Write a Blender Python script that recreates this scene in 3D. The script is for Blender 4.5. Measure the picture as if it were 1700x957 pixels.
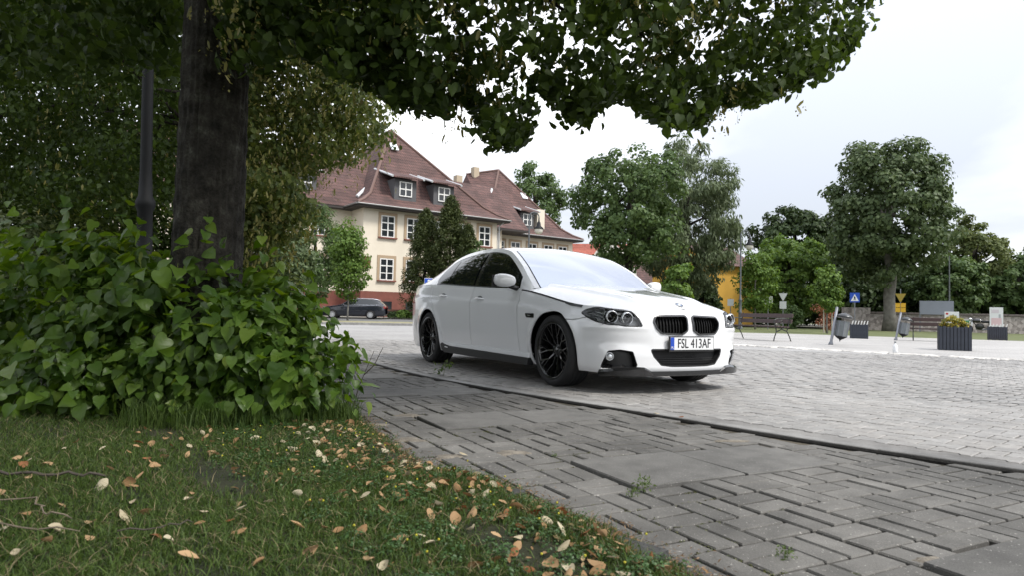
import bpy, bmesh, math, random
import numpy as np
from mathutils import Vector, Matrix

for o in list(bpy.data.objects):
    bpy.data.objects.remove(o)
SC = bpy.context.scene
COL = SC.collection
R = math.radians

# ------------------------------------------------------------------ camera
CAM_H, PITCH, ROLL, FPX = 0.67, R(2.2), R(1.3), 1110.0
cam_d = bpy.data.cameras.new("camera")
cam = bpy.data.objects.new("camera", cam_d)
COL.objects.link(cam)
cam_d.sensor_width = 36.0
cam_d.lens = FPX / 1700 * 36
cam_d.clip_start = 0.05
cam_d.clip_end = 3000
_c, _s = math.cos(ROLL), math.sin(ROLL)
_cp, _sp = math.cos(PITCH), math.sin(PITCH)
_r, _u, _f = Vector((1, 0, 0)), Vector((0, -_sp, _cp)), Vector((0, _cp, _sp))
_R, _U = _c * _r + _s * _u, -_s * _r + _c * _u
_m = Matrix((_R, _U, -_f)).transposed().to_4x4()
_m.translation = (0, 0, CAM_H)
cam.matrix_world = _m
cam_d.dof.use_dof = True
cam_d.dof.focus_distance = 6.3
cam_d.dof.aperture_fstop = 5.6
SC.camera = cam

# ------------------------------------------------------------------ sky, sun, exposure
SUN_EL, SUN_AZ = R(52), R(118)          # azimuth clockwise from +Y
world = bpy.data.worlds.new("World")
SC.world = world
world.use_nodes = True
nt = world.node_tree
nt.nodes.clear()
def N(nt, t, **kw):
    n = nt.nodes.new(t)
    for k, v in kw.items():
        if k in n.inputs.keys() and not hasattr(n, k):
            n.inputs[k].default_value = v
        else:
            setattr(n, k, v)
    return n
sky = N(nt, 'ShaderNodeTexSky', sky_type='NISHITA', sun_disc=False, sun_elevation=SUN_EL, sun_rotation=SUN_AZ)
tc = N(nt, 'ShaderNodeTexCoord')
sep = N(nt, 'ShaderNodeSeparateXYZ')
nt.links.new(tc.outputs['Generated'], sep.inputs[0])
mz = N(nt, 'ShaderNodeMath', operation='MAXIMUM'); mz.inputs[1].default_value = 0.0
nt.links.new(sep.outputs['Z'], mz.inputs[0])
az = N(nt, 'ShaderNodeMath', operation='ADD'); az.inputs[1].default_value = 0.22
nt.links.new(mz.outputs[0], az.inputs[0])
dx = N(nt, 'ShaderNodeMath', operation='DIVIDE'); dy = N(nt, 'ShaderNodeMath', operation='DIVIDE')
nt.links.new(sep.outputs['X'], dx.inputs[0]); nt.links.new(az.outputs[0], dx.inputs[1])
nt.links.new(sep.outputs['Y'], dy.inputs[0]); nt.links.new(az.outputs[0], dy.inputs[1])
cmb = N(nt, 'ShaderNodeCombineXYZ')
nt.links.new(dx.outputs[0], cmb.inputs[0]); nt.links.new(dy.outputs[0], cmb.inputs[1])
cl = N(nt, 'ShaderNodeTexNoise'); cl.inputs['Scale'].default_value = 0.50; cl.inputs['Detail'].default_value = 7
cl.inputs['Roughness'].default_value = 0.52; cl.inputs['Distortion'].default_value = 0.5
mp = N(nt, 'ShaderNodeMapping'); mp.inputs['Location'].default_value = (5.0, 1.0, 0)
nt.links.new(cmb.outputs[0], mp.inputs[0]); nt.links.new(mp.outputs[0], cl.inputs['Vector'])
ramp = N(nt, 'ShaderNodeValToRGB')
e = ramp.color_ramp.elements
e[0].position = 0.41; e[0].color = (0.41, 0.43, 0.475, 1)
e[1].position = 0.72; e[1].color = (0.98, 0.98, 0.97, 1)
em = ramp.color_ramp.elements.new(0.55); em.color = (0.63, 0.64, 0.66, 1)
nt.links.new(cl.outputs['Fac'], ramp.inputs[0])
bg_sky = N(nt, 'ShaderNodeBackground'); bg_sky.inputs['Strength'].default_value = 0.10
nt.links.new(sky.outputs[0], bg_sky.inputs['Color'])
bg_cl = N(nt, 'ShaderNodeBackground'); bg_cl.inputs['Strength'].default_value = 0.95
nt.links.new(ramp.outputs[0], bg_cl.inputs['Color'])
# an overcast sky is brighter overhead than at the horizon
ov = N(nt, 'ShaderNodeMath', operation='MULTIPLY_ADD'); ov.inputs[1].default_value = 1.25; ov.inputs[2].default_value = 0.60
nt.links.new(mz.outputs[0], ov.inputs[0]); nt.links.new(ov.outputs[0], bg_cl.inputs['Strength'])
mixw = N(nt, 'ShaderNodeMixShader'); mixw.inputs[0].default_value = 0.90
nt.links.new(bg_sky.outputs[0], mixw.inputs[1]); nt.links.new(bg_cl.outputs[0], mixw.inputs[2])
wo = N(nt, 'ShaderNodeOutputWorld')
nt.links.new(mixw.outputs[0], wo.inputs[0])

sun_d = bpy.data.lights.new("sun", 'SUN')
sun_d.energy = 1.5
sun_d.angle = R(12)
sun_d.color = (1.0, 0.955, 0.88)
sun = bpy.data.objects.new("sun", sun_d)
COL.objects.link(sun)
_sd = Vector((math.sin(SUN_AZ) * math.cos(SUN_EL), math.cos(SUN_AZ) * math.cos(SUN_EL), math.sin(SUN_EL)))
sun.rotation_euler = (-_sd).to_track_quat('-Z', 'Y').to_euler()
sun.location = _sd * 60

vs = SC.view_settings
vs.view_transform = 'Standard'; vs.look = 'None'; vs.gamma = 1.0; vs.use_curve_mapping = False
vs.exposure = 1.3
SC.render.film_transparent = False
SC.cycles.max_bounces = 7
SC.cycles.transparent_max_bounces = 8
SC.cycles.use_denoising = True

# ------------------------------------------------------------------ helpers
def tag(o, label=None, cat=None, group=None, kind=None):
    if label: o['label'] = label
    if cat: o['category'] = cat
    if group: o['group'] = group
    if kind: o['kind'] = kind
    return o
def empty(name, loc=(0, 0, 0), rz=0.0, label=None, cat=None, group=None):
    o = bpy.data.objects.new(name, None)
    COL.objects.link(o)
    o.location = loc; o.rotation_euler = (0, 0, rz); o.empty_display_size = 0.2
    return tag(o, label, cat, group)
def mesh(name, verts, faces, smooth=False):
    me = bpy.data.meshes.new(name)
    me.from_pydata([tuple(map(float, v)) for v in verts], [], [tuple(int(i) for i in f) for f in faces])
    if smooth:
        me.polygons.foreach_set('use_smooth', [True] * len(me.polygons))
    me.update()
    return me
def fast_mesh(name, verts, tris, smooth=False):
    """numpy verts (n,3), faces (m,k) of equal size k"""
    verts = np.ascontiguousarray(verts, dtype=np.float32); tris = np.ascontiguousarray(tris, dtype=np.int32)
    me = bpy.data.meshes.new(name)
    k = tris.shape[1]
    me.vertices.add(len(verts)); me.vertices.foreach_set('co', verts.ravel())
    me.loops.add(tris.size); me.loops.foreach_set('vertex_index', tris.ravel())
    me.polygons.add(len(tris))
    me.polygons.foreach_set('loop_start', np.arange(0, tris.size, k, dtype=np.int32))
    me.polygons.foreach_set('loop_total', np.full(len(tris), k, dtype=np.int32))
    if smooth:
        me.polygons.foreach_set('use_smooth', np.ones(len(tris), dtype=bool))
    me.update(calc_edges=True)
    return me
def obj(name, me, mat=None, parent=None, **kw):
    o = bpy.data.objects.new(name, me)
    COL.objects.link(o)
    if mat is not None and me is not None and not me.materials:
        me.materials.append(mat)
    if parent is not None:
        o.parent = parent
    return tag(o, **kw)
def copy_tree(o, parent=None):
    c = o.copy(); COL.objects.link(c); c.parent = parent
    for ch in list(o.children):
        copy_tree(ch, c)
    return c

class MB:
    """collects simple solids, build() links them as one mesh object"""
    def __init__(s): s.v = []; s.f = []
    def add(s, v, f):
        b = len(s.v); s.v += [tuple(map(float, p)) for p in v]; s.f += [tuple(i + b for i in q) for q in f]; return s
    def box(s, c, d, rz=0.0, rx=0.0, ry=0.0, taper=1.0):
        M = Matrix.Rotation(rz, 3, 'Z') @ Matrix.Rotation(ry, 3, 'Y') @ Matrix.Rotation(rx, 3, 'X')
        vs_ = []
        for z in (-1, 1):
            k = taper if z > 0 else 1
            for x, y in ((-1, -1), (1, -1), (1, 1), (-1, 1)):
                vs_.append(Vector(c) + M @ Vector((x * d[0] / 2 * k, y * d[1] / 2 * k, z * d[2] / 2)))
        return s.add(vs_, [(3, 2, 1, 0), (4, 5, 6, 7), (0, 1, 5, 4), (1, 2, 6, 5), (2, 3, 7, 6), (3, 0, 4, 7)])
    def tube(s, pts, rad, n=10, cap=True):
        pts = [Vector(p) for p in pts]
        rads = rad if isinstance(rad, (list, tuple)) else [rad] * len(pts)
        rings = []
        t0 = (pts[1] - pts[0]).normalized()
        a = Vector((0, 0, 1)) if abs(t0.z) < 0.9 else Vector((1, 0, 0))
        nx = t0.cross(a).normalized()
        for i, p in enumerate(pts):
            t = (pts[min(i + 1, len(pts) - 1)] - pts[max(i - 1, 0)]).normalized()
            nx = (nx - t * nx.dot(t)).normalized(); ny = t.cross(nx)
            rings.append([p + (nx * math.cos(k / n * 2 * math.pi) + ny * math.sin(k / n * 2 * math.pi)) * rads[i] for k in range(n)])
        v = [q for r_ in rings for q in r_]
        f = []
        for i in range(len(pts) - 1):
            for k in range(n):
                f.append((i * n + k, i * n + (k + 1) % n, (i + 1) * n + (k + 1) % n, (i + 1) * n + k))
        if cap:
            f.append(tuple(range(n - 1, -1, -1))); f.append(tuple((len(pts) - 1) * n + k for k in range(n)))
        return s.add(v, f)
    def lathe(s, prof, n=24, c=(0, 0, 0), axis='z', closed=False):
        """prof: (radius, height) pairs"""
        v = []; f = []
        for r_, h in prof:
            for k in range(n):
                a = 2 * math.pi * k / n
                x, y, z = r_ * math.cos(a), r_ * math.sin(a), h
                if axis == 'y': x, y, z = r_ * math.cos(a), h, r_ * math.sin(a)
                if axis == 'x': x, y, z = h, r_ * math.cos(a), r_ * math.sin(a)
                v.append((c[0] + x, c[1] + y, c[2] + z))
        m = len(prof)
        for i in range(m if closed else m - 1):
            j = (i + 1) % m
            for k in range(n):
                q = (i * n + k, i * n + (k + 1) % n, j * n + (k + 1) % n, j * n + k)
                f.append(q[::-1] if axis == 'y' else q)
        return s.add(v, f)
    def prism(s, poly, z0, z1, T=None):
        """poly (x,y) extruded z0..z1, T maps (x,y,z) -> point"""
        T = T or (lambda x, y, z: (x, y, z))
        n = len(poly)
        v = [T(x, y, z0) for x, y in poly] + [T(x, y, z1) for x, y in poly]
        f = [tuple(range(n - 1, -1, -1)), tuple(range(n, 2 * n))]
        f += [(i, (i + 1) % n, (i + 1) % n + n, i + n) for i in range(n)]
        return s.add(v, f)
    def build(s, name, mat, parent=None, smooth=False, bevel=0.0, **kw):
        me = mesh(name, s.v, s.f, smooth)
        if bevel:
            bm = bmesh.new(); bm.from_mesh(me)
            bmesh.ops.recalc_face_normals(bm, faces=bm.faces)
            es = [e_ for e_ in bm.edges if len(e_.link_faces) == 2 and e_.calc_face_angle(0) > 0.6]
            bmesh.ops.bevel(bm, geom=es, offset=bevel, segments=2, affect='EDGES', profile=0.6)
            bm.to_mesh(me); bm.free()
            if smooth:
                me.polygons.foreach_set('use_smooth', [True] * len(me.polygons))
        o = obj(name, me, mat, parent, **kw)
        return o

def pchip(xs, ys):
    xs = np.asarray(xs, float); ys = np.asarray(ys, float)
    if xs[0] > xs[-1]: xs = xs[::-1]; ys = ys[::-1]
    h = np.diff(xs); d = np.diff(ys) / h
    m = np.zeros_like(ys)
    for i in range(1, len(xs) - 1):
        if d[i - 1] * d[i] > 0:
            w1 = 2 * h[i] + h[i - 1]; w2 = h[i] + 2 * h[i - 1]
            m[i] = (w1 + w2) / (w1 / d[i - 1] + w2 / d[i])
    m[0] = d[0]; m[-1] = d[-1]
    def f(x):
        x = np.clip(np.asarray(x, float), xs[0], xs[-1])
        i = np.clip(np.searchsorted(xs, x) - 1, 0, len(h) - 1)
        t = (x - xs[i]) / h[i]
        return ((1 + 2 * t) * (1 - t) ** 2 * ys[i] + t * (1 - t) ** 2 * h[i] * m[i]
                + t * t * (3 - 2 * t) * ys[i + 1] + t * t * (t - 1) * h[i] * m[i + 1])
    return f
def spline(xs, ys):
    """natural cubic"""
    xs = np.asarray(xs, float); ys = np.asarray(ys, float); n = len(xs)
    h = np.diff(xs); A = np.zeros((n, n)); b = np.zeros(n); A[0, 0] = A[-1, -1] = 1
    for i in range(1, n - 1):
        A[i, i - 1] = h[i - 1]; A[i, i] = 2 * (h[i - 1] + h[i]); A[i, i + 1] = h[i]
        b[i] = 6 * ((ys[i + 1] - ys[i]) / h[i] - (ys[i] - ys[i - 1]) / h[i - 1])
    M = np.linalg.solve(A, b)
    def f(x):
        x = np.clip(np.asarray(x, float), xs[0], xs[-1])
        i = np.clip(np.searchsorted(xs, x) - 1, 0, n - 2)
        a = xs[i + 1] - x; c = x - xs[i]
        return (M[i] * a ** 3 + M[i + 1] * c ** 3) / (6 * h[i]) + (ys[i] / h[i] - M[i] * h[i] / 6) * a + (ys[i + 1] / h[i] - M[i + 1] * h[i] / 6) * c
    return f
def sdf(poly, x, y):
    """signed distance to a polygon, inside negative (numpy)"""
    P = np.asarray(poly, float); x = np.asarray(x, float); y = np.asarray(y, float)
    d = np.full(x.shape, 1e9); s = np.ones(x.shape)
    n = len(P); j = n - 1
    for i in range(n):
        ex, ey = P[j] - P[i]; wx, wy = x - P[i][0], y - P[i][1]
        t = np.clip((wx * ex + wy * ey) / (ex * ex + ey * ey + 1e-12), 0, 1)
        d = np.minimum(d, (wx - ex * t) ** 2 + (wy - ey * t) ** 2)
        c1 = y >= P[i][1]; c2 = y < P[j][1]; c3 = ex * wy > ey * wx
        s = np.where((c1 & c2 & c3) | (~c1 & ~c2 & ~c3), -s, s)
        j = i
    return s * np.sqrt(d)
class Surf:
    """triangle soup with per-vertex attributes, can be trimmed along the zero line of a field"""
    def __init__(s, A, T): s.A = np.asarray(A, float); s.T = np.asarray(T, int)
    @staticmethod
    def grid(A):
        n, m, k = A.shape
        i = np.arange((n - 1) * (m - 1)); a = (i // (m - 1)) * m + i % (m - 1)
        T = np.concatenate([np.stack([a, a + m, a + m + 1], 1), np.stack([a, a + m + 1, a + 1], 1)])
        return Surf(A.reshape(-1, k), T)
    def clip(s, f):
        """keep where f<0"""
        f = np.where(np.abs(f) < 1e-7, 1e-7, f)
        A = list(s.A); cache = {}; out = []
        ins = f < 0
        cnt = ins[s.T].sum(1)
        keep = s.T[cnt == 3]
        def cut(a, b):
            key = (a, b) if a < b else (b, a)
            if key not in cache:
                t = f[a] / (f[a] - f[b]); A.append(s.A[a] * (1 - t) + s.A[b] * t); cache[key] = len(A) - 1
            return cache[key]
        for tri in s.T[(cnt > 0) & (cnt < 3)]:
            poly = []
            for k in range(3):
                a, b = tri[k], tri[(k + 1) % 3]
                if ins[a]: poly.append(a)
                if ins[a] != ins[b]: poly.append(cut(a, b))
            for k in range(1, len(poly) - 1): out.append((poly[0], poly[k], poly[k + 1]))
        T = np.concatenate([keep, np.array(out, int).reshape(-1, 3)])
        return Surf(np.array(A), T).compact()
    def compact(s):
        u, inv = np.unique(s.T, return_inverse=True)
        return Surf(s.A[u], inv.reshape(s.T.shape))
    def boundary(s):
        E = np.concatenate([s.T[:, [0, 1]], s.T[:, [1, 2]], s.T[:, [2, 0]]])
        S = set(map(tuple, E)); return [(a, b) for a, b in S if (b, a) not in S]
    def normals(s):
        P = s.A[:, :3]; n = np.zeros_like(P)
        fn = np.cross(P[s.T[:, 1]] - P[s.T[:, 0]], P[s.T[:, 2]] - P[s.T[:, 0]])
        for k in range(3): np.add.at(n, s.T[:, k], fn)
        return n / (np.linalg.norm(n, axis=1, keepdims=True) + 1e-12)
    def shifted(s, d):
        A = s.A.copy(); A[:, :3] += s.normals() * d; return Surf(A, s.T)
    def mirror(s):
        A = s.A.copy(); A[:, 1] *= -1; return Surf(A, s.T[:, ::-1])
    def join(s, o): return Surf(np.concatenate([s.A, o.A]), np.concatenate([s.T, o.T + len(s.A)]))
    def build(s, name, mat, parent=None, thick=0.0, smooth=True, **kw):
        P, T = s.A[:, :3], s.T
        if thick:
            n = s.normals(); b = s.boundary(); k = len(P)
            W = [(x, y, y + k) for x, y in b] + [(x, y + k, x + k) for x, y in b]
            P = np.concatenate([P, P - n * thick]); T = np.concatenate([T, T[:, ::-1] + k, np.array([w[::-1] for w in W]).reshape(-1, 3)])
            me = fast_mesh(name, P, T, smooth)
            try: me.set_sharp_from_angle(angle=R(40))
            except Exception: pass
        else:
            me = fast_mesh(name, P, T, smooth)
        return obj(name, me, mat, parent, **kw)

# ------------------------------------------------------------------ materials
MATS = {}
def mat(name, col, rough=0.6, metal=0.0, var=0.0, scale=8.0, bump=0.0, bscale=60.0, spec=0.5, coat=0.0, dirt=None, detail=5, coord='Object', emit=0.0, ior=None):
    if name in MATS: return MATS[name]
    m = bpy.data.materials.new(name); m.use_nodes = True
    nt = m.node_tree; b = nt.nodes['Principled BSDF']
    b.inputs['Base Color'].default_value = (*col, 1); b.inputs['Roughness'].default_value = rough
    b.inputs['Metallic'].default_value = metal; b.inputs['Specular IOR Level'].default_value = spec
    b.inputs['Coat Weight'].default_value = coat; b.inputs['Coat Roughness'].default_value = 0.03
    if ior: b.inputs['IOR'].default_value = ior
    tc = N(nt, 'ShaderNodeTexCoord')
    if var or dirt:
        t = N(nt, 'ShaderNodeTexNoise'); t.inputs['Scale'].default_value = scale; t.inputs['Detail'].default_value = detail
        t.inputs['Roughness'].default_value = 0.65
        nt.links.new(tc.outputs[coord], t.inputs['Vector'])
        r_ = N(nt, 'ShaderNodeValToRGB'); e = r_.color_ramp.elements
        e[0].position = 0.3; e[1].position = 0.7
        lo = tuple(max(0, c * (1 - var)) for c in col) if not dirt else dirt
        e[0].color = (*lo, 1); e[1].color = (*tuple(c * (1 + var) for c in col), 1)
        nt.links.new(t.outputs['Fac'], r_.inputs[0]); nt.links.new(r_.outputs[0], b.inputs['Base Color'])
    if bump:
        t2 = N(nt, 'ShaderNodeTexNoise'); t2.inputs['Scale'].default_value = bscale; t2.inputs['Detail'].default_value = 4
        nt.links.new(tc.outputs[coord], t2.inputs['Vector'])
        bp = N(nt, 'ShaderNodeBump'); bp.inputs['Strength'].default_value = bump; bp.inputs['Distance'].default_value = 0.02
        nt.links.new(t2.outputs['Fac'], bp.inputs['Height']); nt.links.new(bp.outputs[0], b.inputs['Normal'])
    MATS[name] = m
    return m
def leaf_mat(name, c0, c1, trans=0.35, rough=0.45, spec=0.35, back=None):
    """leaf blades: colour differs from leaf to leaf, light passes through"""
    if name in MATS: return MATS[name]
    m = bpy.data.materials.new(name); m.use_nodes = True
    nt = m.node_tree; b = nt.nodes['Principled BSDF']; out = nt.nodes['Material Output']
    g = N(nt, 'ShaderNodeNewGeometry'); oi = N(nt, 'ShaderNodeObjectInfo')
    ad = N(nt, 'ShaderNodeMath', operation='ADD'); fr = N(nt, 'ShaderNodeMath', operation='FRACT')
    nt.links.new(g.outputs['Random Per Island'], ad.inputs[0]); nt.links.new(oi.outputs['Random'], ad.inputs[1]); nt.links.new(ad.outputs[0], fr.inputs[0])
    r_ = N(nt, 'ShaderNodeValToRGB'); e = r_.color_ramp.elements
    e[0].color = (*c0, 1); e[1].color = (*c1, 1)
    nt.links.new(fr.outputs[0], r_.inputs[0])
    b.inputs['Roughness'].default_value = rough; b.inputs['Specular IOR Level'].default_value = spec
    nt.links.new(r_.outputs[0], b.inputs['Base Color'])
    tr = N(nt, 'ShaderNodeBsdfTranslucent')
    hs = N(nt, 'ShaderNodeHueSaturation'); hs.inputs['Hue'].default_value = 0.485; hs.inputs['Saturation'].default_value = 1.15; hs.inputs['Value'].default_value = 1.5
    nt.links.new(r_.outputs[0], hs.inputs['Color']); nt.links.new(hs.outputs[0], tr.inputs['Color'])
    mx = N(nt, 'ShaderNodeMixShader'); mx.inputs[0].default_value = trans
    nt.links.new(b.outputs[0], mx.inputs[1]); nt.links.new(tr.outputs[0], mx.inputs[2]); nt.links.new(mx.outputs[0], out.inputs[0])
    MATS[name] = m
    return m
def text_mesh(txt, size, depth=0.002, name='lettering'):
    cu = bpy.data.curves.new(name, 'FONT'); cu.body = txt; cu.size = size; cu.align_x = 'CENTER'; cu.align_y = 'CENTER'; cu.extrude = depth; cu.resolution_u = 3
    o = bpy.data.objects.new(name, cu); COL.objects.link(o)
    dg = bpy.context.evaluated_depsgraph_get()
    me = bpy.data.meshes.new_from_object(o.evaluated_get(dg))
    bpy.data.objects.remove(o); bpy.data.curves.remove(cu)
    return me
# ------------------------------------------------------------------ ground, parking pavement, footpath, lawn
rng = np.random.default_rng(7)
random.seed(7)
def view_point(px, py, Y):
    """point at depth Y whose bearing and height were read off the photograph"""
    x, y = px - 850, py - 478.5
    u, v = (x * _c + y * _s) / FPX, (-x * _s + y * _c) / FPX
    d = Vector((u, _cp + v * _sp, _sp - v * _cp)); return Vector((0, 0, CAM_H)) + d * (Y / d.y)

def noise_mat(name, stops, scale, rough=0.85, bump=0.2, bscale=40, detail=8, fine=None, spec=0.3, coord='Object', bdist=.01):
    m = bpy.data.materials.new(name); m.use_nodes = True; nt = m.node_tree; b = nt.nodes['Principled BSDF']
    tc = N(nt, 'ShaderNodeTexCoord'); t = N(nt, 'ShaderNodeTexNoise'); t.inputs['Scale'].default_value = scale; t.inputs['Detail'].default_value = detail; t.inputs['Roughness'].default_value = .62
    nt.links.new(tc.outputs[coord], t.inputs['Vector'])
    r_ = N(nt, 'ShaderNodeValToRGB'); el = r_.color_ramp.elements
    el[0].position, el[0].color = stops[0][0], (*stops[0][1], 1); el[1].position, el[1].color = stops[-1][0], (*stops[-1][1], 1)
    for p, c in stops[1:-1]: q = el.new(p); q.color = (*c, 1)
    nt.links.new(t.outputs['Fac'], r_.inputs[0]); src = r_.outputs[0]
    if fine:
        t3 = N(nt, 'ShaderNodeTexNoise'); t3.inputs['Scale'].default_value = fine[0]; t3.inputs['Detail'].default_value = 3
        nt.links.new(tc.outputs[coord], t3.inputs['Vector'])
        mr = N(nt, 'ShaderNodeMapRange'); mr.inputs[1].default_value = .3; mr.inputs[2].default_value = .7; mr.inputs[3].default_value = 1 - fine[1]; mr.inputs[4].default_value = 1 + fine[1]
        nt.links.new(t3.outputs['Fac'], mr.inputs[0])
        mu = N(nt, 'ShaderNodeMix', data_type='RGBA', blend_type='MULTIPLY'); mu.inputs[0].default_value = 1.0
        nt.links.new(src, mu.inputs[6]); nt.links.new(mr.outputs[0], mu.inputs[7]); src = mu.outputs[2]
    nt.links.new(src, b.inputs['Base Color']); b.inputs['Roughness'].default_value = rough; b.inputs['Specular IOR Level'].default_value = spec
    t2 = N(nt, 'ShaderNodeTexNoise'); t2.inputs['Scale'].default_value = bscale; t2.inputs['Detail'].default_value = 5
    nt.links.new(tc.outputs[coord], t2.inputs['Vector']); bp = N(nt, 'ShaderNodeBump'); bp.inputs['Strength'].default_value = bump; bp.inputs['Distance'].default_value = bdist
    nt.links.new(t2.outputs['Fac'], bp.inputs['Height']); nt.links.new(bp.outputs[0], b.inputs['Normal'])
    MATS[name] = m; return m
def piece_mat(name, base, var, speck, rough=.8, stain=(.55, 1.1), warm=.0, world_scale=1.1):
    """concrete pieces: each piece its own grey, light chips, broad stains that run across the pieces"""
    m = bpy.data.materials.new(name); m.use_nodes = True; nt = m.node_tree; b = nt.nodes['Principled BSDF']
    g = N(nt, 'ShaderNodeNewGeometry'); oi = N(nt, 'ShaderNodeObjectInfo')
    ad = N(nt, 'ShaderNodeMath', operation='ADD'); fr = N(nt, 'ShaderNodeMath', operation='FRACT')
    nt.links.new(g.outputs['Random Per Island'], ad.inputs[0]); nt.links.new(oi.outputs['Random'], ad.inputs[1]); nt.links.new(ad.outputs[0], fr.inputs[0])
    r_ = N(nt, 'ShaderNodeValToRGB'); el = r_.color_ramp.elements
    el[0].color = (*[c * (1 - var) for c in base], 1); el[1].color = (*[c * (1 + var) for c in base], 1)
    q = el.new(.5); q.color = (base[0] * (1 + warm), base[1], base[2] * (1 - warm), 1)
    nt.links.new(fr.outputs[0], r_.inputs[0]); src = r_.outputs[0]
    def noise(scale, detail=4):
        t = N(nt, 'ShaderNodeTexNoise'); t.inputs['Scale'].default_value = scale; t.inputs['Detail'].default_value = detail; nt.links.new(g.outputs['Position'], t.inputs['Vector']); return t
    def mult(a, fac_out, lo, hi, p0, p1):
        mr = N(nt, 'ShaderNodeMapRange'); mr.inputs[1].default_value = p0; mr.inputs[2].default_value = p1; mr.inputs[3].default_value = lo; mr.inputs[4].default_value = hi
        nt.links.new(fac_out, mr.inputs[0]); mu = N(nt, 'ShaderNodeMix', data_type='RGBA', blend_type='MULTIPLY'); mu.inputs[0].default_value = 1
        nt.links.new(a, mu.inputs[6]); nt.links.new(mr.outputs[0], mu.inputs[7]); return mu.outputs[2]
    src = mult(src, noise(world_scale, 6).outputs['Fac'], stain[0], stain[1], .32, .66)
    src = mult(src, noise(9, 6).outputs['Fac'], .80, 1.15, .3, .7)
    src = mult(src, noise(240, 2).outputs['Fac'], .78, 1.22, .3, .7)
    sp = noise(95, 1)
    mr = N(nt, 'ShaderNodeMapRange'); mr.inputs[1].default_value = .70; mr.inputs[2].default_value = .745; nt.links.new(sp.outputs['Fac'], mr.inputs[0])
    mx = N(nt, 'ShaderNodeMix', data_type='RGBA'); mx.inputs[7].default_value = (.50, .48, .45, 1)
    sc_ = N(nt, 'ShaderNodeMath', operation='MULTIPLY'); sc_.inputs[1].default_value = speck; nt.links.new(mr.outputs[0], sc_.inputs[0])
    nt.links.new(sc_.outputs[0], mx.inputs[0]); nt.links.new(src, mx.inputs[6])
    nt.links.new(mx.outputs[2], b.inputs['Base Color']); b.inputs['Roughness'].default_value = rough; b.inputs['Specular IOR Level'].default_value = .35
    bp = N(nt, 'ShaderNodeBump'); bp.inputs['Strength'].default_value = .35; bp.inputs['Distance'].default_value = .004
    nt.links.new(noise(130, 4).outputs['Fac'], bp.inputs['Height']); nt.links.new(bp.outputs[0], b.inputs['Normal'])
    MATS[name] = m; return m

M_DIRT = noise_mat('joint_sand', [(.30, (.030, .026, .021)), (.5, (.062, .055, .042)), (.72, (.15, .13, .10))], 3.2, .95, .5, 60, fine=(70, .35))
M_BRICK = piece_mat('footpath_concrete', (.142, .137, .128), .16, .55)
M_SLAB = piece_mat('slab_concrete', (.158, .154, .146), .05, .35, world_scale=.8)
M_BLOCK = piece_mat('block_concrete', (.275, .268, .260), .07, .05, .62, stain=(.80, 1.08), warm=.02, world_scale=.55)
M_KERB = piece_mat('kerb_concrete', (.27, .265, .26), .08, .25)
M_GROUND = noise_mat('meadow', [(.3, (.055, .062, .030)), (.55, (.075, .082, .035)), (.75, (.14, .125, .075))], .35, .95, .3, 8)

def sheet(name, poly, z, m, **kw):
    return obj(name, mesh(name, [(x, y, z) for x, y in poly], [tuple(range(len(poly)))]), m, None, kind='structure', **kw)
sheet('ground', [(-900, -300), (900, -300), (900, 1500), (-900, 1500)], -.075, M_GROUND)

# kerb line between the parking pavement and the footpath
KP = np.array([(5.2, .3), (3.9, 1.75), (2.95, 2.62), (2.369, 3.097), (1.806, 3.636), (1.005, 4.585), (.121, 5.611), (-1.006, 7.156), (-2.072, 9.152), (-3.3, 11.5), (-5.4, 15.6), (-9.2, 23.0)])
_ch = np.concatenate([[0], np.cumsum(np.hypot(*np.diff(KP, axis=0).T))])
_kx, _ky = spline(_ch, KP[:, 0]), spline(_ch, KP[:, 1])
_kt = np.linspace(0, _ch[-1], 160); KC = np.stack([_kx(_kt), _ky(_kt)], 1)
_kd = np.gradient(KC, axis=0); _kd /= np.linalg.norm(_kd, axis=1, keepdims=True); KN = np.stack([_kd[:, 1], -_kd[:, 0]], 1)   # towards the parking side
if KN[40] @ np.array([1, 1]) < 0: KN = -KN
def kerb_side(p):
    """signed distance from the kerb line, positive on the parking side"""
    p = np.atleast_2d(p); d = ((p[:, None] - KC[None]) ** 2).sum(-1); i = d.argmin(1)
    return ((p - KC[i]) * KN[i]).sum(1)

# --- parking pavement: bed, then interlocking blocks
FAR = [(-26, 25.5), (-4.2, 29.8), (4, 31.5), (12.8, 31.2), (21.5, 27.0), (34, 21.5), (60, 10), (60, -6), (6, -6)]
bed = sheet('parking_pavement', [tuple(p) for p in KC[::4]] + FAR, -.016, M_DIRT)
ED = np.array([.662, -.750]); EN = np.array([.750, .662])
L_, HW, HN = .200, .0825, .0575
out = [(-.098, -HW), (-.055, -HW), (-.042, -HN), (.042, -HN), (.055, -HW), (.098, -HW), (.098, HW), (.055, HW), (.042, HN), (-.042, HN), (-.055, HW), (-.098, HW)]
gap = .0022
def ring(s_, z): return [((x - math.copysign(s_, x)), (y - math.copysign(s_, y)), z) for x, y in out]
bv = np.array(ring(gap + .0045, .0) + ring(gap, -.004) + ring(gap, -.03))
bf = [tuple(range(12))] + [(i + 12, (i + 1) % 12 + 12, (i + 1) % 12, i) for i in range(12)] + [(i + 24, (i + 1) % 12 + 24, (i + 1) % 12 + 12, i + 12) for i in range(12)]
block_me = mesh('paving_block', bv, bf); block_me.materials.append(M_BLOCK)
cells = []
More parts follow.
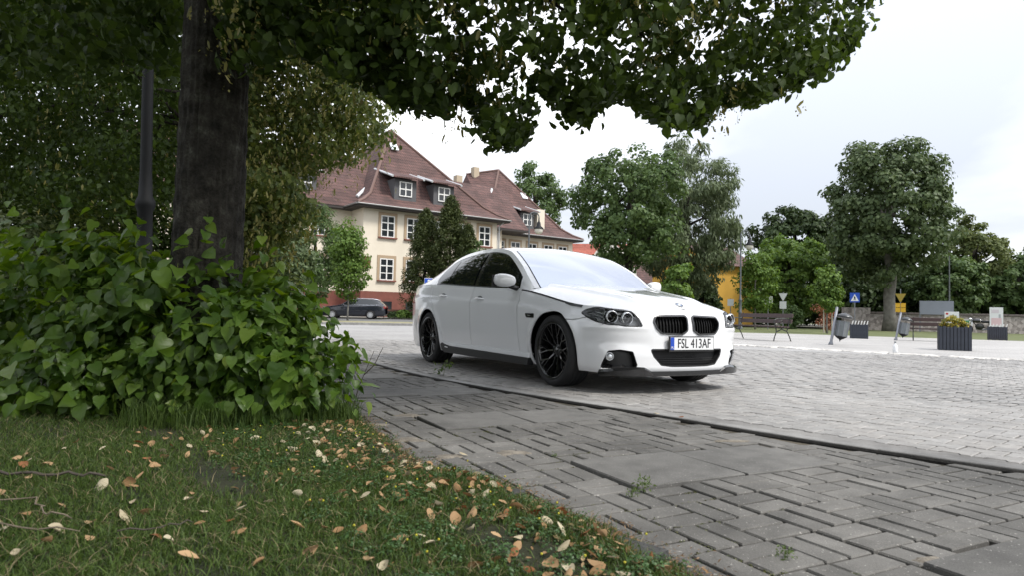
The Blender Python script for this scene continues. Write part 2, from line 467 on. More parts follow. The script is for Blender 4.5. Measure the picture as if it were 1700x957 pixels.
for j in range(-30, 150):
    for i in range(-140, 140):
        a = i * L_ + (L_ / 2 if j % 2 else 0); b_ = j * .14
        p = ED * a + EN * b_ + np.array([1.2, 4.4])
        if p[1] < 1.2 or p[1] > 15.5 or abs(p[0]) > .86 * p[1] + .8 or np.hypot(*p) > 15.5: continue
        if p[0] < -.28 * p[1] - .3: continue
        cells.append(p)
cells = np.array(cells); kd = kerb_side(cells); cells = cells[kd > .20]
th_b = math.atan2(ED[1], ED[0]); cb, sb = math.cos(th_b), math.sin(th_b)
order = np.argsort(np.hypot(cells[:, 0], cells[:, 1]) + 2.5 * (np.abs(cells[:, 0]) > .78 * cells[:, 1]))
first, others = order[:300], order[300:]
for k in first:
    o = obj('paving_block', block_me, None, bed); o.location = (cells[k][0], cells[k][1], .002 + rng.normal(0, .0014))
    o.rotation_euler = (rng.normal(0, .006), rng.normal(0, .006), th_b + rng.normal(0, .006))
def scatter_join(name, bv, bf, P, Z, A, m, parent, tilt=.006):
    n = len(P); c, s = np.cos(A), np.sin(A)
    tx, ty = rng.normal(0, tilt, n), rng.normal(0, tilt, n)
    V = np.empty((n, len(bv), 3))
    V[..., 0] = P[:, 0, None] + bv[None, :, 0] * c[:, None] - bv[None, :, 1] * s[:, None]
    V[..., 1] = P[:, 1, None] + bv[None, :, 0] * s[:, None] + bv[None, :, 1] * c[:, None]
    V[..., 2] = Z[:, None] + bv[None, :, 2] + bv[None, :, 0] * tx[:, None] + bv[None, :, 1] * ty[:, None]
    tri = []
    for f in bf:
        for k in range(1, len(f) - 1): tri.append((f[0], f[k], f[k + 1]))
    T = np.array(tri)[None] + (np.arange(n) * len(bv))[:, None, None]
    return obj(name, fast_mesh(name, V.reshape(-1, 3), T.reshape(-1, 3)), m, parent, kind='stuff')
scatter_join('far_paving_blocks', bv, bf, cells[others], .002 + rng.normal(0, .0012, len(others)), th_b + rng.normal(0, .005, len(others)), M_BLOCK, bed)
# farther on the joints can no longer be told apart: same concrete, brick pattern in the material
def paved(name, base):
    m = bpy.data.materials.new(name); m.use_nodes = True; nt = m.node_tree; b = nt.nodes['Principled BSDF']
    g = N(nt, 'ShaderNodeNewGeometry'); mp = N(nt, 'ShaderNodeMapping'); mp.inputs['Rotation'].default_value = (0, 0, -th_b)
    nt.links.new(g.outputs['Position'], mp.inputs[0])
    br = N(nt, 'ShaderNodeTexBrick'); br.inputs['Scale'].default_value = 1.0; br.inputs['Brick Width'].default_value = .2; br.inputs['Row Height'].default_value = .14; br.inputs['Mortar Size'].default_value = .006
    br.inputs['Color1'].default_value = (*[c * .95 for c in base], 1); br.inputs['Color2'].default_value = (*[c * 1.07 for c in base], 1); br.inputs['Mortar'].default_value = (*[c * .45 for c in base], 1)
    nt.links.new(mp.outputs[0], br.inputs['Vector'])
    t = N(nt, 'ShaderNodeTexNoise'); t.inputs['Scale'].default_value = .5; t.inputs['Detail'].default_value = 6; nt.links.new(g.outputs['Position'], t.inputs['Vector'])
    mr = N(nt, 'ShaderNodeMapRange'); mr.inputs[1].default_value = .3; mr.inputs[2].default_value = .7; mr.inputs[3].default_value = .82; mr.inputs[4].default_value = 1.1; nt.links.new(t.outputs['Fac'], mr.inputs[0])
    mu = N(nt, 'ShaderNodeMix', data_type='RGBA', blend_type='MULTIPLY'); mu.inputs[0].default_value = 1; nt.links.new(br.outputs['Color'], mu.inputs[6]); nt.links.new(mr.outputs[0], mu.inputs[7])
    nt.links.new(mu.outputs[2], b.inputs['Base Color']); b.inputs['Roughness'].default_value = .62; b.inputs['Specular IOR Level'].default_value = .35
    MATS[name] = m; return m
M_PAVED = paved('paved_far', (.300, .292, .284))
A15 = [(15.35 * math.sin(t), 15.35 * math.cos(t)) for t in np.linspace(R(52), R(-17), 30)]
pvf = obj('paved_surface', mesh('paved_surface', [(x, y, .003) for x, y in A15 + [(-5.2, 15.4), (-9.0, 22.9)] + FAR[:7]], [tuple(range(30 + 2 + 7))]), M_PAVED, bed)
_lf = [(-.30 * y - .35, y) for y in (1.2, 6)]

# edging strip of long kerb stones along the line
n_k = 0; i0 = 14
seg = np.concatenate([[0], np.cumsum(np.hypot(*np.diff(KC, axis=0).T))])
kerb = empty('kerb', (0, 0, 0)); kerb['kind'] = 'structure'
s0 = .6
while s0 < 22:
    s1 = s0 + .997
    q = []
    for s_ in np.linspace(s0, s1, 4):
        c = np.array([np.interp(s_, seg, KC[:, 0]), np.interp(s_, seg, KC[:, 1])]); n_ = np.array([np.interp(s_, seg, KN[:, 0]), np.interp(s_, seg, KN[:, 1])])
        q.append((c + n_ * .012, c + n_ * .092))
    v = []; dz = rng.normal(0, .0006)
    for a, b_ in q: v += [(a[0], a[1], -.10), (a[0], a[1], .000 + dz), (a[0] + (b_ - a)[0] * .07, a[1] + (b_ - a)[1] * .07, .004 + dz), (b_[0], b_[1], .004 + dz), (b_[0], b_[1], -.10)]
    f = [(i * 5 + k, i * 5 + k + 1, i * 5 + 6 + k, i * 5 + 5 + k) for i in range(3) for k in range(4)] + [(0, 1, 2, 3, 4), (19, 18, 17, 16, 15)]
    obj('kerb_stone', mesh('kerb_stone', v, f), M_KERB, kerb); s0 += 1.0

hb_v, hb_f = [], []
for i, s_ in enumerate(np.linspace(.6, 22, 120)):
    c = np.array([np.interp(s_, seg, KC[:, 0]), np.interp(s_, seg, KC[:, 1])]); n_ = np.array([np.interp(s_, seg, KN[:, 0]), np.interp(s_, seg, KN[:, 1])])
    for d_ in (.09, .28): q = c + n_ * d_; hb_v.append((q[0], q[1], -.0025))
hb_f = [(2 * i, 2 * i + 1, 2 * i + 3, 2 * i + 2) for i in range(119)]
obj('mortar_haunch', mesh('mortar_haunch', hb_v, hb_f), piece_mat('haunch_mortar', (.25, .243, .235), .02, .05, .8), kerb)
# near-black strip that paints in the shade of the gap between kerb and footpath
gap_shade = MB(); v = []; f = []
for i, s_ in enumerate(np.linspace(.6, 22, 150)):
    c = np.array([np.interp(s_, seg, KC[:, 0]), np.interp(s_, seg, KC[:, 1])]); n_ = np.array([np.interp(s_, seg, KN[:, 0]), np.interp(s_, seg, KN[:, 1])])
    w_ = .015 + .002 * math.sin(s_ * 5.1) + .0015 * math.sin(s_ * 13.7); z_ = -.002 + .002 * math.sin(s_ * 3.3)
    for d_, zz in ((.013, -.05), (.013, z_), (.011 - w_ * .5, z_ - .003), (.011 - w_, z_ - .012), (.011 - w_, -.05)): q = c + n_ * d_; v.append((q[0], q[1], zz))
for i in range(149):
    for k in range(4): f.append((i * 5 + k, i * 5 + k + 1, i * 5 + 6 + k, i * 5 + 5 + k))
gap_shade.add(v, f); gap_shade.build('tar_seam', noise_mat('tar', [(.3, (.010, .010, .010)), (.7, (.030, .028, .025))], 30, .9, .6, 80), kerb)
# --- footpath, a little lower than the kerb: sand bed, basket-weave bricks, pairs of slabs
LAWN_EDGE = [(.52, 1.35), (.47, 1.76), (.40, 1.90), (.28, 2.13), (.10, 2.33), (-.07, 2.68), (-.36, 2.90), (-.60, 3.36), (-.82, 3.85), (-1.00, 4.35), (-1.45, 5.3), (-2.1, 6.8), (-3.2, 9.2), (-4.6, 12.2), (-7, 17)]
path = sheet('footpath', [tuple(p + n_ * .02) for p, n_ in zip(KC[::3], KN[::3])] + [(-12, 23), (-9, 17), (-6, 12), (-3, 6), (-1.6, 3), (-.6, 1), (1, -1), (5, -1)], -.0245, M_DIRT)
E1 = np.array([.885, .466]); E2 = np.array([.466, -.885])
loc = lambda p: (float(np.dot(p, E1)), float(np.dot(p, E2)))
slabs = []
for (cx_, cy_) in [(.52, 2.67), (-.36, 3.90), (-1.24, 5.09), (-2.10, 6.33), (1.356, 1.474), (-3.0, 7.6)]:
    a, b_ = loc(np.array([cx_, cy_])); a = round(a / .1055) * .1055; b_ = round(b_ / .1055) * .1055
    slabs.append((a, a + .598, b_ - .500, b_)); slabs.append((a + .606, a + 1.204, b_ - .500 + .004, b_ + .003))
def brick_mesh(w, h, seed=0):
    r_ = np.random.default_rng(seed); g_ = .0062; c = .0035
    def rg(e_, z, j=0): return [(sx * (w / 2 - e_) + r_.normal(0, j), sy * (h / 2 - e_) + r_.normal(0, j), z + r_.normal(0, j * .4)) for sx, sy in ((-1, -1), (1, -1), (1, 1), (-1, 1))]
    v = rg(g_ + c, 0, .0012) + rg(g_, -.005, .0008) + rg(g_, -.045)
    f = [(0, 1, 2, 3)] + [(i + 4, (i + 1) % 4 + 4, (i + 1) % 4, i) for i in range(4)] + [(i + 8, (i + 1) % 4 + 8, (i + 1) % 4 + 4, i + 4) for i in range(4)]
    return v, f
P_ = .1055
bricks = []
lawn_poly = LAWN_EDGE + [(-16, 17), (-16, -1), (.55, -1)]
for i in range(-60, 60):
    for j in range(-100, 30):
        if (i + j) % 2 == 0: rects = [(i * 2 * P_, (i * 2 + 2) * P_, (j * 2 + k) * P_, (j * 2 + k + 1) * P_) for k in (0, 1)]
        else: rects = [((i * 2 + k) * P_, (i * 2 + k + 1) * P_, j * 2 * P_, (j * 2 + 2) * P_) for k in (0, 1)]
        for (a0, a1, b0, b1) in rects:
            c = E1 * (a0 + a1) / 2 + E2 * (b0 + b1) / 2
            if c[1] < .9 or c[1] > 11 or abs(c[0]) > .85 * c[1] + .4: continue
            ok = True
            for (s0, s1, t0, t1) in slabs:
                oa = min(a1, s1) - max(a0, s0); ob = min(b1, t1) - max(b0, t0)
                if oa > .006 and ob > .006:
                    best = max([(a0, min(a1, s0), b0, b1), (max(a0, s1), a1, b0, b1), (a0, a1, b0, min(b1, t0)), (a0, a1, max(b0, t1), b1)], key=lambda r_: max(0, r_[1] - r_[0]) * max(0, r_[3] - r_[2]))
                    a0, a1, b0, b1 = best
                    if a1 - a0 < .035 or b1 - b0 < .035: ok = False; break
            if ok: bricks.append((a0, a1, b0, b1))
bc = np.array([E1 * (a0 + a1) / 2 + E2 * (b0 + b1) / 2 for a0, a1, b0, b1 in bricks])
kd = kerb_side(bc); ld = sdf(lawn_poly, bc[:, 0], bc[:, 1])
keep = (kd < -.038) & (ld > -.16)
bricks = [b for b, k in zip(bricks, keep) if k]; bc = bc[keep]; kd_of = kd[keep]
vis = (np.abs(bc[:, 0]) < .80 * bc[:, 1]) & (bc[:, 1] > 1.5)
order = np.argsort(np.hypot(bc[:, 0], bc[:, 1]) + 50 * ~vis)
th_p = math.atan2(E1[1], E1[0]); meshes = {}
def path_z(p): return -.010 + .006 * math.sin(p[0] * 2.3 + 1) * math.cos(p[1] * 1.7) + .003 * math.sin(p[0] * 7 + p[1] * 5)
rest_V, rest_F = [], []
for n_i, k in enumerate(order):
    a0, a1, b0, b1 = bricks[k]; w, h = a1 - a0, b1 - b0; p = bc[k]
    z = path_z(p) + rng.normal(0, .0011); rot = (rng.normal(0, .005), rng.normal(0, .005), th_p + rng.normal(0, .009))
    key = (round(w, 3), round(h, 3), int(rng.integers(4)))
    if key not in meshes:
        v, f = brick_mesh(w, h, int(key[0] * 1000) + int(key[1] * 77000) + key[2]); meshes[key] = mesh('brick', v, f); meshes[key].materials.append(M_BRICK)
    # frame is mirrored (E2 points to the camera): local y runs along -E2
    me_b = meshes[key]
    if kd_of[k] > -.16:                                   # cut along the kerb
        v, f = brick_mesh(w, h, n_i); ca, sa = math.cos(rot[2]), math.sin(rot[2]); v2 = []
        for q in v:
            wp = np.array([p[0] + q[0] * ca - q[1] * sa, p[1] + q[0] * sa + q[1] * ca]); d_ = float(kerb_side(wp)[0])
            if d_ > -.012:
                i_ = ((KC - wp) ** 2).sum(1).argmin(); wp = wp - KN[i_] * (d_ + .012)
            r2 = wp - p; v2.append((r2[0] * ca + r2[1] * sa, -r2[0] * sa + r2[1] * ca, q[2]))
        me_b = mesh('brick', v2, f); me_b.materials.append(M_BRICK)
    if n_i < 300:
        o = obj('brick', me_b, None, path); o.location = (p[0], p[1], z); o.rotation_euler = rot
    else:
        M_ = Matrix.Translation((p[0], p[1], z)) @ Matrix.Rotation(rot[2], 4, 'Z') @ Matrix.Rotation(rot[1], 4, 'Y') @ Matrix.Rotation(rot[0], 4, 'X')
        me_ = me_b; b_ = len(rest_V); rest_V += [tuple(M_ @ v.co) for v in me_.vertices]; rest_F += [tuple(i + b_ for i in q.vertices) for q in me_.polygons]
obj('far_bricks', mesh('far_bricks', rest_V, rest_F), M_BRICK, path, kind='stuff')
for i, (a0, a1, b0, b1) in enumerate(slabs):
    v, f = brick_mesh(a1 - a0, b1 - b0, 500 + i); c = E1 * (a0 + a1) / 2 + E2 * (b0 + b1) / 2
    o = obj('paving_slab', mesh('paving_slab', v, f), M_SLAB, path); o.location = (c[0], c[1], path_z(c) + .006); o.rotation_euler = (rng.normal(0, .004), rng.normal(0, .004), th_p + rng.normal(0, .004))

# sand drifted into the joints and corners
M_SAND = noise_mat('drifted_sand', [(.35, (.13, .115, .095)), (.65, (.24, .215, .180))], 14, .95, .5, 120, fine=(150, .3))
def sand_patch(cx_, cy_, rx_, ry_, seed, h=.010):
    r_ = np.random.default_rng(seed); n = 26; v = [(cx_, cy_, path_z((cx_, cy_)) + h)]; f = []
    ph = r_.uniform(0, 6.28, 5)
    for ring_, (k, hh) in enumerate(((.5, h * .85), (.8, h * .45), (1.0, -.004))):
        for i in range(n):
            a = 2 * math.pi * i / n; w = 1 + .22 * math.sin(2 * a + ph[0]) + .18 * math.sin(3 * a + ph[1]) + .12 * math.sin(7 * a + ph[2])
            x_, y_ = cx_ + rx_ * k * w * math.cos(a) * .9, cy_ + ry_ * k * w * math.sin(a)
            v.append((x_, y_, path_z((x_, y_)) + hh))
    f = [(0, 1 + i, 1 + (i + 1) % n) for i in range(n)]
    for q in range(2): f += [(1 + q * n + i, 1 + (q + 1) * n + i, 1 + (q + 1) * n + (i + 1) % n, 1 + q * n + (i + 1) % n) for i in range(n)]
    return obj('sand_drift', mesh('sand_drift', v, f, True), M_SAND, path, kind='stuff')
for i, (x_, y_, a, b_) in enumerate([(1.21, 1.93, .075, .03), (1.26, 3.74, .13, .035), (-.66, 4.40, .13, .06), (-.78, 4.0, .10, .05), (.02, 3.28, .09, .07), (-.52, 3.55, .10, .06), (-.28, 3.15, .08, .05)]):
    sand_patch(x_, y_, a, b_, 40 + i, .006)

# --- lawn: gently uneven soil
def lawn_z(x, y):
    d = -sdf(lawn_poly, np.atleast_1d(x), np.atleast_1d(y))
    return np.clip(d * .28, -.06, .030) + .012 * np.sin(np.asarray(x) * 3.1 + 1) * np.cos(np.asarray(y) * 2.7) + np.clip(d - .4, 0, 2) * .02
gx, gy = np.meshgrid(np.linspace(-6, .7, 120), np.linspace(.5, 12, 150), indexing='ij')
gz = lawn_z(gx.ravel(), gy.ravel()).reshape(gx.shape)
lw = Surf.grid(np.stack([gx, gy, gz, gx, gy], -1)); lw = lw.clip(sdf(lawn_poly, lw.A[:, 0], lw.A[:, 1]) - .015 - .03 * np.sin(lw.A[:, 0] * 21) * np.sin(lw.A[:, 1] * 17))
if lw.normals()[:, 2].mean() < 0: lw.T = lw.T[:, ::-1]
M_SOIL = noise_mat('lawn_soil', [(.3, (.012, .016, .008)), (.6, (.028, .030, .015)), (.8, (.060, .048, .030))], 6, .95, .6, 45)
lawn = lw.build('lawn', M_SOIL, None, kind='structure')
# ------------------------------------------------------------------ far verges and street
M_VERGE = noise_mat('verge_grass', [(.3, (.07, .085, .035)), (.6, (.11, .125, .05)), (.8, (.20, .17, .10))], .9, .95, .4, 20)
M_SANDY = noise_mat('sandy_edge', [(.3, (.20, .13, .085)), (.7, (.34, .24, .16))], 1.5, .95, .4, 20)
M_ASPH = noise_mat('asphalt', [(.3, (.10, .10, .10)), (.7, (.16, .158, .155))], 1.2, .9, .2, 60)
M_LIGHTP = paved('promenade_paving', (.35, .338, .325))
sheet('promenade', [(-1, 24.4), (4.9, 17.2), (9.4, 12.3), (14, 7.0), (40, 6), (60, 10), (34, 21.5), (21.5, 27.0), (12.8, 31.2), (4, 31.5), (-3, 30.1)], .008, M_LIGHTP)
sheet('sandy_verge', [(-3, 30.1), (4, 31.5), (12.8, 31.2), (21.5, 27.0), (34, 21.5), (60, 10), (62, 12), (35, 23.2), (22, 28.8), (13, 33.0), (4, 33.4), (-3, 31.9)], -.030, M_SANDY)
sheet('verge_lawn', [(3, 33.4), (13, 33.0), (22, 28.8), (35, 23.2), (62, 12), (130, 20), (90, 52), (3, 56)], -.034, M_VERGE)
def kerb_run(name, pts, w=.15, h=.12, m=None):
    root = empty(name, (0, 0, 0)); root['kind'] = 'structure'
    for a, b in zip(pts[:-1], pts[1:]):
        a, b = np.array(a), np.array(b); L = np.hypot(*(b - a)); d = (b - a) / L; n = int(L / 1.0)
        for i in range(n):
            c = a + d * (i + .5) * L / n; k = MB(); k.box((0, 0, h / 2 - .04), (L / n - .012, w, h + .08)); o = k.build('kerb_stone', m or M_KERB, root, bevel=.012); o.location = (c[0], c[1], 0); o.rotation_euler = (0, 0, math.atan2(d[1], d[0]))
kerb_run('far_kerb', [(-26, 25.5), (-4.2, 29.8), (-1.0, 30.4)], h=.11)
sheet('street_verge', [(-40, 22.9), (-26, 25.6), (-4.2, 29.9), (4, 31.9), (3, 39), (-40, 32)], .045, noise_mat('worn_verge', [(.3, (.16, .15, .08)), (.6, (.26, .24, .15)), (.8, (.36, .32, .24))], .8, .95, .3, 15))
sheet('street', [(-60, 31), (-40, 34), (3, 41), (10, 44), (10, 53.5), (-60, 43)], .012, M_ASPH)
sheet('street_pavement', [(-60, 43), (10, 53.5), (40, 58), (40, 90), (-60, 90)], .09, noise_mat('school_yard', [(.3, (.16, .15, .13)), (.7, (.26, .25, .22))], .8, .9, .2, 30))

# pale stones between parking and promenade
M_COB = piece_mat('pale_stone', (.58, .56, .53), .16, .0, .8, stain=(.7, 1.1))
strip_root = empty('stone_strip', (0, 0, 0)); strip_root['kind'] = 'structure'
r3 = np.random.default_rng(91); sp_ = np.array([(3.6, 18.8), (5.2, 16.9), (7.2, 14.75), (9.4, 12.35), (12.6, 9.0)])
sl = np.concatenate([[0], np.cumsum(np.hypot(*np.diff(sp_, axis=0).T))])
cob = []
for i in range(5):
    v = []; f = []; n = 7
    an = np.sort(r3.uniform(0, 6.28, n)); an = np.linspace(0, 6.28, n, endpoint=False) + r3.normal(0, .18, n); rd = r3.uniform(.8, 1.15, n)
    for k, zz in ((1.0, -.02), (1.0, .012), (.82, .028)): v += [(math.cos(a) * q * k, math.sin(a) * q * k, zz) for a, q in zip(an, rd)]
    for t in range(2): f += [(t * n + k, t * n + (k + 1) % n, (t + 1) * n + (k + 1) % n, (t + 1) * n + k) for k in range(n)]
    f.append(tuple(2 * n + k for k in range(n))); me = mesh('stone', v, f); me.materials.append(M_COB); cob.append(me)
for i in range(230):
    t = r3.uniform(0, sl[-1]); p = np.array([np.interp(t, sl, sp_[:, 0]), np.interp(t, sl, sp_[:, 1])]); o_ = r3.normal(0, .13)
    o = obj('stone', cob[i % 5], None, strip_root); o.location = (p[0] + .74 * o_, p[1] + .68 * o_, .0); s = r3.uniform(.07, .13); o.scale = (s * 1.4, s, 1); o.rotation_euler = (0, 0, r3.uniform(0, 6.28))

# ------------------------------------------------------------------ the school with the red roofs
M_CREAM = noise_mat('cream_render', [(.3, (.61, .55, .455)), (.7, (.69, .63, .525))], .5, .9, .1, 40)
M_PLINTH = mat('plinth_red', (.17, .058, .043), .85, var=.18, scale=2)
M_TAN = mat('tan_surround', (.36, .27, .18), .85)
M_WFRAME = mat('white_frame', (.72, .72, .70), .5)
M_PANE = mat('far_glass', (.020, .024, .028), .05, ior=1.6)
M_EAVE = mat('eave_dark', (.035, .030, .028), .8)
M_FLASH = mat('flashing', (.58, .60, .62), .5, metal=.2)
M_MORTAR = mat('ridge_tile', (.15, .095, .082), .9)
def roof_mat(name, c0, c1, row=.34, col=.24):
    m = bpy.data.materials.new(name); m.use_nodes = True; nt = m.node_tree; b = nt.nodes['Principled BSDF']
    tc = N(nt, 'ShaderNodeTexCoord'); br = N(nt, 'ShaderNodeTexBrick'); sp = N(nt, 'ShaderNodeSeparateXYZ'); cb_ = N(nt, 'ShaderNodeCombineXYZ'); ad = N(nt, 'ShaderNodeMath', operation='ADD')
    nt.links.new(tc.outputs['Object'], sp.inputs[0]); nt.links.new(sp.outputs['X'], ad.inputs[0]); nt.links.new(sp.outputs['Y'], ad.inputs[1]); nt.links.new(ad.outputs[0], cb_.inputs[0]); nt.links.new(sp.outputs['Z'], cb_.inputs[1])
    nt.links.new(cb_.outputs[0], br.inputs['Vector']); br.inputs['Scale'].default_value = 1; br.inputs['Brick Width'].default_value = col; br.inputs['Row Height'].default_value = row; br.inputs['Mortar Size'].default_value = .035; br.inputs['Mortar Smooth'].default_value = .6
    br.inputs['Color1'].default_value = (*c0, 1); br.inputs['Color2'].default_value = (*c1, 1); br.inputs['Mortar'].default_value = (*[c * .45 for c in c0], 1)
    t = N(nt, 'ShaderNodeTexNoise'); t.inputs['Scale'].default_value = .7; t.inputs['Detail'].default_value = 8; nt.links.new(tc.outputs['Object'], t.inputs['Vector'])
    mr = N(nt, 'ShaderNodeMapRange'); mr.inputs[1].default_value = .3; mr.inputs[2].default_value = .7; mr.inputs[3].default_value = .65; mr.inputs[4].default_value = 1.35; nt.links.new(t.outputs['Fac'], mr.inputs[0])
    mu = N(nt, 'ShaderNodeMix', data_type='RGBA', blend_type='MULTIPLY'); mu.inputs[0].default_value = 1; nt.links.new(br.outputs['Color'], mu.inputs[6]); nt.links.new(mr.outputs[0], mu.inputs[7])
    nt.links.new(mu.outputs[2], b.inputs['Base Color']); b.inputs['Roughness'].default_value = .85
    bp = N(nt, 'ShaderNodeBump'); bp.inputs['Strength'].default_value = .8; bp.inputs['Distance'].default_value = .05; nt.links.new(br.outputs['Fac'], bp.inputs['Height']); bp.invert = True; nt.links.new(bp.outputs[0], b.inputs['Normal'])
    MATS[name] = m; return m
M_ROOF = roof_mat('brown_red_tiles', (.092, .052, .047), (.128, .066, .058))
M_ROOF2 = roof_mat('bright_red_tiles', (.36, .10, .07), (.42, .13, .09))
school = empty('school_building', (-13.0, 57.6, 0), math.atan2(.58, .815), 'cream two-storey building with brown-red hipped roofs and white windows', 'building')
EV = 9.85
def quad_mesh(name, quads, m, parent, smooth=False):
    v = []; f = []
    for q in quads: b = len(v); v += q; f.append(tuple(range(b, b + len(q))))
    return obj(name, mesh(name, v, f), m, parent)
def wall_box(t0, t1, q0, q1, z0, z1, name, m): w = MB(); w.box(((t0 + t1) / 2, (q0 + q1) / 2, (z0 + z1) / 2), (t1 - t0, q1 - q0, z1 - z0)); return w.build(name, m, school)
wa = wall_box(0, 14, 0, 12, 2.3, EV + .3, 'wall', M_CREAM); wall_box(-.07, 14.07, -.07, 12.07, 0, 2.3, 'plinth', M_PLINTH)
wl_ = wall_box(-18, -.003, 2.8, 11.9, 2.3, EV + .25, 'wall', M_CREAM); wall_box(-18.07, -.075, 2.73, 11.95, 0, 2.3, 'plinth', M_PLINTH)
wm = wall_box(14.003, 18, 5, 13, 0, EV + .25, 'wall', M_CREAM); wb = wall_box(17.5, 30.2, 7.5, 20, 0, EV + .3, 'wall', M_CREAM)
def hip_roof(name, t0, t1, q0, q1, ap, oh=.95, flare=1.0, top=1.25):
    """eave ring, flare ring, then straight to the ridge points ap=[(t,q,z),(t,q,z)] (front first)"""
    e_ = [(t0 - oh, q0 - oh, EV), (t1 + oh, q0 - oh, EV), (t1 + oh, q1 + oh, EV), (t0 - oh, q1 + oh, EV)]
    g_ = [(t0 + flare, q0 + flare, EV + top), (t1 - flare, q0 + flare, EV + top), (t1 - flare, q1 - flare, EV + top), (t0 + flare, q1 - flare, EV + top)]
    m_ = [tuple(Vector(a).lerp(Vector(b), .5) - Vector((0, 0, .12))) for a, b in zip(e_, g_)]
    A, B_ = ap
    v = e_ + m_ + g_ + [A, B_]; f = []
    for k in range(4):
        j = (k + 1) % 4; f += [(k, j, 4 + j, 4 + k), (4 + k, 4 + j, 8 + j, 8 + k)]
    f += [(8, 9, 12), (9, 10, 13, 12), (10, 11, 13), (11, 8, 12, 13)]
    ro = obj(name, mesh(name, v, f), M_ROOF, school)
    ea = MB(); w = .0
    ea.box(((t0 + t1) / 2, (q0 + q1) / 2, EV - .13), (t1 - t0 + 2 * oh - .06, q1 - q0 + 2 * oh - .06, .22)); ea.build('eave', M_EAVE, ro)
    for (a, b) in ((0, 1), (0, 3), (1, 2)):
        gt = MB(); p, q = Vector(e_[a]), Vector(e_[b]); n_ = Vector((0, -1, 0)) if (a, b) == (0, 1) else Vector((-1 if b == 3 else 1, 0, 0))
        gt.tube([p + n_ * .05 + Vector((0, 0, -.04)), q + n_ * .05 + Vector((0, 0, -.04))], .075, 6); gt.build('gutter', mat('gutter_grey', (.20, .20, .20), .5, metal=.4), ro)
    for a, bb in ((0, A), (1, A)):
        hp = MB(); hp.tube([Vector(e_[a]) + Vector((0, 0, .05)), Vector(m_[a]) + Vector((0, 0, .06)), Vector(g_[a]) + Vector((0, 0, .07)), Vector(bb) + Vector((0, 0, .06))], .13, 6); hp.build('hip_tiles', M_MORTAR, ro)
    rg = MB(); rg.tube([Vector(A) + Vector((0, 0, .05)), Vector(B_) + Vector((0, 0, .05))], .13, 6); rg.build('ridge_tiles', M_MORTAR, ro)
    return ro
rA = hip_roof('roof', 0, 14, 0, 12, [(5.3, 6.4, 18.6), (5.3, 11, 18.6)])
rB = hip_roof('roof', 17.5, 30.2, 7.5, 20, [(23.2, 13.6, 18.4), (19.5, 15.2, 17.6)])
# lower wings: plain pitched roofs
def pitched(t0, t1, q0, q1, z0, zr, qr, name='roof', oh=.9):
    v = [(t0, q0 - oh, z0), (t1, q0 - oh, z0), (t1, qr, zr), (t0, qr, zr), (t0, q1 + oh, z0), (t1, q1 + oh, z0)]
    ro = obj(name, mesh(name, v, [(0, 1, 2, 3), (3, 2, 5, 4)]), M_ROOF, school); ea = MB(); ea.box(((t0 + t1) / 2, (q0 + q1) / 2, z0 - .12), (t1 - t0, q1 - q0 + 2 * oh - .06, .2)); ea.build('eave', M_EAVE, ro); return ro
rL = pitched(-18, 3.5, 2.8, 11.9, EV, 15.6, 7.4)
rM = pitched(9, 21, 5, 13, EV, 15.3, 9.6)
fl_ = MB(); fl_.tube([(.55, 2.9, 11.0), (1.9, 3.9, 12.2), (4.2, 6.5, 15.0)], .16, 6); fl_.build('valley_flashing', M_FLASH, rA)
fl_ = MB(); fl_.tube([(17.6, 7.3, 12.55), (18.6, 8.4, 13.8), (19.4, 9.3, 15.0)], .13, 6); fl_.build('valley_flashing', M_FLASH, rB)
# windows
def window_parts(w=1.30, h=1.92, cols=2, rows=3, surround=True):
    """prototype facing -y, origin at the sill centre"""
    root = MB(); t = .085
    root.box((-w / 2 + t / 2, -.02, h / 2), (t, .10, h)); root.box((w / 2 - t / 2, -.02, h / 2), (t, .10, h)); root.box((0, -.02, t / 2), (w - 2 * t, .10, t)); root.box((0, -.02, h - t / 2), (w - 2 * t, .10, t))
    for c in range(1, cols): root.box((-w / 2 + w * c / cols, -.025, h / 2), (.10, .09, h - 2 * t))
    for r2_ in range(1, rows):
        for c in range(cols): root.box((-w / 2 + w * (c + .5) / cols, -.023, h * r2_ / rows), (w / cols - .13, .085, .07 if r2_ != rows - 1 else .10))
    frame = mesh('window', root.v, root.f); frame.materials.append(M_WFRAME)
    pane = MB(); pane.box((0, 0, 0), (w / cols - .1, .02, h / rows - .06)); pm = mesh('pane', pane.v, pane.f); pm.materials.append(M_PANE)
    s = MB()
    s.box((-w / 2 - .13, -.012, h / 2 + .08), (.24, .07, h + .40)); s.box((w / 2 + .13, -.012, h / 2 + .08), (.24, .07, h + .40)); s.box((0, -.012, h + .145), (w + .02, .07, .27)); sm = mesh('surround', s.v, s.f); sm.materials.append(M_TAN)
    l = MB(); l.box((0, -.08, -.06), (w + .5, .22, .11)); lm = mesh('sill', l.v, l.f); lm.materials.append(M_PLINTH)
    return dict(frame=frame, pane=pm, sur=sm if surround else None, sill=lm, w=w, h=h, cols=cols, rows=rows)
W1 = window_parts(); W2 = window_parts(1.25, 1.35, 2, 2, False)
def put_window(proto, x_, y_, z_, parent, sill=True):
    o = obj('window', proto['frame'], None, parent); o.location = (x_, y_, z_)
    w, h, c, r2_ = proto['w'], proto['h'], proto['cols'], proto['rows']
    for i in range(c):
        for j in range(r2_): p = obj('pane', proto['pane'], None, o); p.location = (-w / 2 + w * (i + .5) / c, .0, h * (j + .5) / r2_)
    if proto['sur']: obj('surround', proto['sur'], None, o)
    if sill: obj('sill', proto['sill'], None, o)
    return o
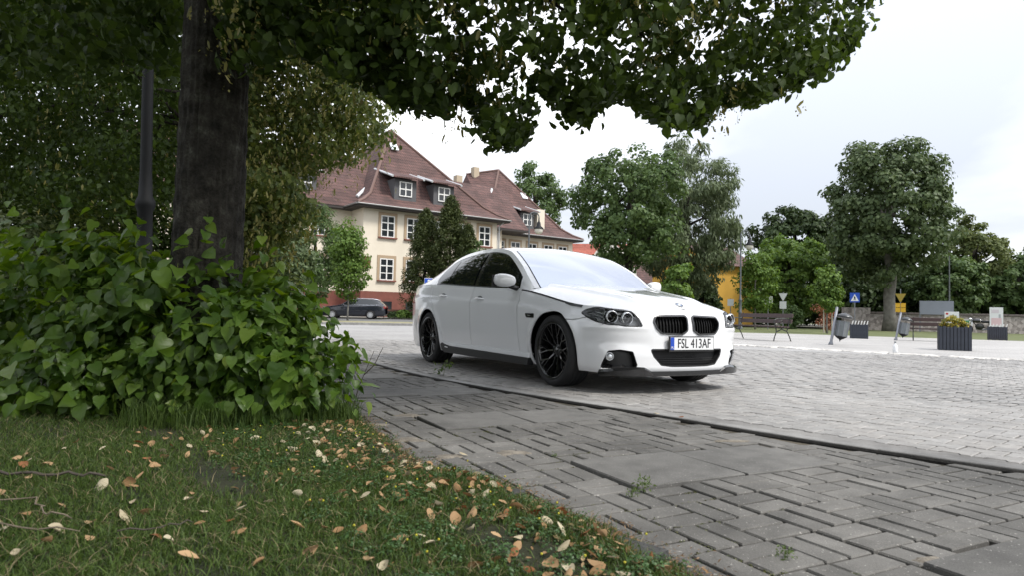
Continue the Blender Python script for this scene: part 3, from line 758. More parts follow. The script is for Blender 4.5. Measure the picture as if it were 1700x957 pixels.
for t in (2.3, 4.8, 7.4, 10.0, 12.5):
    put_window(W1, t, -.012, 7.2, school); put_window(W1, t, -.012, 3.4, school)
    bw = MB(); bw.box((t, -.072, .95), (1.15, .03, 1.0)); bw.build('cellar_window', M_PANE, school)
for t in (-3, -5.6, -8.2, -11, -13.6): put_window(W1, t, 2.788, 7.2, school); put_window(W1, t, 2.788, 3.4, school)
for t in (19.4, 21.6, 24.0, 26.4, 28.6): put_window(W1, t, 7.488, 7.0, school); put_window(W1, t, 7.488, 3.3, school)
# shed dormers
def dormer(t, q, z, w=2.2, h=1.75, back=3.4, parent=None):
    d_ = empty('dormer', (t, q, z)); d_.parent = school
    b = MB(); b.box((0, back / 2, h / 2 - .2), (w, back, h + .4)); b.build('cheek', mat('slate', (.085, .085, .09), .8), d_)
    rf = MB(); rf.add([(-w / 2 - .45, -.55, h - .02), (w / 2 + .45, -.55, h - .02), (w / 2 + .45, back, h + 1.25), (-w / 2 - .45, back, h + 1.25), (-w / 2 - .45, -.55, h + .12), (w / 2 + .45, -.55, h + .12), (w / 2 + .45, back, h + 1.39), (-w / 2 - .45, back, h + 1.39)], [(3, 2, 1, 0), (4, 5, 6, 7), (0, 1, 5, 4), (1, 2, 6, 5), (2, 3, 7, 6), (3, 0, 4, 7)]); rf.build('dormer_roof', M_ROOF, d_)
    for s in (-1, 1):
        bb = MB(); bb.tube([(s * (w / 2 + .47), -.6, h + .06), (s * (w / 2 + .47), back, h + 1.32)], .11, 6); bb.build('verge_board', M_FLASH, d_)
    put_window(W2, 0, -.02, .16, d_, False)
    return d_
dormer(4.2, .55, 10.95); dormer(8.2, .55, 10.95); dormer(23.6, 8.0, 10.9, 1.9); dormer(-4.2, 3.2, 10.9)
cp_ = MB(); cp_.box((25.6, 8.55, 12.0), (1.1, 1.2, 2.3)); cp_.build('chimney', M_CREAM, rB)
for (t, q, z, h) in [(8.9, 7.6, 14.3, 2.0), (15.4, 10.2, 15.0, 1.1), (20.4, 14.6, 17.2, 1.3)]:
    c = MB(); c.box((t, q, z + h / 2), (.75, .75, h)); c.build('chimney', mat('chimney_buff', (.42, .35, .26), .9), rM)
for (t, q, z, par) in [(4.9, 4.75, 16.65, rA), (25.5, 11.3, 15.2, rB)]:
    sk = MB(); sk.box((t, q, z), (.75, 1.0, .10), rx=R(50)); sk.build('skylight', mat('skylight', (.65, .68, .70), .2), par)
for (t, q) in ((14.15, -.12), (17.3, 4.85)):
    dp = MB(); dp.tube([(t, q, 0), (t, q, 9.3), (t + .3, q - .6, 9.75)], .07, 6); dp.build('downpipe', mat('zinc', (.40, .41, .42), .5, metal=.3), school)
pq = MB(); pq.box((.45, -.03, 4.9), (.65, .04, .95)); pq.build('plaque', mat('plaque_brown', (.14, .055, .03), .6), school)
sg = MB(); sg.box((-7.2, 2.77, 6.3), (1.35, .06, 1.1)); so = sg.build('name_board', mat('board_white', (.62, .65, .70), .5), school)
sg = MB(); sg.box((-7.2, 2.73, 6.62), (1.3, .02, .4)); sg.build('board_heading', mat('board_blue', (.05, .12, .45), .5), so)

# ------------------------------------------------------------------ houses farther off
def house(name, loc, rz, w, d, hw, hr, mw, mr, label, wins=()):
    h_ = empty(name, loc, rz, label, 'house'); b = MB(); b.box((0, 0, hw / 2), (w, d, hw))
    b.add([(-w / 2, -d / 2, hw), (-w / 2, d / 2, hw), (-w / 2, 0, hw + hr)], [(0, 2, 1)]); b.add([(w / 2, -d / 2, hw), (w / 2, d / 2, hw), (w / 2, 0, hw + hr)], [(0, 1, 2)]); b.build('wall', mw, h_)
    o = .5; s_ = hr / (d / 2)
    rf = MB(); rf.add([(-w / 2 - o, -d / 2 - o, hw - o * s_), (w / 2 + o, -d / 2 - o, hw - o * s_), (w / 2 + o, 0, hw + hr), (-w / 2 - o, 0, hw + hr), (-w / 2 - o, d / 2 + o, hw - o * s_), (w / 2 + o, d / 2 + o, hw - o * s_)], [(0, 1, 2, 3), (3, 2, 5, 4)])
    rf.v = [(a, b_, c + .05) for a, b_, c in rf.v]; rf.build('roof', mr, h_)
    for (x_, z_) in wins: put_window(W1, x_, -d / 2 - .012, z_, h_)
    return h_
M_WHITEW = mat('white_render', (.66, .64, .58), .9, var=.05, scale=1); M_YELLOW = mat('ochre_render', (.52, .30, .05), .9, var=.08, scale=.8)
hr_ = house('town_house', (9.0, 98, 0), R(-6), 15, 10, 7.0, 4.2, M_WHITEW, M_ROOF2, 'white house with bright red roof and rounded gable beyond the school', [(-5, 4), (-2, 4), (4, 4)])
gb = MB(); poly = [(-3.6, 0), (3.6, 0), (3.6, 7.2), (2.9, 7.5), (2.5, 8.6), (1.9, 9.6), (1.0, 10.3), (0, 10.5), (-1.0, 10.3), (-1.9, 9.6), (-2.5, 8.6), (-2.9, 7.5), (-3.6, 7.2)]
gb.prism(poly, -6.4, -4.6, lambda a, b, c: (a + 5.0, c, b)); gb.build('gable', M_WHITEW, hr_)
house('town_house', (22.5, 96, 0), R(14), 14, 9, 4.6, 4.4, M_WHITEW, M_ROOF, 'low house with brown tiled roof behind the dark maple', [(-4, 1.6), (2, 1.6)])
house('town_house', (17.0, 60, 0), R(32), 5.2, 7.0, 5.4, 2.0, M_YELLOW, M_ROOF, 'ochre yellow house half hidden by the willow', [])

# ------------------------------------------------------------------ boundary wall of field stone
def stone_mat():
    m = bpy.data.materials.new('field_stone'); m.use_nodes = True; nt = m.node_tree; b = nt.nodes['Principled BSDF']; tc = N(nt, 'ShaderNodeTexCoord')
    vo = N(nt, 'ShaderNodeTexVoronoi'); vo.inputs['Scale'].default_value = 4.8; nt.links.new(tc.outputs['Object'], vo.inputs['Vector'])
    ve = N(nt, 'ShaderNodeTexVoronoi', feature='DISTANCE_TO_EDGE'); ve.inputs['Scale'].default_value = 4.8; nt.links.new(tc.outputs['Object'], ve.inputs['Vector'])
    r_ = N(nt, 'ShaderNodeValToRGB'); el = r_.color_ramp.elements; el[0].color = (.17, .15, .14, 1); el[1].color = (.42, .38, .36, 1); sp = N(nt, 'ShaderNodeSeparateColor'); nt.links.new(vo.outputs['Color'], sp.inputs[0]); nt.links.new(sp.outputs[0], r_.inputs[0])
    mr = N(nt, 'ShaderNodeMapRange'); mr.inputs[1].default_value = 0; mr.inputs[2].default_value = .06; mr.inputs[3].default_value = .75; mr.inputs[4].default_value = 1; nt.links.new(ve.outputs['Distance'], mr.inputs[0])
    mu = N(nt, 'ShaderNodeMix', data_type='RGBA', blend_type='MULTIPLY'); mu.inputs[0].default_value = 1; nt.links.new(r_.outputs[0], mu.inputs[6]); nt.links.new(mr.outputs[0], mu.inputs[7]); nt.links.new(mu.outputs[2], b.inputs['Base Color']); b.inputs['Roughness'].default_value = .9
    bp = N(nt, 'ShaderNodeBump'); bp.inputs['Strength'].default_value = .7; bp.inputs['Distance'].default_value = .05; nt.links.new(mr.outputs[0], bp.inputs['Height']); nt.links.new(bp.outputs[0], b.inputs['Normal']); return m
M_STONE = stone_mat()
wallr = empty('stone_wall', (24, 52, 0), 0, 'long low field-stone wall with dark coping in front of the wood', 'wall')
pa, pb = Vector((2.0, 0.5, 0)), Vector((48, -10, 0)); wd = (pb - pa); wa_ = math.atan2(wd.y, wd.x)
w_ = MB(); c = (pa + pb) / 2; w_.box((c.x, c.y, .62), (wd.length, .45, 1.26), rz=wa_); w_.build('masonry', M_STONE, wallr)
n = int(wd.length / 1.1)
for i in range(n):
    c = pa + wd * (i + .5) / n; k = MB(); k.box((0, 0, 0), (wd.length / n - .02, .62, .16)); o = k.build('coping_stone', mat('coping', (.105, .09, .085), .9, var=.25, scale=3), wallr, bevel=.02); o.location = (c.x, c.y, 1.34 + r3.normal(0, .008)); o.rotation_euler = (0, 0, wa_)
for (t) in (0.02,):
    c = pa + wd * t; k = MB(); k.box((c.x, c.y, .85), (1.9, .7, 1.75), rz=wa_); k.build('pier', M_STONE, wallr)
# ------------------------------------------------------------------ vegetation
def unit(v): return v / (np.linalg.norm(v, axis=-1, keepdims=True) + 1e-9)
DIAMOND = (np.array([(0, 0, 0), (.42, .42, .05), (0, 1, -.10), (-.42, .42, .05)]), np.array([(0, 1, 2), (0, 2, 3)]))
LINDEN = (np.array([(0, 0, 0), (.26, -.07, .03), (.47, .18, .07), (.42, .52, .05), (.20, .82, -.02), (0, 1.08, -.12), (-.20, .82, -.02), (-.42, .52, .05), (-.47, .18, .07), (-.26, -.07, .03), (0, .45, -.03)]),
          np.array([(0, 1, 10), (1, 2, 10), (2, 3, 10), (3, 4, 10), (4, 5, 10), (5, 6, 10), (6, 7, 10), (7, 8, 10), (8, 9, 10), (9, 0, 10)]))
OVAL = (np.array([(0, 0, 0), (.34, .28, .05), (.30, .66, .02), (0, 1, -.12), (-.30, .66, .02), (-.34, .28, .05)]), np.array([(0, 1, 2), (0, 2, 3), (0, 3, 4), (0, 4, 5)]))
def leaves(P, Nrm, size, tpl, r_, droop=.35, jit=.5):
    """leaf blades at P facing roughly Nrm; tips hang down"""
    n = len(P); tv, tt = tpl
    nn = unit(Nrm + r_.normal(0, jit, (n, 3)))
    tip = r_.normal(0, 1, (n, 3)) ; tip[:, 2] -= droop * 2.2
    tip = unit(tip - nn * (tip * nn).sum(1, keepdims=True)); sd = np.cross(tip, nn)
    s = size * r_.uniform(.7, 1.25, n)
    V = P[:, None] + s[:, None, None] * (tv[None, :, 0, None] * sd[:, None] + tv[None, :, 1, None] * tip[:, None] + tv[None, :, 2, None] * nn[:, None])
    T = tt[None] + (np.arange(n) * len(tv))[:, None, None]
    return V.reshape(-1, 3), T.reshape(-1, 3)
def merge(parts):
    V, T, b = [], [], 0
    for v, t in parts: V.append(v); T.append(t + b); b += len(v)
    return np.concatenate(V), np.concatenate(T)
def cluster_leaves(C, rad, per, size, tpl, r_, center, droop=.35, up=.35, flat=.75):
    """puffs of leaves around the points C (rad per puff)"""
    n = len(C); rad = np.broadcast_to(np.asarray(rad, float), (n,))
    d = unit(r_.normal(0, 1, (n * per, 3))); rr_ = r_.uniform(.25, 1, n * per) ** .5
    off = d * rr_[:, None]; off[:, 2] *= flat
    P = np.repeat(C, per, 0) + off * np.repeat(rad, per)[:, None]
    Nn = unit(off) * .8 + unit(P - center) * .5 + np.array([0, 0, up])
    return leaves(P, Nn, size, tpl, r_, droop)
M_BARK = noise_mat('bark', [(.3, (.014, .012, .010)), (.55, (.034, .029, .024)), (.75, (.065, .060, .052))], 9, .95, .9, 26, fine=(60, .4), bdist=.03)
M_BARKL = noise_mat('bark_pale', [(.3, (.09, .085, .075)), (.7, (.22, .21, .19))], 3, .95, .6, 12)
def trunk_mb(base, top, r0, r1, limbs=(), n=12, wob=.04, seed=0):
    r_ = np.random.default_rng(seed); m_ = MB(); base, top = Vector(base), Vector(top); K = 9
    pts = [base.lerp(top, t) + Vector((r_.normal(0, wob), r_.normal(0, wob), 0)) * min(1, t * 3) for t in np.linspace(0, 1, K)]
    rd = [r0 * 1.35] + [r0 + (r1 - r0) * t for t in np.linspace(0, 1, K)[1:]]
    m_.tube(pts, rd, n)
    for (st, end, ra) in limbs:
        a = base.lerp(top, st); e_ = Vector(end); mid = a.lerp(e_, .5) + Vector((r_.normal(0, .1), r_.normal(0, .1), (e_ - a).length * .12))
        q = [a, a.lerp(mid, .5) + Vector((0, 0, .03)), mid, mid.lerp(e_, .5), e_]
        m_.tube(q, [ra, ra * .8, ra * .62, ra * .4, ra * .15], 7)
    return m_
def crown_points(c, rad, n, r_, shell=.55, flatten_low=.0, lump=.18):
    """points through an uneven ellipsoid, crowded towards its skin"""
    d = unit(r_.normal(0, 1, (n, 3)))
    ph = r_.uniform(0, 6.28, (5, 3)); fr = r_.uniform(1.5, 4, (5, 3))
    w = sum(np.sin(d @ (fr[i] * np.cos(ph[i])) * 2 + ph[i, 0]) for i in range(5)) / 5
    k = (shell + (1 - shell) * r_.uniform(0, 1, n) ** .6) * (1 + lump * w)
    P = np.asarray(c) + d * k[:, None] * np.asarray(rad)
    return P
def tree(name, base, height, c, rad, mat_, label, cat='tree', group=None, n=170, per=46, size=.26, puff=.16, trunk=(.2, .12), seed=0, tpl=DIAMOND, bark=None, low=None, lump=.18, droop=.35, shell=.5, extra=None, limbs=7):
    r_ = np.random.default_rng(seed)
    root = empty(name, base, 0, label, cat, group)
    c = np.array(c, float); C = crown_points(c, rad, n, r_, shell, lump=lump)
    if extra is not None: C = np.concatenate([C, extra(r_, c)])
    if low is not None: C = C[C[:, 2] > low]
    pr = puff * np.mean(rad) * r_.uniform(.7, 1.3, len(C))
    V, T = cluster_leaves(C, pr, per, size, tpl, r_, c, droop)
    o = obj('crown', fast_mesh('crown', V - np.array(base), T), mat_, root, kind='stuff')
    lim = [(r_.uniform(.5, .95), C[i] * .8 + c * .2 - np.array(base), trunk[1] * .55) for i in r_.choice(len(C), limbs, False)]
    tm = trunk_mb((0, 0, -.1), (c[0] - base[0], c[1] - base[1], c[2] - base[2] + rad[2] * .35), trunk[0], trunk[1], lim, seed=seed, wob=trunk[0] * .25)
    tm.build('trunk', bark or M_BARK, root, smooth=True)
    return root

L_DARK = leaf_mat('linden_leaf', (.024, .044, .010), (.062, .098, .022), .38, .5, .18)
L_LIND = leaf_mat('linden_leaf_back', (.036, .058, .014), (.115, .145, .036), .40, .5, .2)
L_BRACT = leaf_mat('linden_bract', (.12, .125, .035), (.24, .225, .075), .40)
L_BUSH = leaf_mat('sucker_leaf', (.040, .088, .012), (.112, .190, .030), .42, .40, .30)
L_BUSHY = leaf_mat('young_sucker_leaf', (.085, .15, .02), (.16, .22, .04), .42, .38, .35)
L_OLIVE = leaf_mat('olive_leaf', (.050, .078, .032), (.105, .142, .062), .28, .5, .2)
L_GREEN = leaf_mat('fresh_leaf', (.060, .115, .022), (.130, .200, .045), .32, .5, .2)
L_MID = leaf_mat('mid_leaf', (.046, .082, .026), (.104, .155, .056), .30, .5, .2)
L_WILLOW = leaf_mat('willow_leaf', (.078, .106, .054), (.145, .180, .098), .30, .5, .2)
L_DEEP = leaf_mat('deep_leaf', (.018, .034, .011), (.046, .072, .022), .22, .5, .2)
L_CONI = leaf_mat('conifer_leaf', (.034, .052, .016), (.074, .090, .028), .14, .5, .2)
L_YELL = leaf_mat('yellowing_leaf', (.068, .094, .030), (.140, .165, .058), .30, .5, .2)
L_RUST = leaf_mat('rust_leaf', (.20, .075, .040), (.32, .15, .085), .25)

# --- the near linden: trunk beside the frame's left third, boughs reaching over the car
LT = Vector((-1.97, 4.25, 0))
r_ = np.random.default_rng(21)
lin = empty('linden_tree', LT, 0, 'dark-trunked linden rising out of the leafy bush with boughs over the white car', 'tree')
bx = [300, 380, 430, 520, 560, 600, 640, 700, 750, 775, 790, 830, 870, 888, 905, 930, 960, 1000, 1040, 1080, 1130, 1165, 1185, 1250, 1300, 1350, 1400, 1435, 1470]
by = [60, 110, 110, 105, 118, 130, 158, 176, 188, 130, 200, 246, 236, 150, 150, 186, 200, 172, 162, 196, 214, 206, 172, 174, 152, 128, 92, 45, -120]
def bough_cloud(n, lo, hi, d0, d1, ytop, pad=14):
    out_ = []
    while len(out_) < n:
        x_ = r_.uniform(lo, hi); b_ = np.interp(x_, bx, by); y_ = b_ - pad - (b_ - pad - ytop) * r_.uniform(0, 1) ** 1.1
        if y_ > b_ - pad: continue
        # open sky holes
        h_ = math.sin(x_ * .031 + 1.3) * math.sin(y_ * .055 + x_ * .011) + .5 * math.sin(x_ * .083 + y_ * .06)
        if h_ > .78 and r_.uniform() < .85: continue
        t = np.interp(x_, [380, 900, 1450], [0, .35, .75]) + r_.normal(0, .28)
        out_.append(view_point(x_, y_, d0 + (d1 - d0) * min(max(t, 0), 1)))
    return np.array([tuple(p) for p in out_])
C1 = bough_cloud(760, 385, 1440, 3.9, 6.4, -330)
cc = np.array([-1.2, 4.6, 4.6])
V1, T1 = cluster_leaves(C1, r_.uniform(.12, .22, len(C1)), 30, .058, LINDEN, r_, cc, .75, .2, .8)
low_e = np.array([view_point(x_, np.interp(x_, bx, by) - r_.uniform(8, 26), np.interp(x_, [380, 900, 1450], [4.2, 5.0, 6.0]) + r_.normal(0, .3)) for x_ in r_.uniform(560, 1430, 330)])
V1b, T1b = cluster_leaves(low_e, .085, 16, .056, LINDEN, r_, cc, .9, .1, .9)
left_c2 = np.array([view_point(r_.uniform(195, 300), r_.uniform(-40, 82), r_.uniform(5.0, 6.4)) for _ in range(46)])
left_c = np.array([view_point(r_.uniform(-60, 300), r_.uniform(-260, 110), r_.uniform(4.4, 6.0)) for _ in range(170)])
left_c = np.concatenate([left_c, left_c2])
V1c, T1c = cluster_leaves(left_c, .2, 28, .060, LINDEN, r_, cc, .75, .2)
# the rest of the crown above the frame
CU = crown_points((-1.6, 4.9, 6.2), (4.9, 4.4, 3.6), 900, r_, .45)
elev = (CU[:, 2] - CAM_H) / np.maximum(CU[:, 1], .3)
CU = CU[((elev > .72) | (CU[:, 1] < 0)) & (CU[:, 2] > 3.2)]
V2, T2 = cluster_leaves(CU, .42, 34, .12, DIAMOND, r_, cc, .4, .3)
V, T = merge([(V1, T1), (V1b, T1b), (V1c, T1c), (V2, T2)])
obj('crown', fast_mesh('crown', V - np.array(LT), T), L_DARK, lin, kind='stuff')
def bracts(C, n, spread, size, parent, origin, name='blossom'):
    """pale hanging bracts with flower tufts"""
    i = r_.integers(0, len(C), n); P = C[i] + r_.normal(0, spread, (n, 3)) + np.array([0, -1.0, -.55]) * np.abs(r_.normal(0, spread * 1.3, (n, 1)))
    Vb, Tb = leaves(P, r_.normal(0, 1, (n, 3)) * np.array([1, 1, .3]), size, (np.array([(0, 0, 0), (.16, .3, .02), (.13, .8, 0), (0, 1, -.04), (-.13, .8, 0), (-.16, .3, .02)]), OVAL[1]), r_, 1.2, .2)
    tp = P + np.array([0, 0, -size * .9]); k = 4
    Q = np.repeat(tp, k, 0) + r_.normal(0, size * .22, (n * k, 3))
    Vc, Tc = leaves(Q, r_.normal(0, 1, (n * k, 3)), size * .26, DIAMOND, r_, .2, .6)
    Vx, Tx = merge([(Vb, Tb), (Vc, Tc)])
    return obj(name, fast_mesh(name, Vx - np.array(origin), Tx), L_BRACT, parent, kind='stuff')
sel = np.array([p for p in np.concatenate([C1, low_e]) if math.sin(p[0] * 2.1) * math.cos(p[2] * 3.7 + p[0]) > .05 and p[0] / p[1] < .46])
bracts(sel, 2300, .085, .070, lin, LT)
lim = []
for (px_, py_, d_, ra) in [(640, 60, 4.4, .055), (820, 120, 4.8, .05), (1000, 60, 5.1, .05), (1120, 110, 5.5, .045), (1290, 60, 5.9, .045), (930, -60, 4.9, .07), (480, -20, 4.2, .05), (150, 0, 5.0, .06), (40, -80, 5.4, .06)]:
    lim.append((r_.uniform(.52, .75), view_point(px_, py_, d_) - LT, ra))
for (x_, y_, z_) in [(-3.5, 3.6, 6), (-1, 2.5, 6.5), (.5, 4.5, 6.8), (-2.4, 6.4, 7), (-1.6, 4.6, 8.2)]: lim.append((.8, Vector((x_, y_, z_)) - LT, .08))
tb = trunk_mb((0, 0, -.05), (.03, .1, 6.0), .205, .150, lim, 20, .012, 5)
tb.v = tb.v[9 * 20:]; tb.f = [tuple(i - 180 for i in q) for q in tb.f if min(q) >= 180]      # limbs only; the stem itself gets ridged bark
NA, NZ = 110, 150
za = np.linspace(-.05, 6.0, NZ); th_ = np.linspace(0, 2 * np.pi, NA, endpoint=False); ZA, TH = np.meshgrid(za, th_, indexing='ij')
wob = .55 * np.sin(ZA * 2.1 + np.sin(TH * 3)) + .3 * np.sin(ZA * 5.3 + 2 * np.sin(TH * 2 + 1))
rid = np.abs(np.sin(TH * 13 + wob * 1.6)) ** .7 * .55 + np.abs(np.sin(TH * 21 - wob * 2.2 + ZA * 1.3)) ** .8 * .30 + .25 * np.sin(ZA * 31 + TH * 9) * np.sin(TH * 17 + ZA * 4)
rb_ = np.interp(ZA, [-.05, .25, .6, 1.2, 3.5, 6.0], [.29, .225, .205, .196, .182, .15])
rr_t = rb_ * (1 + .03 * np.sin(TH * 2 + ZA * .6) + .015 * np.sin(TH * 5 - ZA)) + .024 * (rid - .5)
lx, ly = .005 * ZA + .012 * np.sin(ZA * 1.3), .016 * ZA
VT = np.stack([lx + rr_t * np.cos(TH), ly + rr_t * np.sin(TH), ZA], -1).reshape(-1, 3)
ia = np.arange((NZ - 1) * NA); i0_, j0_ = ia // NA, ia % NA; j1_ = (j0_ + 1) % NA
FT = np.stack([i0_ * NA + j0_, i0_ * NA + j1_, (i0_ + 1) * NA + j1_, (i0_ + 1) * NA + j0_], 1)
M_BARKN = noise_mat('linden_bark', [(.32, (.012, .011, .009)), (.52, (.034, .031, .026)), (.66, (.062, .060, .050)), (.74, (.12, .125, .105))], 11, .95, .8, 70, fine=(70, .3), bdist=.012)
obj('trunk', fast_mesh('trunk', VT, FT, True), M_BARKN, lin)
tb.build('limbs', M_BARK, lin, smooth=True, kind='stuff')


for nb_, cn_, lb_, sd_ in (((-3.4, -3.2, 0), (-2.7, -2.3, 5.0), 'next linden of the row along the lawn, its crown shading the grass', 23),):  # tree added out of view, its crown keeps sky light off lawn and bush
    r_ = np.random.default_rng(sd_); nl_ = empty('linden_tree', nb_, 0, lb_, 'tree')  # the added unseen linden, there only for its shade
    CN = crown_points(cn_, (4.8, 4.5, 3.2), 760, r_, .45); CN = CN[(CN[:, 2] > 2.3) & ((CN[:, 2] - CAM_H > .75 * CN[:, 1] + .3) | (CN[:, 1] < 0) | (CN[:, 0] < -1.0 * CN[:, 1] - .5))]
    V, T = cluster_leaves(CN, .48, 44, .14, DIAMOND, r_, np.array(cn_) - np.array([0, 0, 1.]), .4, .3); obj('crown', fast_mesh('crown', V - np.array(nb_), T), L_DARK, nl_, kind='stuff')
    trunk_mb((0, 0, -.05), (.3, .3, 5.5), .2, .12, [(r_.uniform(.5, .9), CN[i] - np.array(nb_), .06) for i in r_.choice(len(CN), 8, False)], 12, .02, 6).build('trunk', M_BARK, nl_, smooth=True)
# --- two lindens behind it
def back_linden(name, label, cloud, base, top, seed, nb, leaf=.062, mat_=None, per=34, rad=(.22, .42), tr=(.22, .14), deep=None):
    global r_
    r_ = np.random.default_rng(seed)
    root = empty(name, base, 0, label, 'tree')
    C = cloud(); cen = np.array([base[0], base[1], 4.5])
    V, T = cluster_leaves(C, r_.uniform(rad[0], rad[1], len(C)), per, leaf, OVAL, r_, cen, .6, .3, .7)
    CU = crown_points((base[0], base[1], 7.5), (4.2, 4.0, 4.2), 330, r_, .45)
    e_ = (CU[:, 2] - CAM_H) / CU[:, 1]; CU = CU[(e_ > .42)]
    V2, T2 = cluster_leaves(CU, .5, 30, .16, DIAMOND, r_, cen, .4, .3)
    V, T = merge([(V, T), (V2, T2)] + ([cluster_leaves(deep(), .6, 46, .13, OVAL, r_, cen, .5, .3)] if deep else []))
    obj('crown', fast_mesh('crown', V - np.array(base), T), mat_ or L_LIND, root, kind='stuff')
    bracts(C, nb, .24, .085, root, base)
    trunk_mb((0, 0, -.05), (.1, 0, top), tr[0], tr[1], [(r_.uniform(.35, .8), C[i] - np.array(base), .05) for i in r_.choice(len(C), 9, False)], 12, .03, seed).build('trunk', M_BARK, root, smooth=True)
    return root
def region_cloud(poly, n, d0, d1, pad=0):
    out_ = []; P = np.array(poly); lo, hi = P.min(0), P.max(0)
    while len(out_) < n:
        q = r_.uniform(lo, hi, (400, 2)); q = q[sdf(poly, q[:, 0], q[:, 1]) < -pad]
        for a in q: out_.append(tuple(view_point(a[0], a[1], r_.uniform(d0, d1))))
    return np.array(out_[:n])
back_linden('linden_tree', 'blossoming linden with pale bracts half hiding the red-roofed school', lambda: np.concatenate([
    region_cloud([(385, -80), (560, -80), (600, 110), (640, 175), (650, 205), (630, 238), (590, 262), (535, 275), (505, 305), (500, 345), (455, 395), (415, 405), (385, 330)], 520, 9.5, 12.5, 8),
    region_cloud([(400, 290), (470, 300), (520, 352), (470, 395), (420, 410), (395, 380)], 110, 9.0, 10.5, 4)]),
    (-5.0, 12.4, 0), 9, 31, 4200, leaf=.080, rad=(.24, .46), per=40, tr=(.16, .10))
back_linden('linden_tree', 'shadowy linden behind the black lamp post', lambda: np.concatenate([
    region_cloud([(-260, -120), (300, -120), (300, 335), (180, 345), (90, 335), (-260, 345)], 430, 8.5, 12.0, 0),
    region_cloud([(-260, -80), (310, -80), (310, 345), (-260, 345)], 300, 12.5, 14, 0)]),
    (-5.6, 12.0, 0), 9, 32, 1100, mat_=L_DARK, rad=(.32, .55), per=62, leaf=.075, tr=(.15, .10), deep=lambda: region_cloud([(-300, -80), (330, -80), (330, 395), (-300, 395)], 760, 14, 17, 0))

# --- the leafy bush of root suckers at the trunk's foot
def heart(seed):
    r2 = np.random.default_rng(seed); K = 9; v = []; f = []
    # half outline of a linden leaf (x half width, y along the midrib)
    hw = [(0.0, .00), (.20, -.10), (.40, -.04), (.50, .14), (.49, .34), (.40, .55), (.26, .76), (.12, .94), (0.0, 1.12)]
    fold, curl, tw = r2.uniform(.10, .34), r2.uniform(.10, .38), r2.normal(0, .10)
    def zf(x_, y_): return abs(x_) * fold - curl * (y_ - .25) ** 2 * .8 + tw * x_ * y_ + .02 * math.sin(y_ * 19 + abs(x_) * 9)
    mid = [(0, y_, zf(0, y_)) for y_ in np.linspace(0, 1.12, K)]
    v += mid
    for sgn in (-1, 1):
        b_ = len(v)
        for i, (x_, y_) in enumerate(hw): v.append((sgn * x_, y_, zf(x_, y_)))
        for i in range(K - 1):
            q = (i, i + 1, b_ + i + 1, b_ + i)
            if i == 0: q = (0, 1, b_ + 1)
            if i == K - 2: q = (i, i + 1, b_ + i)
            f.append(q if sgn > 0 else q[::-1])
    v += [(-.012, 0, 0), (.012, 0, 0), (.008, -.42, .10), (-.008, -.42, .10)]; n_ = len(v); f.append((n_ - 4, n_ - 3, n_ - 2, n_ - 1))
    return v, f
HEARTS = [heart(i) for i in range(6)]
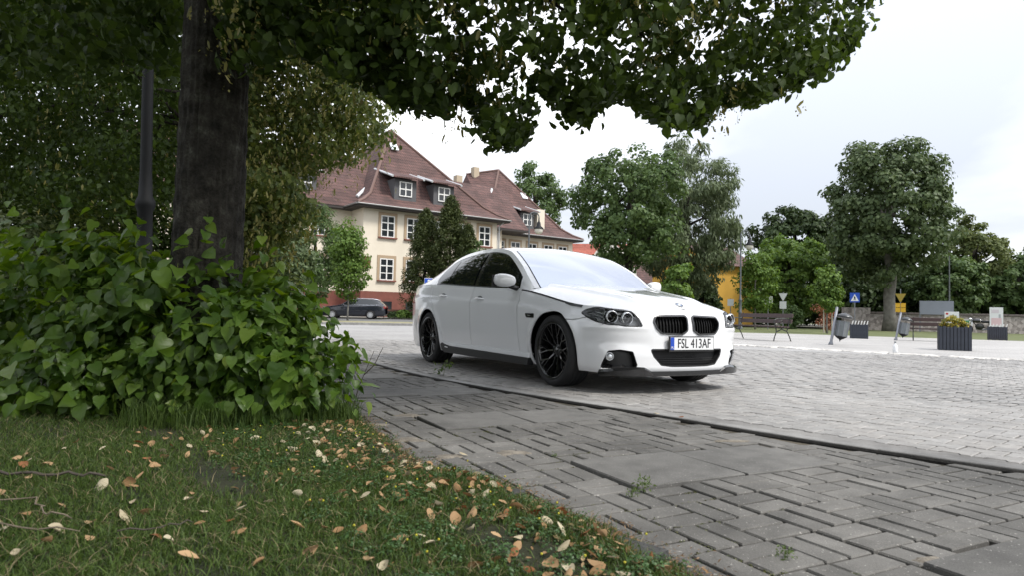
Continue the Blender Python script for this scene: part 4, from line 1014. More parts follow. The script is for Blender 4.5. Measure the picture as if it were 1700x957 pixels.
def leafy(name, label, blobs, n_total, n_single, seed, size=(.054, .112), shoots=(), cat='bush', origin=(0, 0, 0), yng=.12):
    r2 = np.random.default_rng(seed)
    root = empty(name, origin, 0, label, cat)
    P, Nn, S = [], [], []
    tot = sum(b[6] for b in blobs)
    for (x_, y_, z_, a, b_, c_, w) in blobs:
        k_n = max(3, int(7 * w))
        d0 = unit(r2.normal(0, 1, (k_n, 3)) * np.array([1, 1, .9])); d0[:, 2] = np.abs(d0[:, 2]) * np.where(r2.uniform(0, 1, k_n) < .3, -.5, 1); d0[:, 1] = np.where(r2.uniform(0, 1, k_n) < .6, -np.abs(d0[:, 1]), d0[:, 1])
        cs = np.array([x_, y_, z_]) + d0 * r2.uniform(.66, .98, (k_n, 1)) * np.array([a, b_, c_])
        for c0 in cs:
            n = int(n_total * w / tot / k_n * r2.uniform(.6, 1.4)); rad_ = r2.uniform(.20, .36)
            d = unit(r2.normal(0, 1, (n, 3))); q = c0 + d * rad_ * r2.uniform(.3, 1, (n, 1)) * np.array([1, 1, .85])
            P.append(q); Nn.append(unit(d * .55 + unit(c0 - np.array([x_, y_, z_ - .25])) * .5 + np.array([0, -.12, .42]))); S.append(r2.uniform(.55, 1.0, n) ** 1.2 * r2.uniform(size[0] * 1.1, size[1]))
    P, Nn = np.concatenate(P), np.concatenate(Nn)
    S = np.concatenate(S); keep = P[:, 2] > .05; P, Nn, S = P[keep], Nn[keep], S[keep]
    for (base, tip, k, s0) in shoots:
        base, tip = np.array(base), np.array(tip)
        st = MB(); st.tube([base, (base + tip) / 2 + r2.normal(0, .02, 3), tip], [.006, .0045, .002], 5); st.build('shoot', mat('shoot_bark', (.06, .07, .03), .7), root)
        for j in range(k):
            t = .25 + .75 * (j + .5) / k; q = base + (tip - base) * t + r2.normal(0, .012, 3)
            P = np.vstack([P, q]); Nn = np.vstack([Nn, unit(np.array([r2.normal(0, .5), -.35, .7]))]); S = np.append(S, s0 * (1.1 - .5 * t))
    n = len(P)
    nn = unit(Nn + r2.normal(0, .48, (n, 3))); tip = r2.normal(0, .7, (n, 3)); tip[:, 2] -= 1.0; tip += Nn * np.array([.9, .9, 0])
    tip = unit(tip - nn * (tip * nn).sum(1, keepdims=True)); sd = np.cross(tip, nn)
    front = np.argsort(P[:, 1] + .25 * np.abs(P[:, 0]) + r2.normal(0, .10, n))
    single = set(front[:n_single].tolist())
    mes = []
    for i, (v, f) in enumerate(HEARTS):
        for m_ in (L_BUSH, L_BUSHY):
            me = mesh('leaf', v, f, True); me.materials.append(m_); mes.append(me)
    V, F, b = {0: [], 1: []}, {0: [], 1: []}, {0: 0, 1: 0}
    for i in range(n):
        h = int(r2.integers(6)); y_ = 1 if r2.uniform() < yng * (1.6 if P[i, 2] > .9 else .7) else 0
        if i in single:
            o = obj('leaf', mes[h * 2 + y_], None, root)
            M_ = Matrix(((sd[i][0], tip[i][0], nn[i][0]), (sd[i][1], tip[i][1], nn[i][1]), (sd[i][2], tip[i][2], nn[i][2]))).to_4x4()
            o.matrix_local = Matrix.Translation(Vector(P[i]) - Vector(origin)) @ M_ @ Matrix.Scale(float(S[i]), 4)
        else:
            hv = np.array(HEARTS[h][0]); w = P[i] + S[i] * (hv[:, :1] * sd[i] + hv[:, 1:2] * tip[i] + hv[:, 2:3] * nn[i]) - np.array(origin)
            V[y_].append(w)
            for f in HEARTS[h][1]: F[y_].append(tuple(k + b[y_] for k in f))
            b[y_] += len(hv)
    for y_ in (0, 1):
        if V[y_]:
            me = mesh('foliage', np.concatenate(V[y_]), F[y_], True); obj('foliage', me, (L_BUSH, L_BUSHY)[y_], root, kind='stuff')
    return root
bush = leafy('sucker_bush', 'low bush of large heart-shaped leaves around the linden trunk', [
    (-2.10, 4.35, .42, .95, .66, .58, 5), (-1.46, 4.12, .34, .40, .42, .40, 2.4), (-2.72, 4.40, .56, .62, .60, .60, 3.4), (-3.6, 4.9, .48, .8, .8, .66, 1.8), (-1.85, 4.2, .25, .8, .5, .45, 2.4), (-1.75, 3.95, .16, .72, .32, .22, 2.2), (-2.55, 4.0, .16, .6, .36, .24, 1.6), (-1.26, 3.98, .24, .20, .26, .18, 1.0)],
    8200, 300, 11, shoots=[((-2.50, 4.1, .8), (-2.58, 4.05, 1.27), 6, .10), ((-1.98, 4.0, .8), (-1.93, 3.98, 1.13), 6, .10), ((-1.55, 4.0, .7), (-1.48, 3.95, 1.12), 7, .10), ((-1.45, 4.0, .7), (-1.36, 3.9, 1.04), 7, .10),
                         ((-1.25, 3.95, .45), (-1.10, 3.85, .74), 7, .09), ((-1.1, 3.9, .36), (-.90, 3.75, .55), 6, .09), ((-1.0, 3.8, .35), (-.83, 3.7, .50), 5, .085), ((-2.2, 4.0, .85), (-2.22, 3.95, 1.2), 5, .10), ((-1.7, 4.0, .8), (-1.68, 3.9, 1.1), 5, .1), ((-2.9, 4.1, .8), (-2.95, 4.0, 1.2), 5, .1), ((-2.62, 4.05, .9), (-2.68, 3.98, 1.36), 7, .095), ((-2.35, 4.05, .9), (-2.30, 3.98, 1.30), 6, .09), ((-1.78, 3.98, .85), (-1.82, 3.92, 1.22), 6, .09), ((-3.15, 4.3, .9), (-3.2, 4.2, 1.34), 6, .095)], origin=(-1.95, 4.3, 0))

# --- grass blades
def blades(n, region, h0, h1, w, seed, lean=.35):
    r2 = np.random.default_rng(seed); P = []
    while sum(len(p) for p in P) < n:
        q = r2.uniform((region[0], region[2]), (region[1], region[3]), (n, 2)); d = sdf(lawn_poly, q[:, 0], q[:, 1])
        bald = np.sin(q[:, 0] * 5.3 + 1.1) * np.sin(q[:, 1] * 4.1 + q[:, 0] * 2) + .5 * np.sin(q[:, 0] * 13 + q[:, 1] * 11)
        keep = (d < r2.normal(.0, .03, n)) & (bald < r2.normal(.75, .35, n)) & (np.abs(q[:, 0]) < .80 * q[:, 1] + .15) & (r2.uniform(0, 1, n) < np.clip(2.2 / q[:, 1], .25, 1) ** 1.3)
        P.append(q[keep])
    P = np.concatenate(P)[:n]; z = lawn_z(P[:, 0], P[:, 1]) - .004
    h = r2.uniform(h0, h1, n); a = r2.uniform(0, 6.28, n); l = r2.normal(0, lean, (n, 2))
    wx, wy = np.cos(a) * w / 2, np.sin(a) * w / 2
    b1 = np.stack([P[:, 0] - wx, P[:, 1] - wy, z], 1); b2 = np.stack([P[:, 0] + wx, P[:, 1] + wy, z], 1)
    m1 = np.stack([P[:, 0] + l[:, 0] * h * .35 - wx * .8, P[:, 1] + l[:, 1] * h * .35 - wy * .8, z + h * .6], 1); m2 = m1 + np.stack([wx * 1.6, wy * 1.6, 0 * z], 1)
    t = np.stack([P[:, 0] + l[:, 0] * h, P[:, 1] + l[:, 1] * h, z + h * r2.uniform(.75, 1, n)], 1)
    V = np.stack([b1, b2, m1, m2, t], 1).reshape(-1, 3); T = np.array([(0, 1, 3), (0, 3, 2), (2, 3, 4)])[None] + (np.arange(n) * 5)[:, None, None]
    return V, T.reshape(-1, 3)
G_GRASS = leaf_mat('grass_blade', (.028, .056, .013), (.100, .152, .038), .32, .5, .2)
G_DRY = leaf_mat('dry_blade', (.16, .13, .07), (.28, .24, .14), .2, .7, .2)
V, T = blades(95000, (-3.2, .7, 1.3, 5.2), .014, .036, .0030, 51, .6)
V2, T2 = blades(3500, (-3.2, .7, 1.3, 5.2), .035, .065, .0032, 52, .5)
V, T = merge([(V, T), (V2, T2)])
obj('grass_blades', fast_mesh('grass_blades', V, T), G_GRASS, lawn, kind='stuff')
V, T = blades(5500, (-3.2, .7, 1.3, 5.0), .015, .05, .0026, 53, 1.2)
obj('dry_blades', fast_mesh('dry_blades', V, T), G_DRY, lawn, kind='stuff')
# long tufts against the bush
r2 = np.random.default_rng(54); n = 2200
cx_ = r2.uniform(-2.0, -.86, n); P = np.stack([cx_, np.interp(cx_, [-2.0, -1.4, -.9], [3.52, 3.62, 3.85]) + r2.normal(0, .07, n)], 1)
h = r2.uniform(.04, .19, n) ; l = r2.normal(0, .35, (n, 2)); z = lawn_z(P[:, 0], P[:, 1]); a = r2.uniform(0, 6.28, n); wx, wy = np.cos(a) * .0016, np.sin(a) * .0016
b1 = np.stack([P[:, 0] - wx, P[:, 1] - wy, z], 1); b2 = np.stack([P[:, 0] + wx, P[:, 1] + wy, z], 1)
m1 = np.stack([P[:, 0] + l[:, 0] * h * .4 - wx * .8, P[:, 1] + l[:, 1] * h * .4 - wy * .8, z + h * .65], 1); m2 = m1 + np.stack([wx * 1.6, wy * 1.6, 0 * z], 1); tp_ = np.stack([P[:, 0] + l[:, 0] * h, P[:, 1] + l[:, 1] * h, z + h * .95], 1)
V = np.stack([b1, b2, m1, m2, tp_], 1).reshape(-1, 3); T = (np.array([(0, 1, 3), (0, 3, 2), (2, 3, 4)])[None] + (np.arange(n) * 5)[:, None, None]).reshape(-1, 3)
obj('grass_tufts', fast_mesh('grass_tufts', V, T), G_GRASS, lawn, kind='stuff')
# medick along the edge: small leaflets, yellow heads
r2 = np.random.default_rng(55)
E_ = np.array(LAWN_EDGE[:10]); seg_ = np.concatenate([[0], np.cumsum(np.hypot(*np.diff(E_, axis=0).T))])
def edge_points(n, s, off0, off1):
    t = r2.uniform(0, seg_[-1], n) ; p = np.stack([np.interp(t, seg_, E_[:, 0]), np.interp(t, seg_, E_[:, 1])], 1)
    p[:, 0] -= r2.uniform(off0, off1, n); p[:, 1] -= r2.uniform(off0, off1, n) * .5; return p + r2.normal(0, s, (n, 2))
C = edge_points(520, .05, -.06, .75); Cz = lawn_z(C[:, 0], C[:, 1]); C3 = np.column_stack([C, Cz + .022])
V, T = cluster_leaves(C3, .036, 26, .0095, OVAL, r2, np.array([0, 2, -1.]), .1, 1.2, .55)
obj('clover_leaves', fast_mesh('clover_leaves', V, T), leaf_mat('clover', (.028, .070, .020), (.075, .140, .045), .25), lawn, kind='stuff')
k = r2.choice(len(C3), 90); hd = MB()
for p in C3[k] + r2.normal(0, .02, (90, 3)): hd.lathe([(.0005, -.003), (.0034, 0), (.003, .003), (.0005, .0045)], 6, (p[0], p[1], p[2] + .020))
hd.build('yellow_blossoms', mat('medick_yellow', (.42, .38, .03), .6), lawn, kind='stuff')
# dry litter where lawn and bricks meet
Q = edge_points(2600, .03, -.06, .05); V, T = leaves(np.column_stack([Q, np.maximum(lawn_z(Q[:, 0], Q[:, 1]), -.012) + .004]), np.tile([0, 0, 1.], (len(Q), 1)), .012, (DIAMOND[0] * np.array([.35, 1, 1]), DIAMOND[1]), r2, .0, .3)
obj('dry_litter', fast_mesh('dry_litter', V, T), leaf_mat('dry_bits', (.10, .055, .025), (.26, .17, .09), .1), lawn, kind='stuff')

for i, (x_, y_, w, h, a) in enumerate([(-.02, 2.52, .30, .10, -1.0), (.10, 2.24, .22, .09, -.9), (.36, 1.96, .30, .10, -1.05)]):
    v, f = brick_mesh(w, h, 900 + i); o = obj('edging_stone', mesh('edging_stone', v, f), mat('edging_dark', (.055, .055, .055), .9, var=.3, scale=20, bump=.4, bscale=60), lawn); o.location = (x_ - .03, y_ - .02, .022); o.rotation_euler = (.10, -.12, a)
# --- fallen leaves, each one lying on its own
def fallen(seed):
    r3 = np.random.default_rng(seed); n = 6; v = []; f = []; L = 1.0; wid = r3.uniform(.20, .40); curl = r3.uniform(.3, 1.1); cup = r3.uniform(.4, 1.3); tw = r3.normal(0, .5)
    for i in range(n + 1):
        t = i / n; w = wid * math.sin(math.pi * min(1, (t * .94 + .03))) ** .75; b = (t - .5) * curl
        for s in (-1, -.5, 0, .5, 1):
            x_ = s * w; zz = cup * x_ * x_ * 1.6 + .25 * curl * (t - .5) ** 2 + tw * x_ * (t - .5) + r3.normal(0, .006)
            v.append((x_, t - .5, zz))
    for i in range(n):
        for k in range(4): a = i * 5 + k; f.append((a, a + 1, a + 6, a + 5))
    return mesh('fallen_leaf', v, f, True)
M_FALL = [leaf_mat('fallen_tan', (.26, .155, .075), (.46, .31, .175), .15, .75, .2), leaf_mat('fallen_cream', (.40, .34, .23), (.54, .48, .35), .15, .75, .2), leaf_mat('fallen_rust', (.18, .07, .03), (.28, .13, .06), .15, .75, .2)]
FM = []
for i in range(8):
    for m_ in M_FALL:
        me = fallen(70 + i); me.materials.append(m_); FM.append(me)
pts = []
while len(pts) < 296:
    if len(pts) < 165: q = r2.uniform((-1.9, 1.62), (.4, 3.5))
    else:
        p = edge_points(1, .05, .0, .42)[0]; q = p
    if sdf(lawn_poly, np.array([q[0]]), np.array([q[1]]))[0] > -.03 or q[1] < 1.62 or q[1] > 3.9 or abs(q[0]) > .78 * q[1]: continue
    if all((q[0] - a[0]) ** 2 + (q[1] - a[1]) ** 2 > .0016 for a in pts): pts.append(q)
for q in pts:
    kind = r2.choice(3, p=[.6, .27, .13]); s = r2.uniform(.026, .048) * (1.1 if q[1] < 2.6 else .95)
    o = obj('fallen_leaf', FM[int(r2.integers(8)) * 3 + kind], None, None)
    o.location = (q[0], q[1], float(lawn_z(q[0], q[1])[0]) + .018); o.scale = (s, s, s * 1.1); o.rotation_euler = (r2.normal(0, .45), r2.normal(0, .45) + (math.pi if r2.uniform() < .5 else 0), r2.uniform(0, 6.28))
    col_ = ('tan', 'cream', 'rust-brown')[kind]; dl = -float(sdf(lawn_poly, np.array([q[0]]), np.array([q[1]]))[0])
    zone = 'at the ragged lawn rim by the footpath' if dl < .17 else 'in the grass close to the leafy bush' if q[1] > 3.0 else 'in the grass around the fallen twigs' if q[0] < -.85 and q[1] < 2.45 else 'among the yellow clover blossoms' if dl < .45 else 'in open grass between bush and twigs'
    sz = 'large' if s > .042 else 'small' if s < .033 else 'middling'
    tag(o, '%s %s dry curled leaf %s' % (sz, col_, zone), 'leaf', 'fallen leaves, %s %s, %s' % (sz, col_, zone))
for (x_, y_, s, k, lb) in [(-.21, 3.17, .05, 1, 'pale papery leaf lying alone on the basket-weave bricks'), (1.02, 4.62, .055, 1, 'cream leaf fallen in the kerb gap ahead of the saloon'), (1.14, 4.48, .05, 2, 'orange-brown leaf fallen in the kerb gap ahead of the saloon')]:
    o = obj('fallen_leaf', FM[3 + k], None, None, label=lb, cat='leaf'); o.location = (x_, y_, .008); o.scale = (s, s, s); o.rotation_euler = (.2, 3.0, r2.uniform(0, 6))
# broken bits of leaf drifted along the rim, too many to tell apart
LV, LF, lb_n = [], [], 0
for q in np.concatenate([edge_points(620, .05, -.04, .34), edge_points(160, .06, .2, .8)]):
    if q[1] < 1.6 or q[1] > 4.1: continue
    me_ = FM[int(r2.integers(8)) * 3]; s = r2.uniform(.012, .026); M_ = Matrix.Translation((q[0], q[1], max(float(lawn_z(q[0], q[1])[0]), -.008) + .010)) @ Matrix.Rotation(r2.uniform(0, 6.28), 4, 'Z') @ Matrix.Rotation(r2.normal(0, .5), 4, 'X') @ Matrix.Scale(s, 4)
    LV += [tuple(M_ @ v.co) for v in me_.vertices]; LF += [tuple(i + lb_n for i in p.vertices) for p in me_.polygons]; lb_n = len(LV)
obj('leaf_litter', mesh('leaf_litter', LV, LF, True), leaf_mat('litter_bits', (.16, .085, .035), (.46, .33, .19), .15, .8, .2), lawn, kind='stuff')
# twigs
def crook(p, k=4):
    q = []
    for a, b in zip(p[:-1], p[1:]):
        for t in range(k): q.append((a[0] + (b[0] - a[0]) * t / k + r2.normal(0, .006), a[1] + (b[1] - a[1]) * t / k + r2.normal(0, .006)))
    return q + [p[-1]]
for i, (pts_, lb) in enumerate([([(-1.62, 2.02), (-1.42, 2.04), (-1.32, 1.93), (-1.22, 1.90)], 'pale bent twig lying in the grass among dry leaves'), ([(-1.52, 1.78), (-1.35, 1.80), (-1.12, 1.78)], 'thin straight twig lying in the grass'), ([(-1.80, 2.30), (-1.62, 2.31), (-1.50, 2.34), (-1.40, 2.36)], 'dark bark-crusted twig lying in the grass'), ([(-1.02, 1.78), (-.92, 1.86), (-.88, 1.90)], 'short dark twig sloping in the grass')]):
    pts_ = crook(pts_)
    tw = MB(); tw.tube([(x_, y_, float(lawn_z(x_, y_)[0]) + .026 + .006 * math.sin(k * 2)) for k, (x_, y_) in enumerate(pts_)], [.0022 if i != 2 else .0048] * (len(pts_) - 1) + [.0015], 6)
    tw.build('twig', mat('twig_pale', (.16, .13, .095), .85, var=.3, scale=30) if i in (0, 1) else mat('twig_dark', (.06, .05, .04), .9), None, label=lb, cat='twig')
near = [k for k in range(len(bricks)) if 0 < sdf(lawn_poly, bc[k:k + 1, 0], bc[k:k + 1, 1])[0] < .75 and bc[k, 1] < 4.6]
Q = []
for k in r2.choice(near, 700):
    a0, a1, b0, b1 = bricks[k]; t = r2.uniform(); e_ = [(a0 + (a1 - a0) * t, b0), (a0, b0 + (b1 - b0) * t)][int(r2.integers(2))]; w0 = E1 * e_[0] + E2 * e_[1]
    if math.sin(w0[0] * 6.1 + 2) * math.sin(w0[1] * 5.2) > -.15: Q.append((w0[0], w0[1], path_z(w0) - .006))
Q = np.array(Q); V, T = cluster_leaves(Q, .012, 14, .009, (DIAMOND[0] * np.array([.6, 1, 1]), DIAMOND[1]), r2, np.array([0, 2, -1.]), -.3, 1.2, .6)
obj('joint_moss', fast_mesh('joint_moss', V, T), leaf_mat('moss', (.045, .060, .018), (.13, .13, .045), .2), path, kind='stuff')
Q = edge_points(5200, .05, -.09, .10); Q = Q[(Q[:, 1] < 2.75) | (r2.uniform(0, 1, len(Q)) < .35)]
V, T = leaves(np.column_stack([Q, np.maximum(lawn_z(Q[:, 0], Q[:, 1]), -.010) + .006]), np.tile([0, 0, 1.], (len(Q), 1)), .016, (DIAMOND[0] * np.array([.3, 1, 1]), DIAMOND[1]), r2, .0, .4)
obj('dry_crumbs', fast_mesh('dry_crumbs', V, T), leaf_mat('dry_bits2', (.09, .05, .022), (.24, .15, .075), .1), lawn, kind='stuff')
# weeds in the joints and a dry stalk
def weed(x_, y_, z_, n, h, lb, m_):
    root = empty('weed', (x_, y_, z_), 0, lb, 'weed'); r3 = np.random.default_rng(int(abs(x_ * 1000) + y_ * 77))
    C = np.column_stack([r3.normal(0, h * .35, n), r3.normal(0, h * .35, n), r3.uniform(.1, 1, n) * h]); V, T = leaves(C, C + np.array([0, 0, h]), h * .35, (DIAMOND[0] * np.array([.5, 1, 1]), DIAMOND[1]), r3, -.2, .4)
    obj('foliage', fast_mesh('foliage', V, T), m_, root, kind='stuff')
    st = MB()
    for k in range(4): st.tube([(0, 0, -.01), tuple(C[k] * .6), tuple(C[k])], [.0012, .001, .0006], 4)
    st.build('stems', m_, root, kind='stuff')
L_WEED = leaf_mat('weed_leaf', (.06, .10, .03), (.12, .17, .05), .3)
for (x_, y_, n, h, lb) in [(.53, 2.63, 70, .05, 'feathery weed at the corner of the paired slabs'), (.80, 1.93, 60, .035, 'small green weed between bricks at the footpath front'), (.22, 3.22, 40, .022, 'low yellow-green weed on the joint behind the paired slabs'), (-.70, 7.0, 26, .16, 'spindly weed at the kerb beside the rear wheel'), (.47, 2.55, 40, .03, 'small scrubby weed on a brick joint by the slab corner')]:
    weed(x_, y_, -.012 if y_ < 6 else -.01, n, h, lb, L_WEED)
st = empty('dry_stalk', (-.98, 4.15, 0), 0, 'bare branching stalk standing beside the leafy bush', 'plant')
for (a, b_, c_) in [((0, 0, 0), (.05, 0, .2), (.14, -.02, .42)), ((.05, 0, .18), (.02, 0, .26), (.0, 0, .32)), ((.08, 0, .27), (.14, 0, .33), (.19, 0, .44)), ((0.02, .02, 0), (-.06, 0, .16), (-.08, 0, .30))]:
    m_ = MB(); m_.tube([a, b_, c_], [.0035, .0026, .0015], 5); m_.build('stem', mat('stalk', (.05, .045, .025), .8), st)
# ------------------------------------------------------------------ trees across the square
def px_tree(name, label, x_, ybase, Y, ytop, half_w, ylow, mat_, cz=.0, group=None, squash=1.0, lean=0, **kw):
    """tree whose stem stands at bearing x_, depth Y; crown between the picture heights ytop and ylow, half width in photo pixels"""
    b = view_point(x_, 500, Y); top = view_point(x_, ytop, Y).z; low = view_point(x_, ylow, Y).z; hw = half_w / FPX * Y
    rz_ = (top - low) / 2
    return tree(name, (b.x, b.y, 0), top, (b.x + lean, b.y, (top + low) / 2), (hw, hw * squash, rz_), mat_, label, group=group, **kw)
px_tree('linden_tree', 'large round-crowned linden with pale trunk before the stone wall', 1477, 550, 50, 233, 98, 478, L_OLIVE, n=230, per=110, size=.30, puff=.17, trunk=(.42, .30), seed=101, bark=M_BARKL, lump=.12, shell=.55, tpl=DIAMOND)
px_tree('maple_tree', 'dark spreading maple with forked grey trunk behind the saloon roof', 1045, 470, 42, 235, 92, 452, L_MID, n=185, per=85, size=.24, puff=.17, trunk=(.26, .18), seed=102, lump=.26, shell=.4, bark=M_BARK)
def weep(r_, c): d = crown_points(c - np.array([0, 0, 1.5]), (3.6, 3.0, 3.6), 60, r_, .8); return d
px_tree('willow_tree', 'grey-green willow with hanging foliage beside the ochre house', 1140, 470, 47, 236, 84, 480, L_WILLOW, n=230, per=80, size=.30, puff=.14, trunk=(.35, .2), seed=103, lump=.2, droop=1.4, tpl=(DIAMOND[0] * np.array([.45, 1.2, 1]), DIAMOND[1]), extra=weep)
px_tree('shade_tree', 'pale green tree rising behind the right-hand red roof of the school'.replace('right-hand ', 'farther '), 885, 470, 98, 268, 52, 420, L_MID, n=120, per=70, size=.42, puff=.18, trunk=(.4, .3), seed=104, lump=.25)
px_tree('bushy_tree', 'bright green bushy tree behind the yield sign', 1312, 530, 58, 392, 66, 528, L_GREEN, n=200, per=80, size=.30, puff=.18, trunk=(.25, .2), seed=105, lump=.15)
px_tree('shade_tree', 'deep green tree topping the bright bushy tree', 1318, 530, 72, 342, 66, 470, L_DEEP, n=150, per=80, size=.38, puff=.18, trunk=(.3, .2), seed=106, lump=.18)
px_tree('shade_tree', 'deep green tree joining the round linden and the bushy tree', 1385, 530, 70, 350, 55, 500, L_DEEP, n=130, per=80, size=.38, puff=.2, trunk=(.3, .2), seed=116, lump=.18)
px_tree('shade_tree', 'yellowing tree beside the round linden over the billboard', 1615, 540, 62, 366, 54, 505, L_YELL, n=150, per=80, size=.32, puff=.17, trunk=(.3, .2), seed=107, lump=.24)
px_tree('shade_tree', 'mid green tree under the yellowing tree above the wall', 1570, 540, 58, 420, 58, 530, L_MID, n=130, per=80, size=.32, puff=.19, trunk=(.25, .2), seed=108)
px_tree('shade_tree', 'mid green tree at the end of the stone wall', 1690, 545, 60, 425, 55, 535, L_MID, n=130, per=80, size=.32, puff=.19, trunk=(.25, .2), seed=109)
px_tree('shade_tree', 'tall yellow-green tree far beyond the end of the stone wall', 1715, 545, 80, 405, 40, 520, L_YELL, n=90, per=70, size=.36, puff=.19, trunk=(.25, .2), seed=110)
px_tree('shade_tree', 'slim green tree standing between willow and lamp post', 1190, 520, 62, 400, 34, 525, L_MID, n=90, per=70, size=.28, puff=.24, trunk=(.2, .14), seed=111)
px_tree('shade_tree', 'small dark tree before the ochre house', 1165, 520, 52, 470, 30, 525, L_DEEP, n=60, per=70, size=.24, puff=.26, trunk=(.12, .08), seed=112)
px_tree('shade_tree', 'dark low tree filling the gap below the lamp post', 1235, 525, 66, 455, 36, 530, L_DEEP, n=80, per=70, size=.32, puff=.26, trunk=(.12, .08), seed=113)
# the dark wood behind the wall reads as one mass
r_ = np.random.default_rng(120); CW = []
for px_ in np.linspace(1395, 1790, 95):
    for _ in range(4):
        p = view_point(px_ + r_.normal(0, 6), r_.uniform(455, 530), r_.uniform(60, 70)); CW.append(tuple(p))
for px_ in np.linspace(1215, 1400, 40):
    for _ in range(3):
        p = view_point(px_ + r_.normal(0, 6), r_.uniform(478, 528), r_.uniform(64, 74)); CW.append(tuple(p))
CW = np.array(CW); V, T = cluster_leaves(CW, 1.5, 70, .42, DIAMOND, r_, np.array([30, 85, 0.]), .3)
obj('far_wood', fast_mesh('far_wood', V, T), L_DEEP, None, label='dark leafy wood behind the stone wall', cat='wood', kind='stuff')
# young street trees
def young(label, x_, Y, ytop, ylow, hw, ybase, seed, stakes=True, m_=None, n=70, group=None):
    t = px_tree('young_tree', label, x_, ybase, Y, ytop, hw, ylow, m_ or L_GREEN, n=n, per=46, size=.17, puff=.27, trunk=(.05, .03), seed=seed, lump=.25, tpl=OVAL, bark=M_BARKL, shell=.35, droop=.6, limbs=5)
    if stakes:
        for dx_ in (-.22, .22):
            s = MB(); s.tube([(dx_, -.1, 0), (dx_, -.1, 1.25)], .035, 6); s.build('stake', mat('stake_wood', (.36, .33, .27), .9), t)
    return t
young('young tree with two pale stakes beside the leaning litter bin', 1373, 36, 440, 520, 24, 557, 130, n=60)
young('young leafy tree behind the slatted bench', 1254, 44, 415, 517, 32, 545, 131, False, n=90)
young('pale young sapling showing over the saloon bonnet', 1124, 30, 430, 515, 22, 545, 132, False, n=50)
young('young bright tree growing before the dark wagon', 578, 40, 365, 498, 30, 536, 133, False, n=110)
px_tree('shade_tree', 'dull green feathery tree at the corner of the school', 520, 530, 46, 338, 52, 505, L_MID, n=130, per=70, size=.26, puff=.2, trunk=(.15, .1), seed=134, tpl=(DIAMOND[0] * np.array([.4, 1.1, 1]), DIAMOND[1]))
px_tree('shade_tree', 'olive bushy tree between bush and school corner', 470, 530, 34, 385, 40, 500, L_OLIVE, n=90, per=70, size=.2, puff=.24, trunk=(.12, .08), seed=135)
# columnar conifers by the facade
def conifer(label, x_, Y, ytop, half_w, seed, m_=None):
    r2 = np.random.default_rng(seed); b = view_point(x_, 500, Y); h = view_point(x_, ytop, Y).z; hw = half_w / FPX * Y
    root = empty('conifer_tree', (b.x, b.y, 0), 0, label, 'tree', None); n = 680
    t = r2.uniform(0, 1, n) ** .8; rr_ = hw * (np.sin(np.clip(1 - t, 0, 1) ** .62 * 1.5708)) * (.75 + .25 * np.sin(t * 40 + r2.uniform(0, 6, n))); a = r2.uniform(0, 6.28, n)
    k = r2.uniform(.6, 1.05, n); C = np.column_stack([rr_ * np.cos(a) * k, rr_ * np.sin(a) * k, .1 + t * (h - .1)])
    V, T = cluster_leaves(C, .30, 40, .19, (DIAMOND[0] * np.array([.5, 1, 1]), DIAMOND[1]), r2, np.array([0, 0, -2.]), -.5, .2, 1.3)
    obj('crown', fast_mesh('crown', V, T), m_ or L_CONI, root, kind='stuff'); tm = MB(); tm.tube([(0, 0, -.05), (0, 0, h * .5), (0, 0, h * .96)], [.16, .1, .02], 8); tm.build('trunk', M_BARK, root)
conifer('pointed conifer against the school, tallest of the row', 745, 52, 330, 42, 140)
conifer('rounded conifer against the school beside the tallest one', 704, 53, 352, 40, 141)
conifer('small conifer between the tall conifers and the saloon', 774, 51, 378, 26, 142)
px_tree('shade_tree', 'light green shrub at the foot of the conifers', 785, 520, 50, 400, 24, 500, L_MID, n=60, per=60, size=.2, puff=.25, trunk=(.08, .06), seed=143)
# shrubs
def shrub(label, x_, Y, ytop, hw, m_, seed, n=40, size=.14):
    b = view_point(x_, 500, Y); h = view_point(x_, ytop, Y).z; w = hw / FPX * Y; r2 = np.random.default_rng(seed)
    root = empty('shrub', (b.x, b.y, 0), 0, label, 'shrub', None); C = crown_points((0, 0, h * .5), (w, w * .8, h * .48), n, r2, .4); V, T = cluster_leaves(C, .3 * (w + h) / 2, 60, size, DIAMOND, r2, np.array([0, 0, 0.]), .2)
    obj('foliage', fast_mesh('foliage', V, T), m_, root, kind='stuff'); s = MB()
    s.tube([(0, 0, -.05), (.02, 0, h * .5)], .03, 6); s.build('stem', M_BARK, root)
shrub('rust-red shrub behind the staked young tree', 1368, 42, 500, 15, L_RUST, 150, 16, .10)
shrub('small green shrub behind the yield sign post', 1312, 50, 508, 18, L_MID, 151)
shrub('low clipped green shrub under the school wall', 672, 52, 516, 12, L_GREEN, 152); shrub('dark low shrub beside the wagon under the school wall', 655, 52, 519, 8, L_DEEP, 153)
shrub('tall dark hedge shrub closing the view beyond the pale shrub', 40, 13.5, 318, 130, L_DARK, 159, 150, .11)
shrub('pale sunlit shrub beyond the leafy bush', 20, 9.0, 345, 75, leaf_mat('pale_shrub', (.07, .10, .04), (.16, .19, .09), .3), 154, 70, .07)
shrub('dull green shrub below the shadowy linden', 140, 9.5, 345, 75, L_LIND, 155, 80, .07)
shrub('leafy shrub under the blossoming linden', 430, 10.0, 405, 50, L_LIND, 157, 60, .07)
shrub('tall dark shrub behind the black lamp post', 235, 10.5, 320, 60, L_DARK, 158, 70, .08)
shrub('dark shrub in the shade behind the trunk', 330, 10.5, 350, 60, L_DARK, 156, 70, .08)
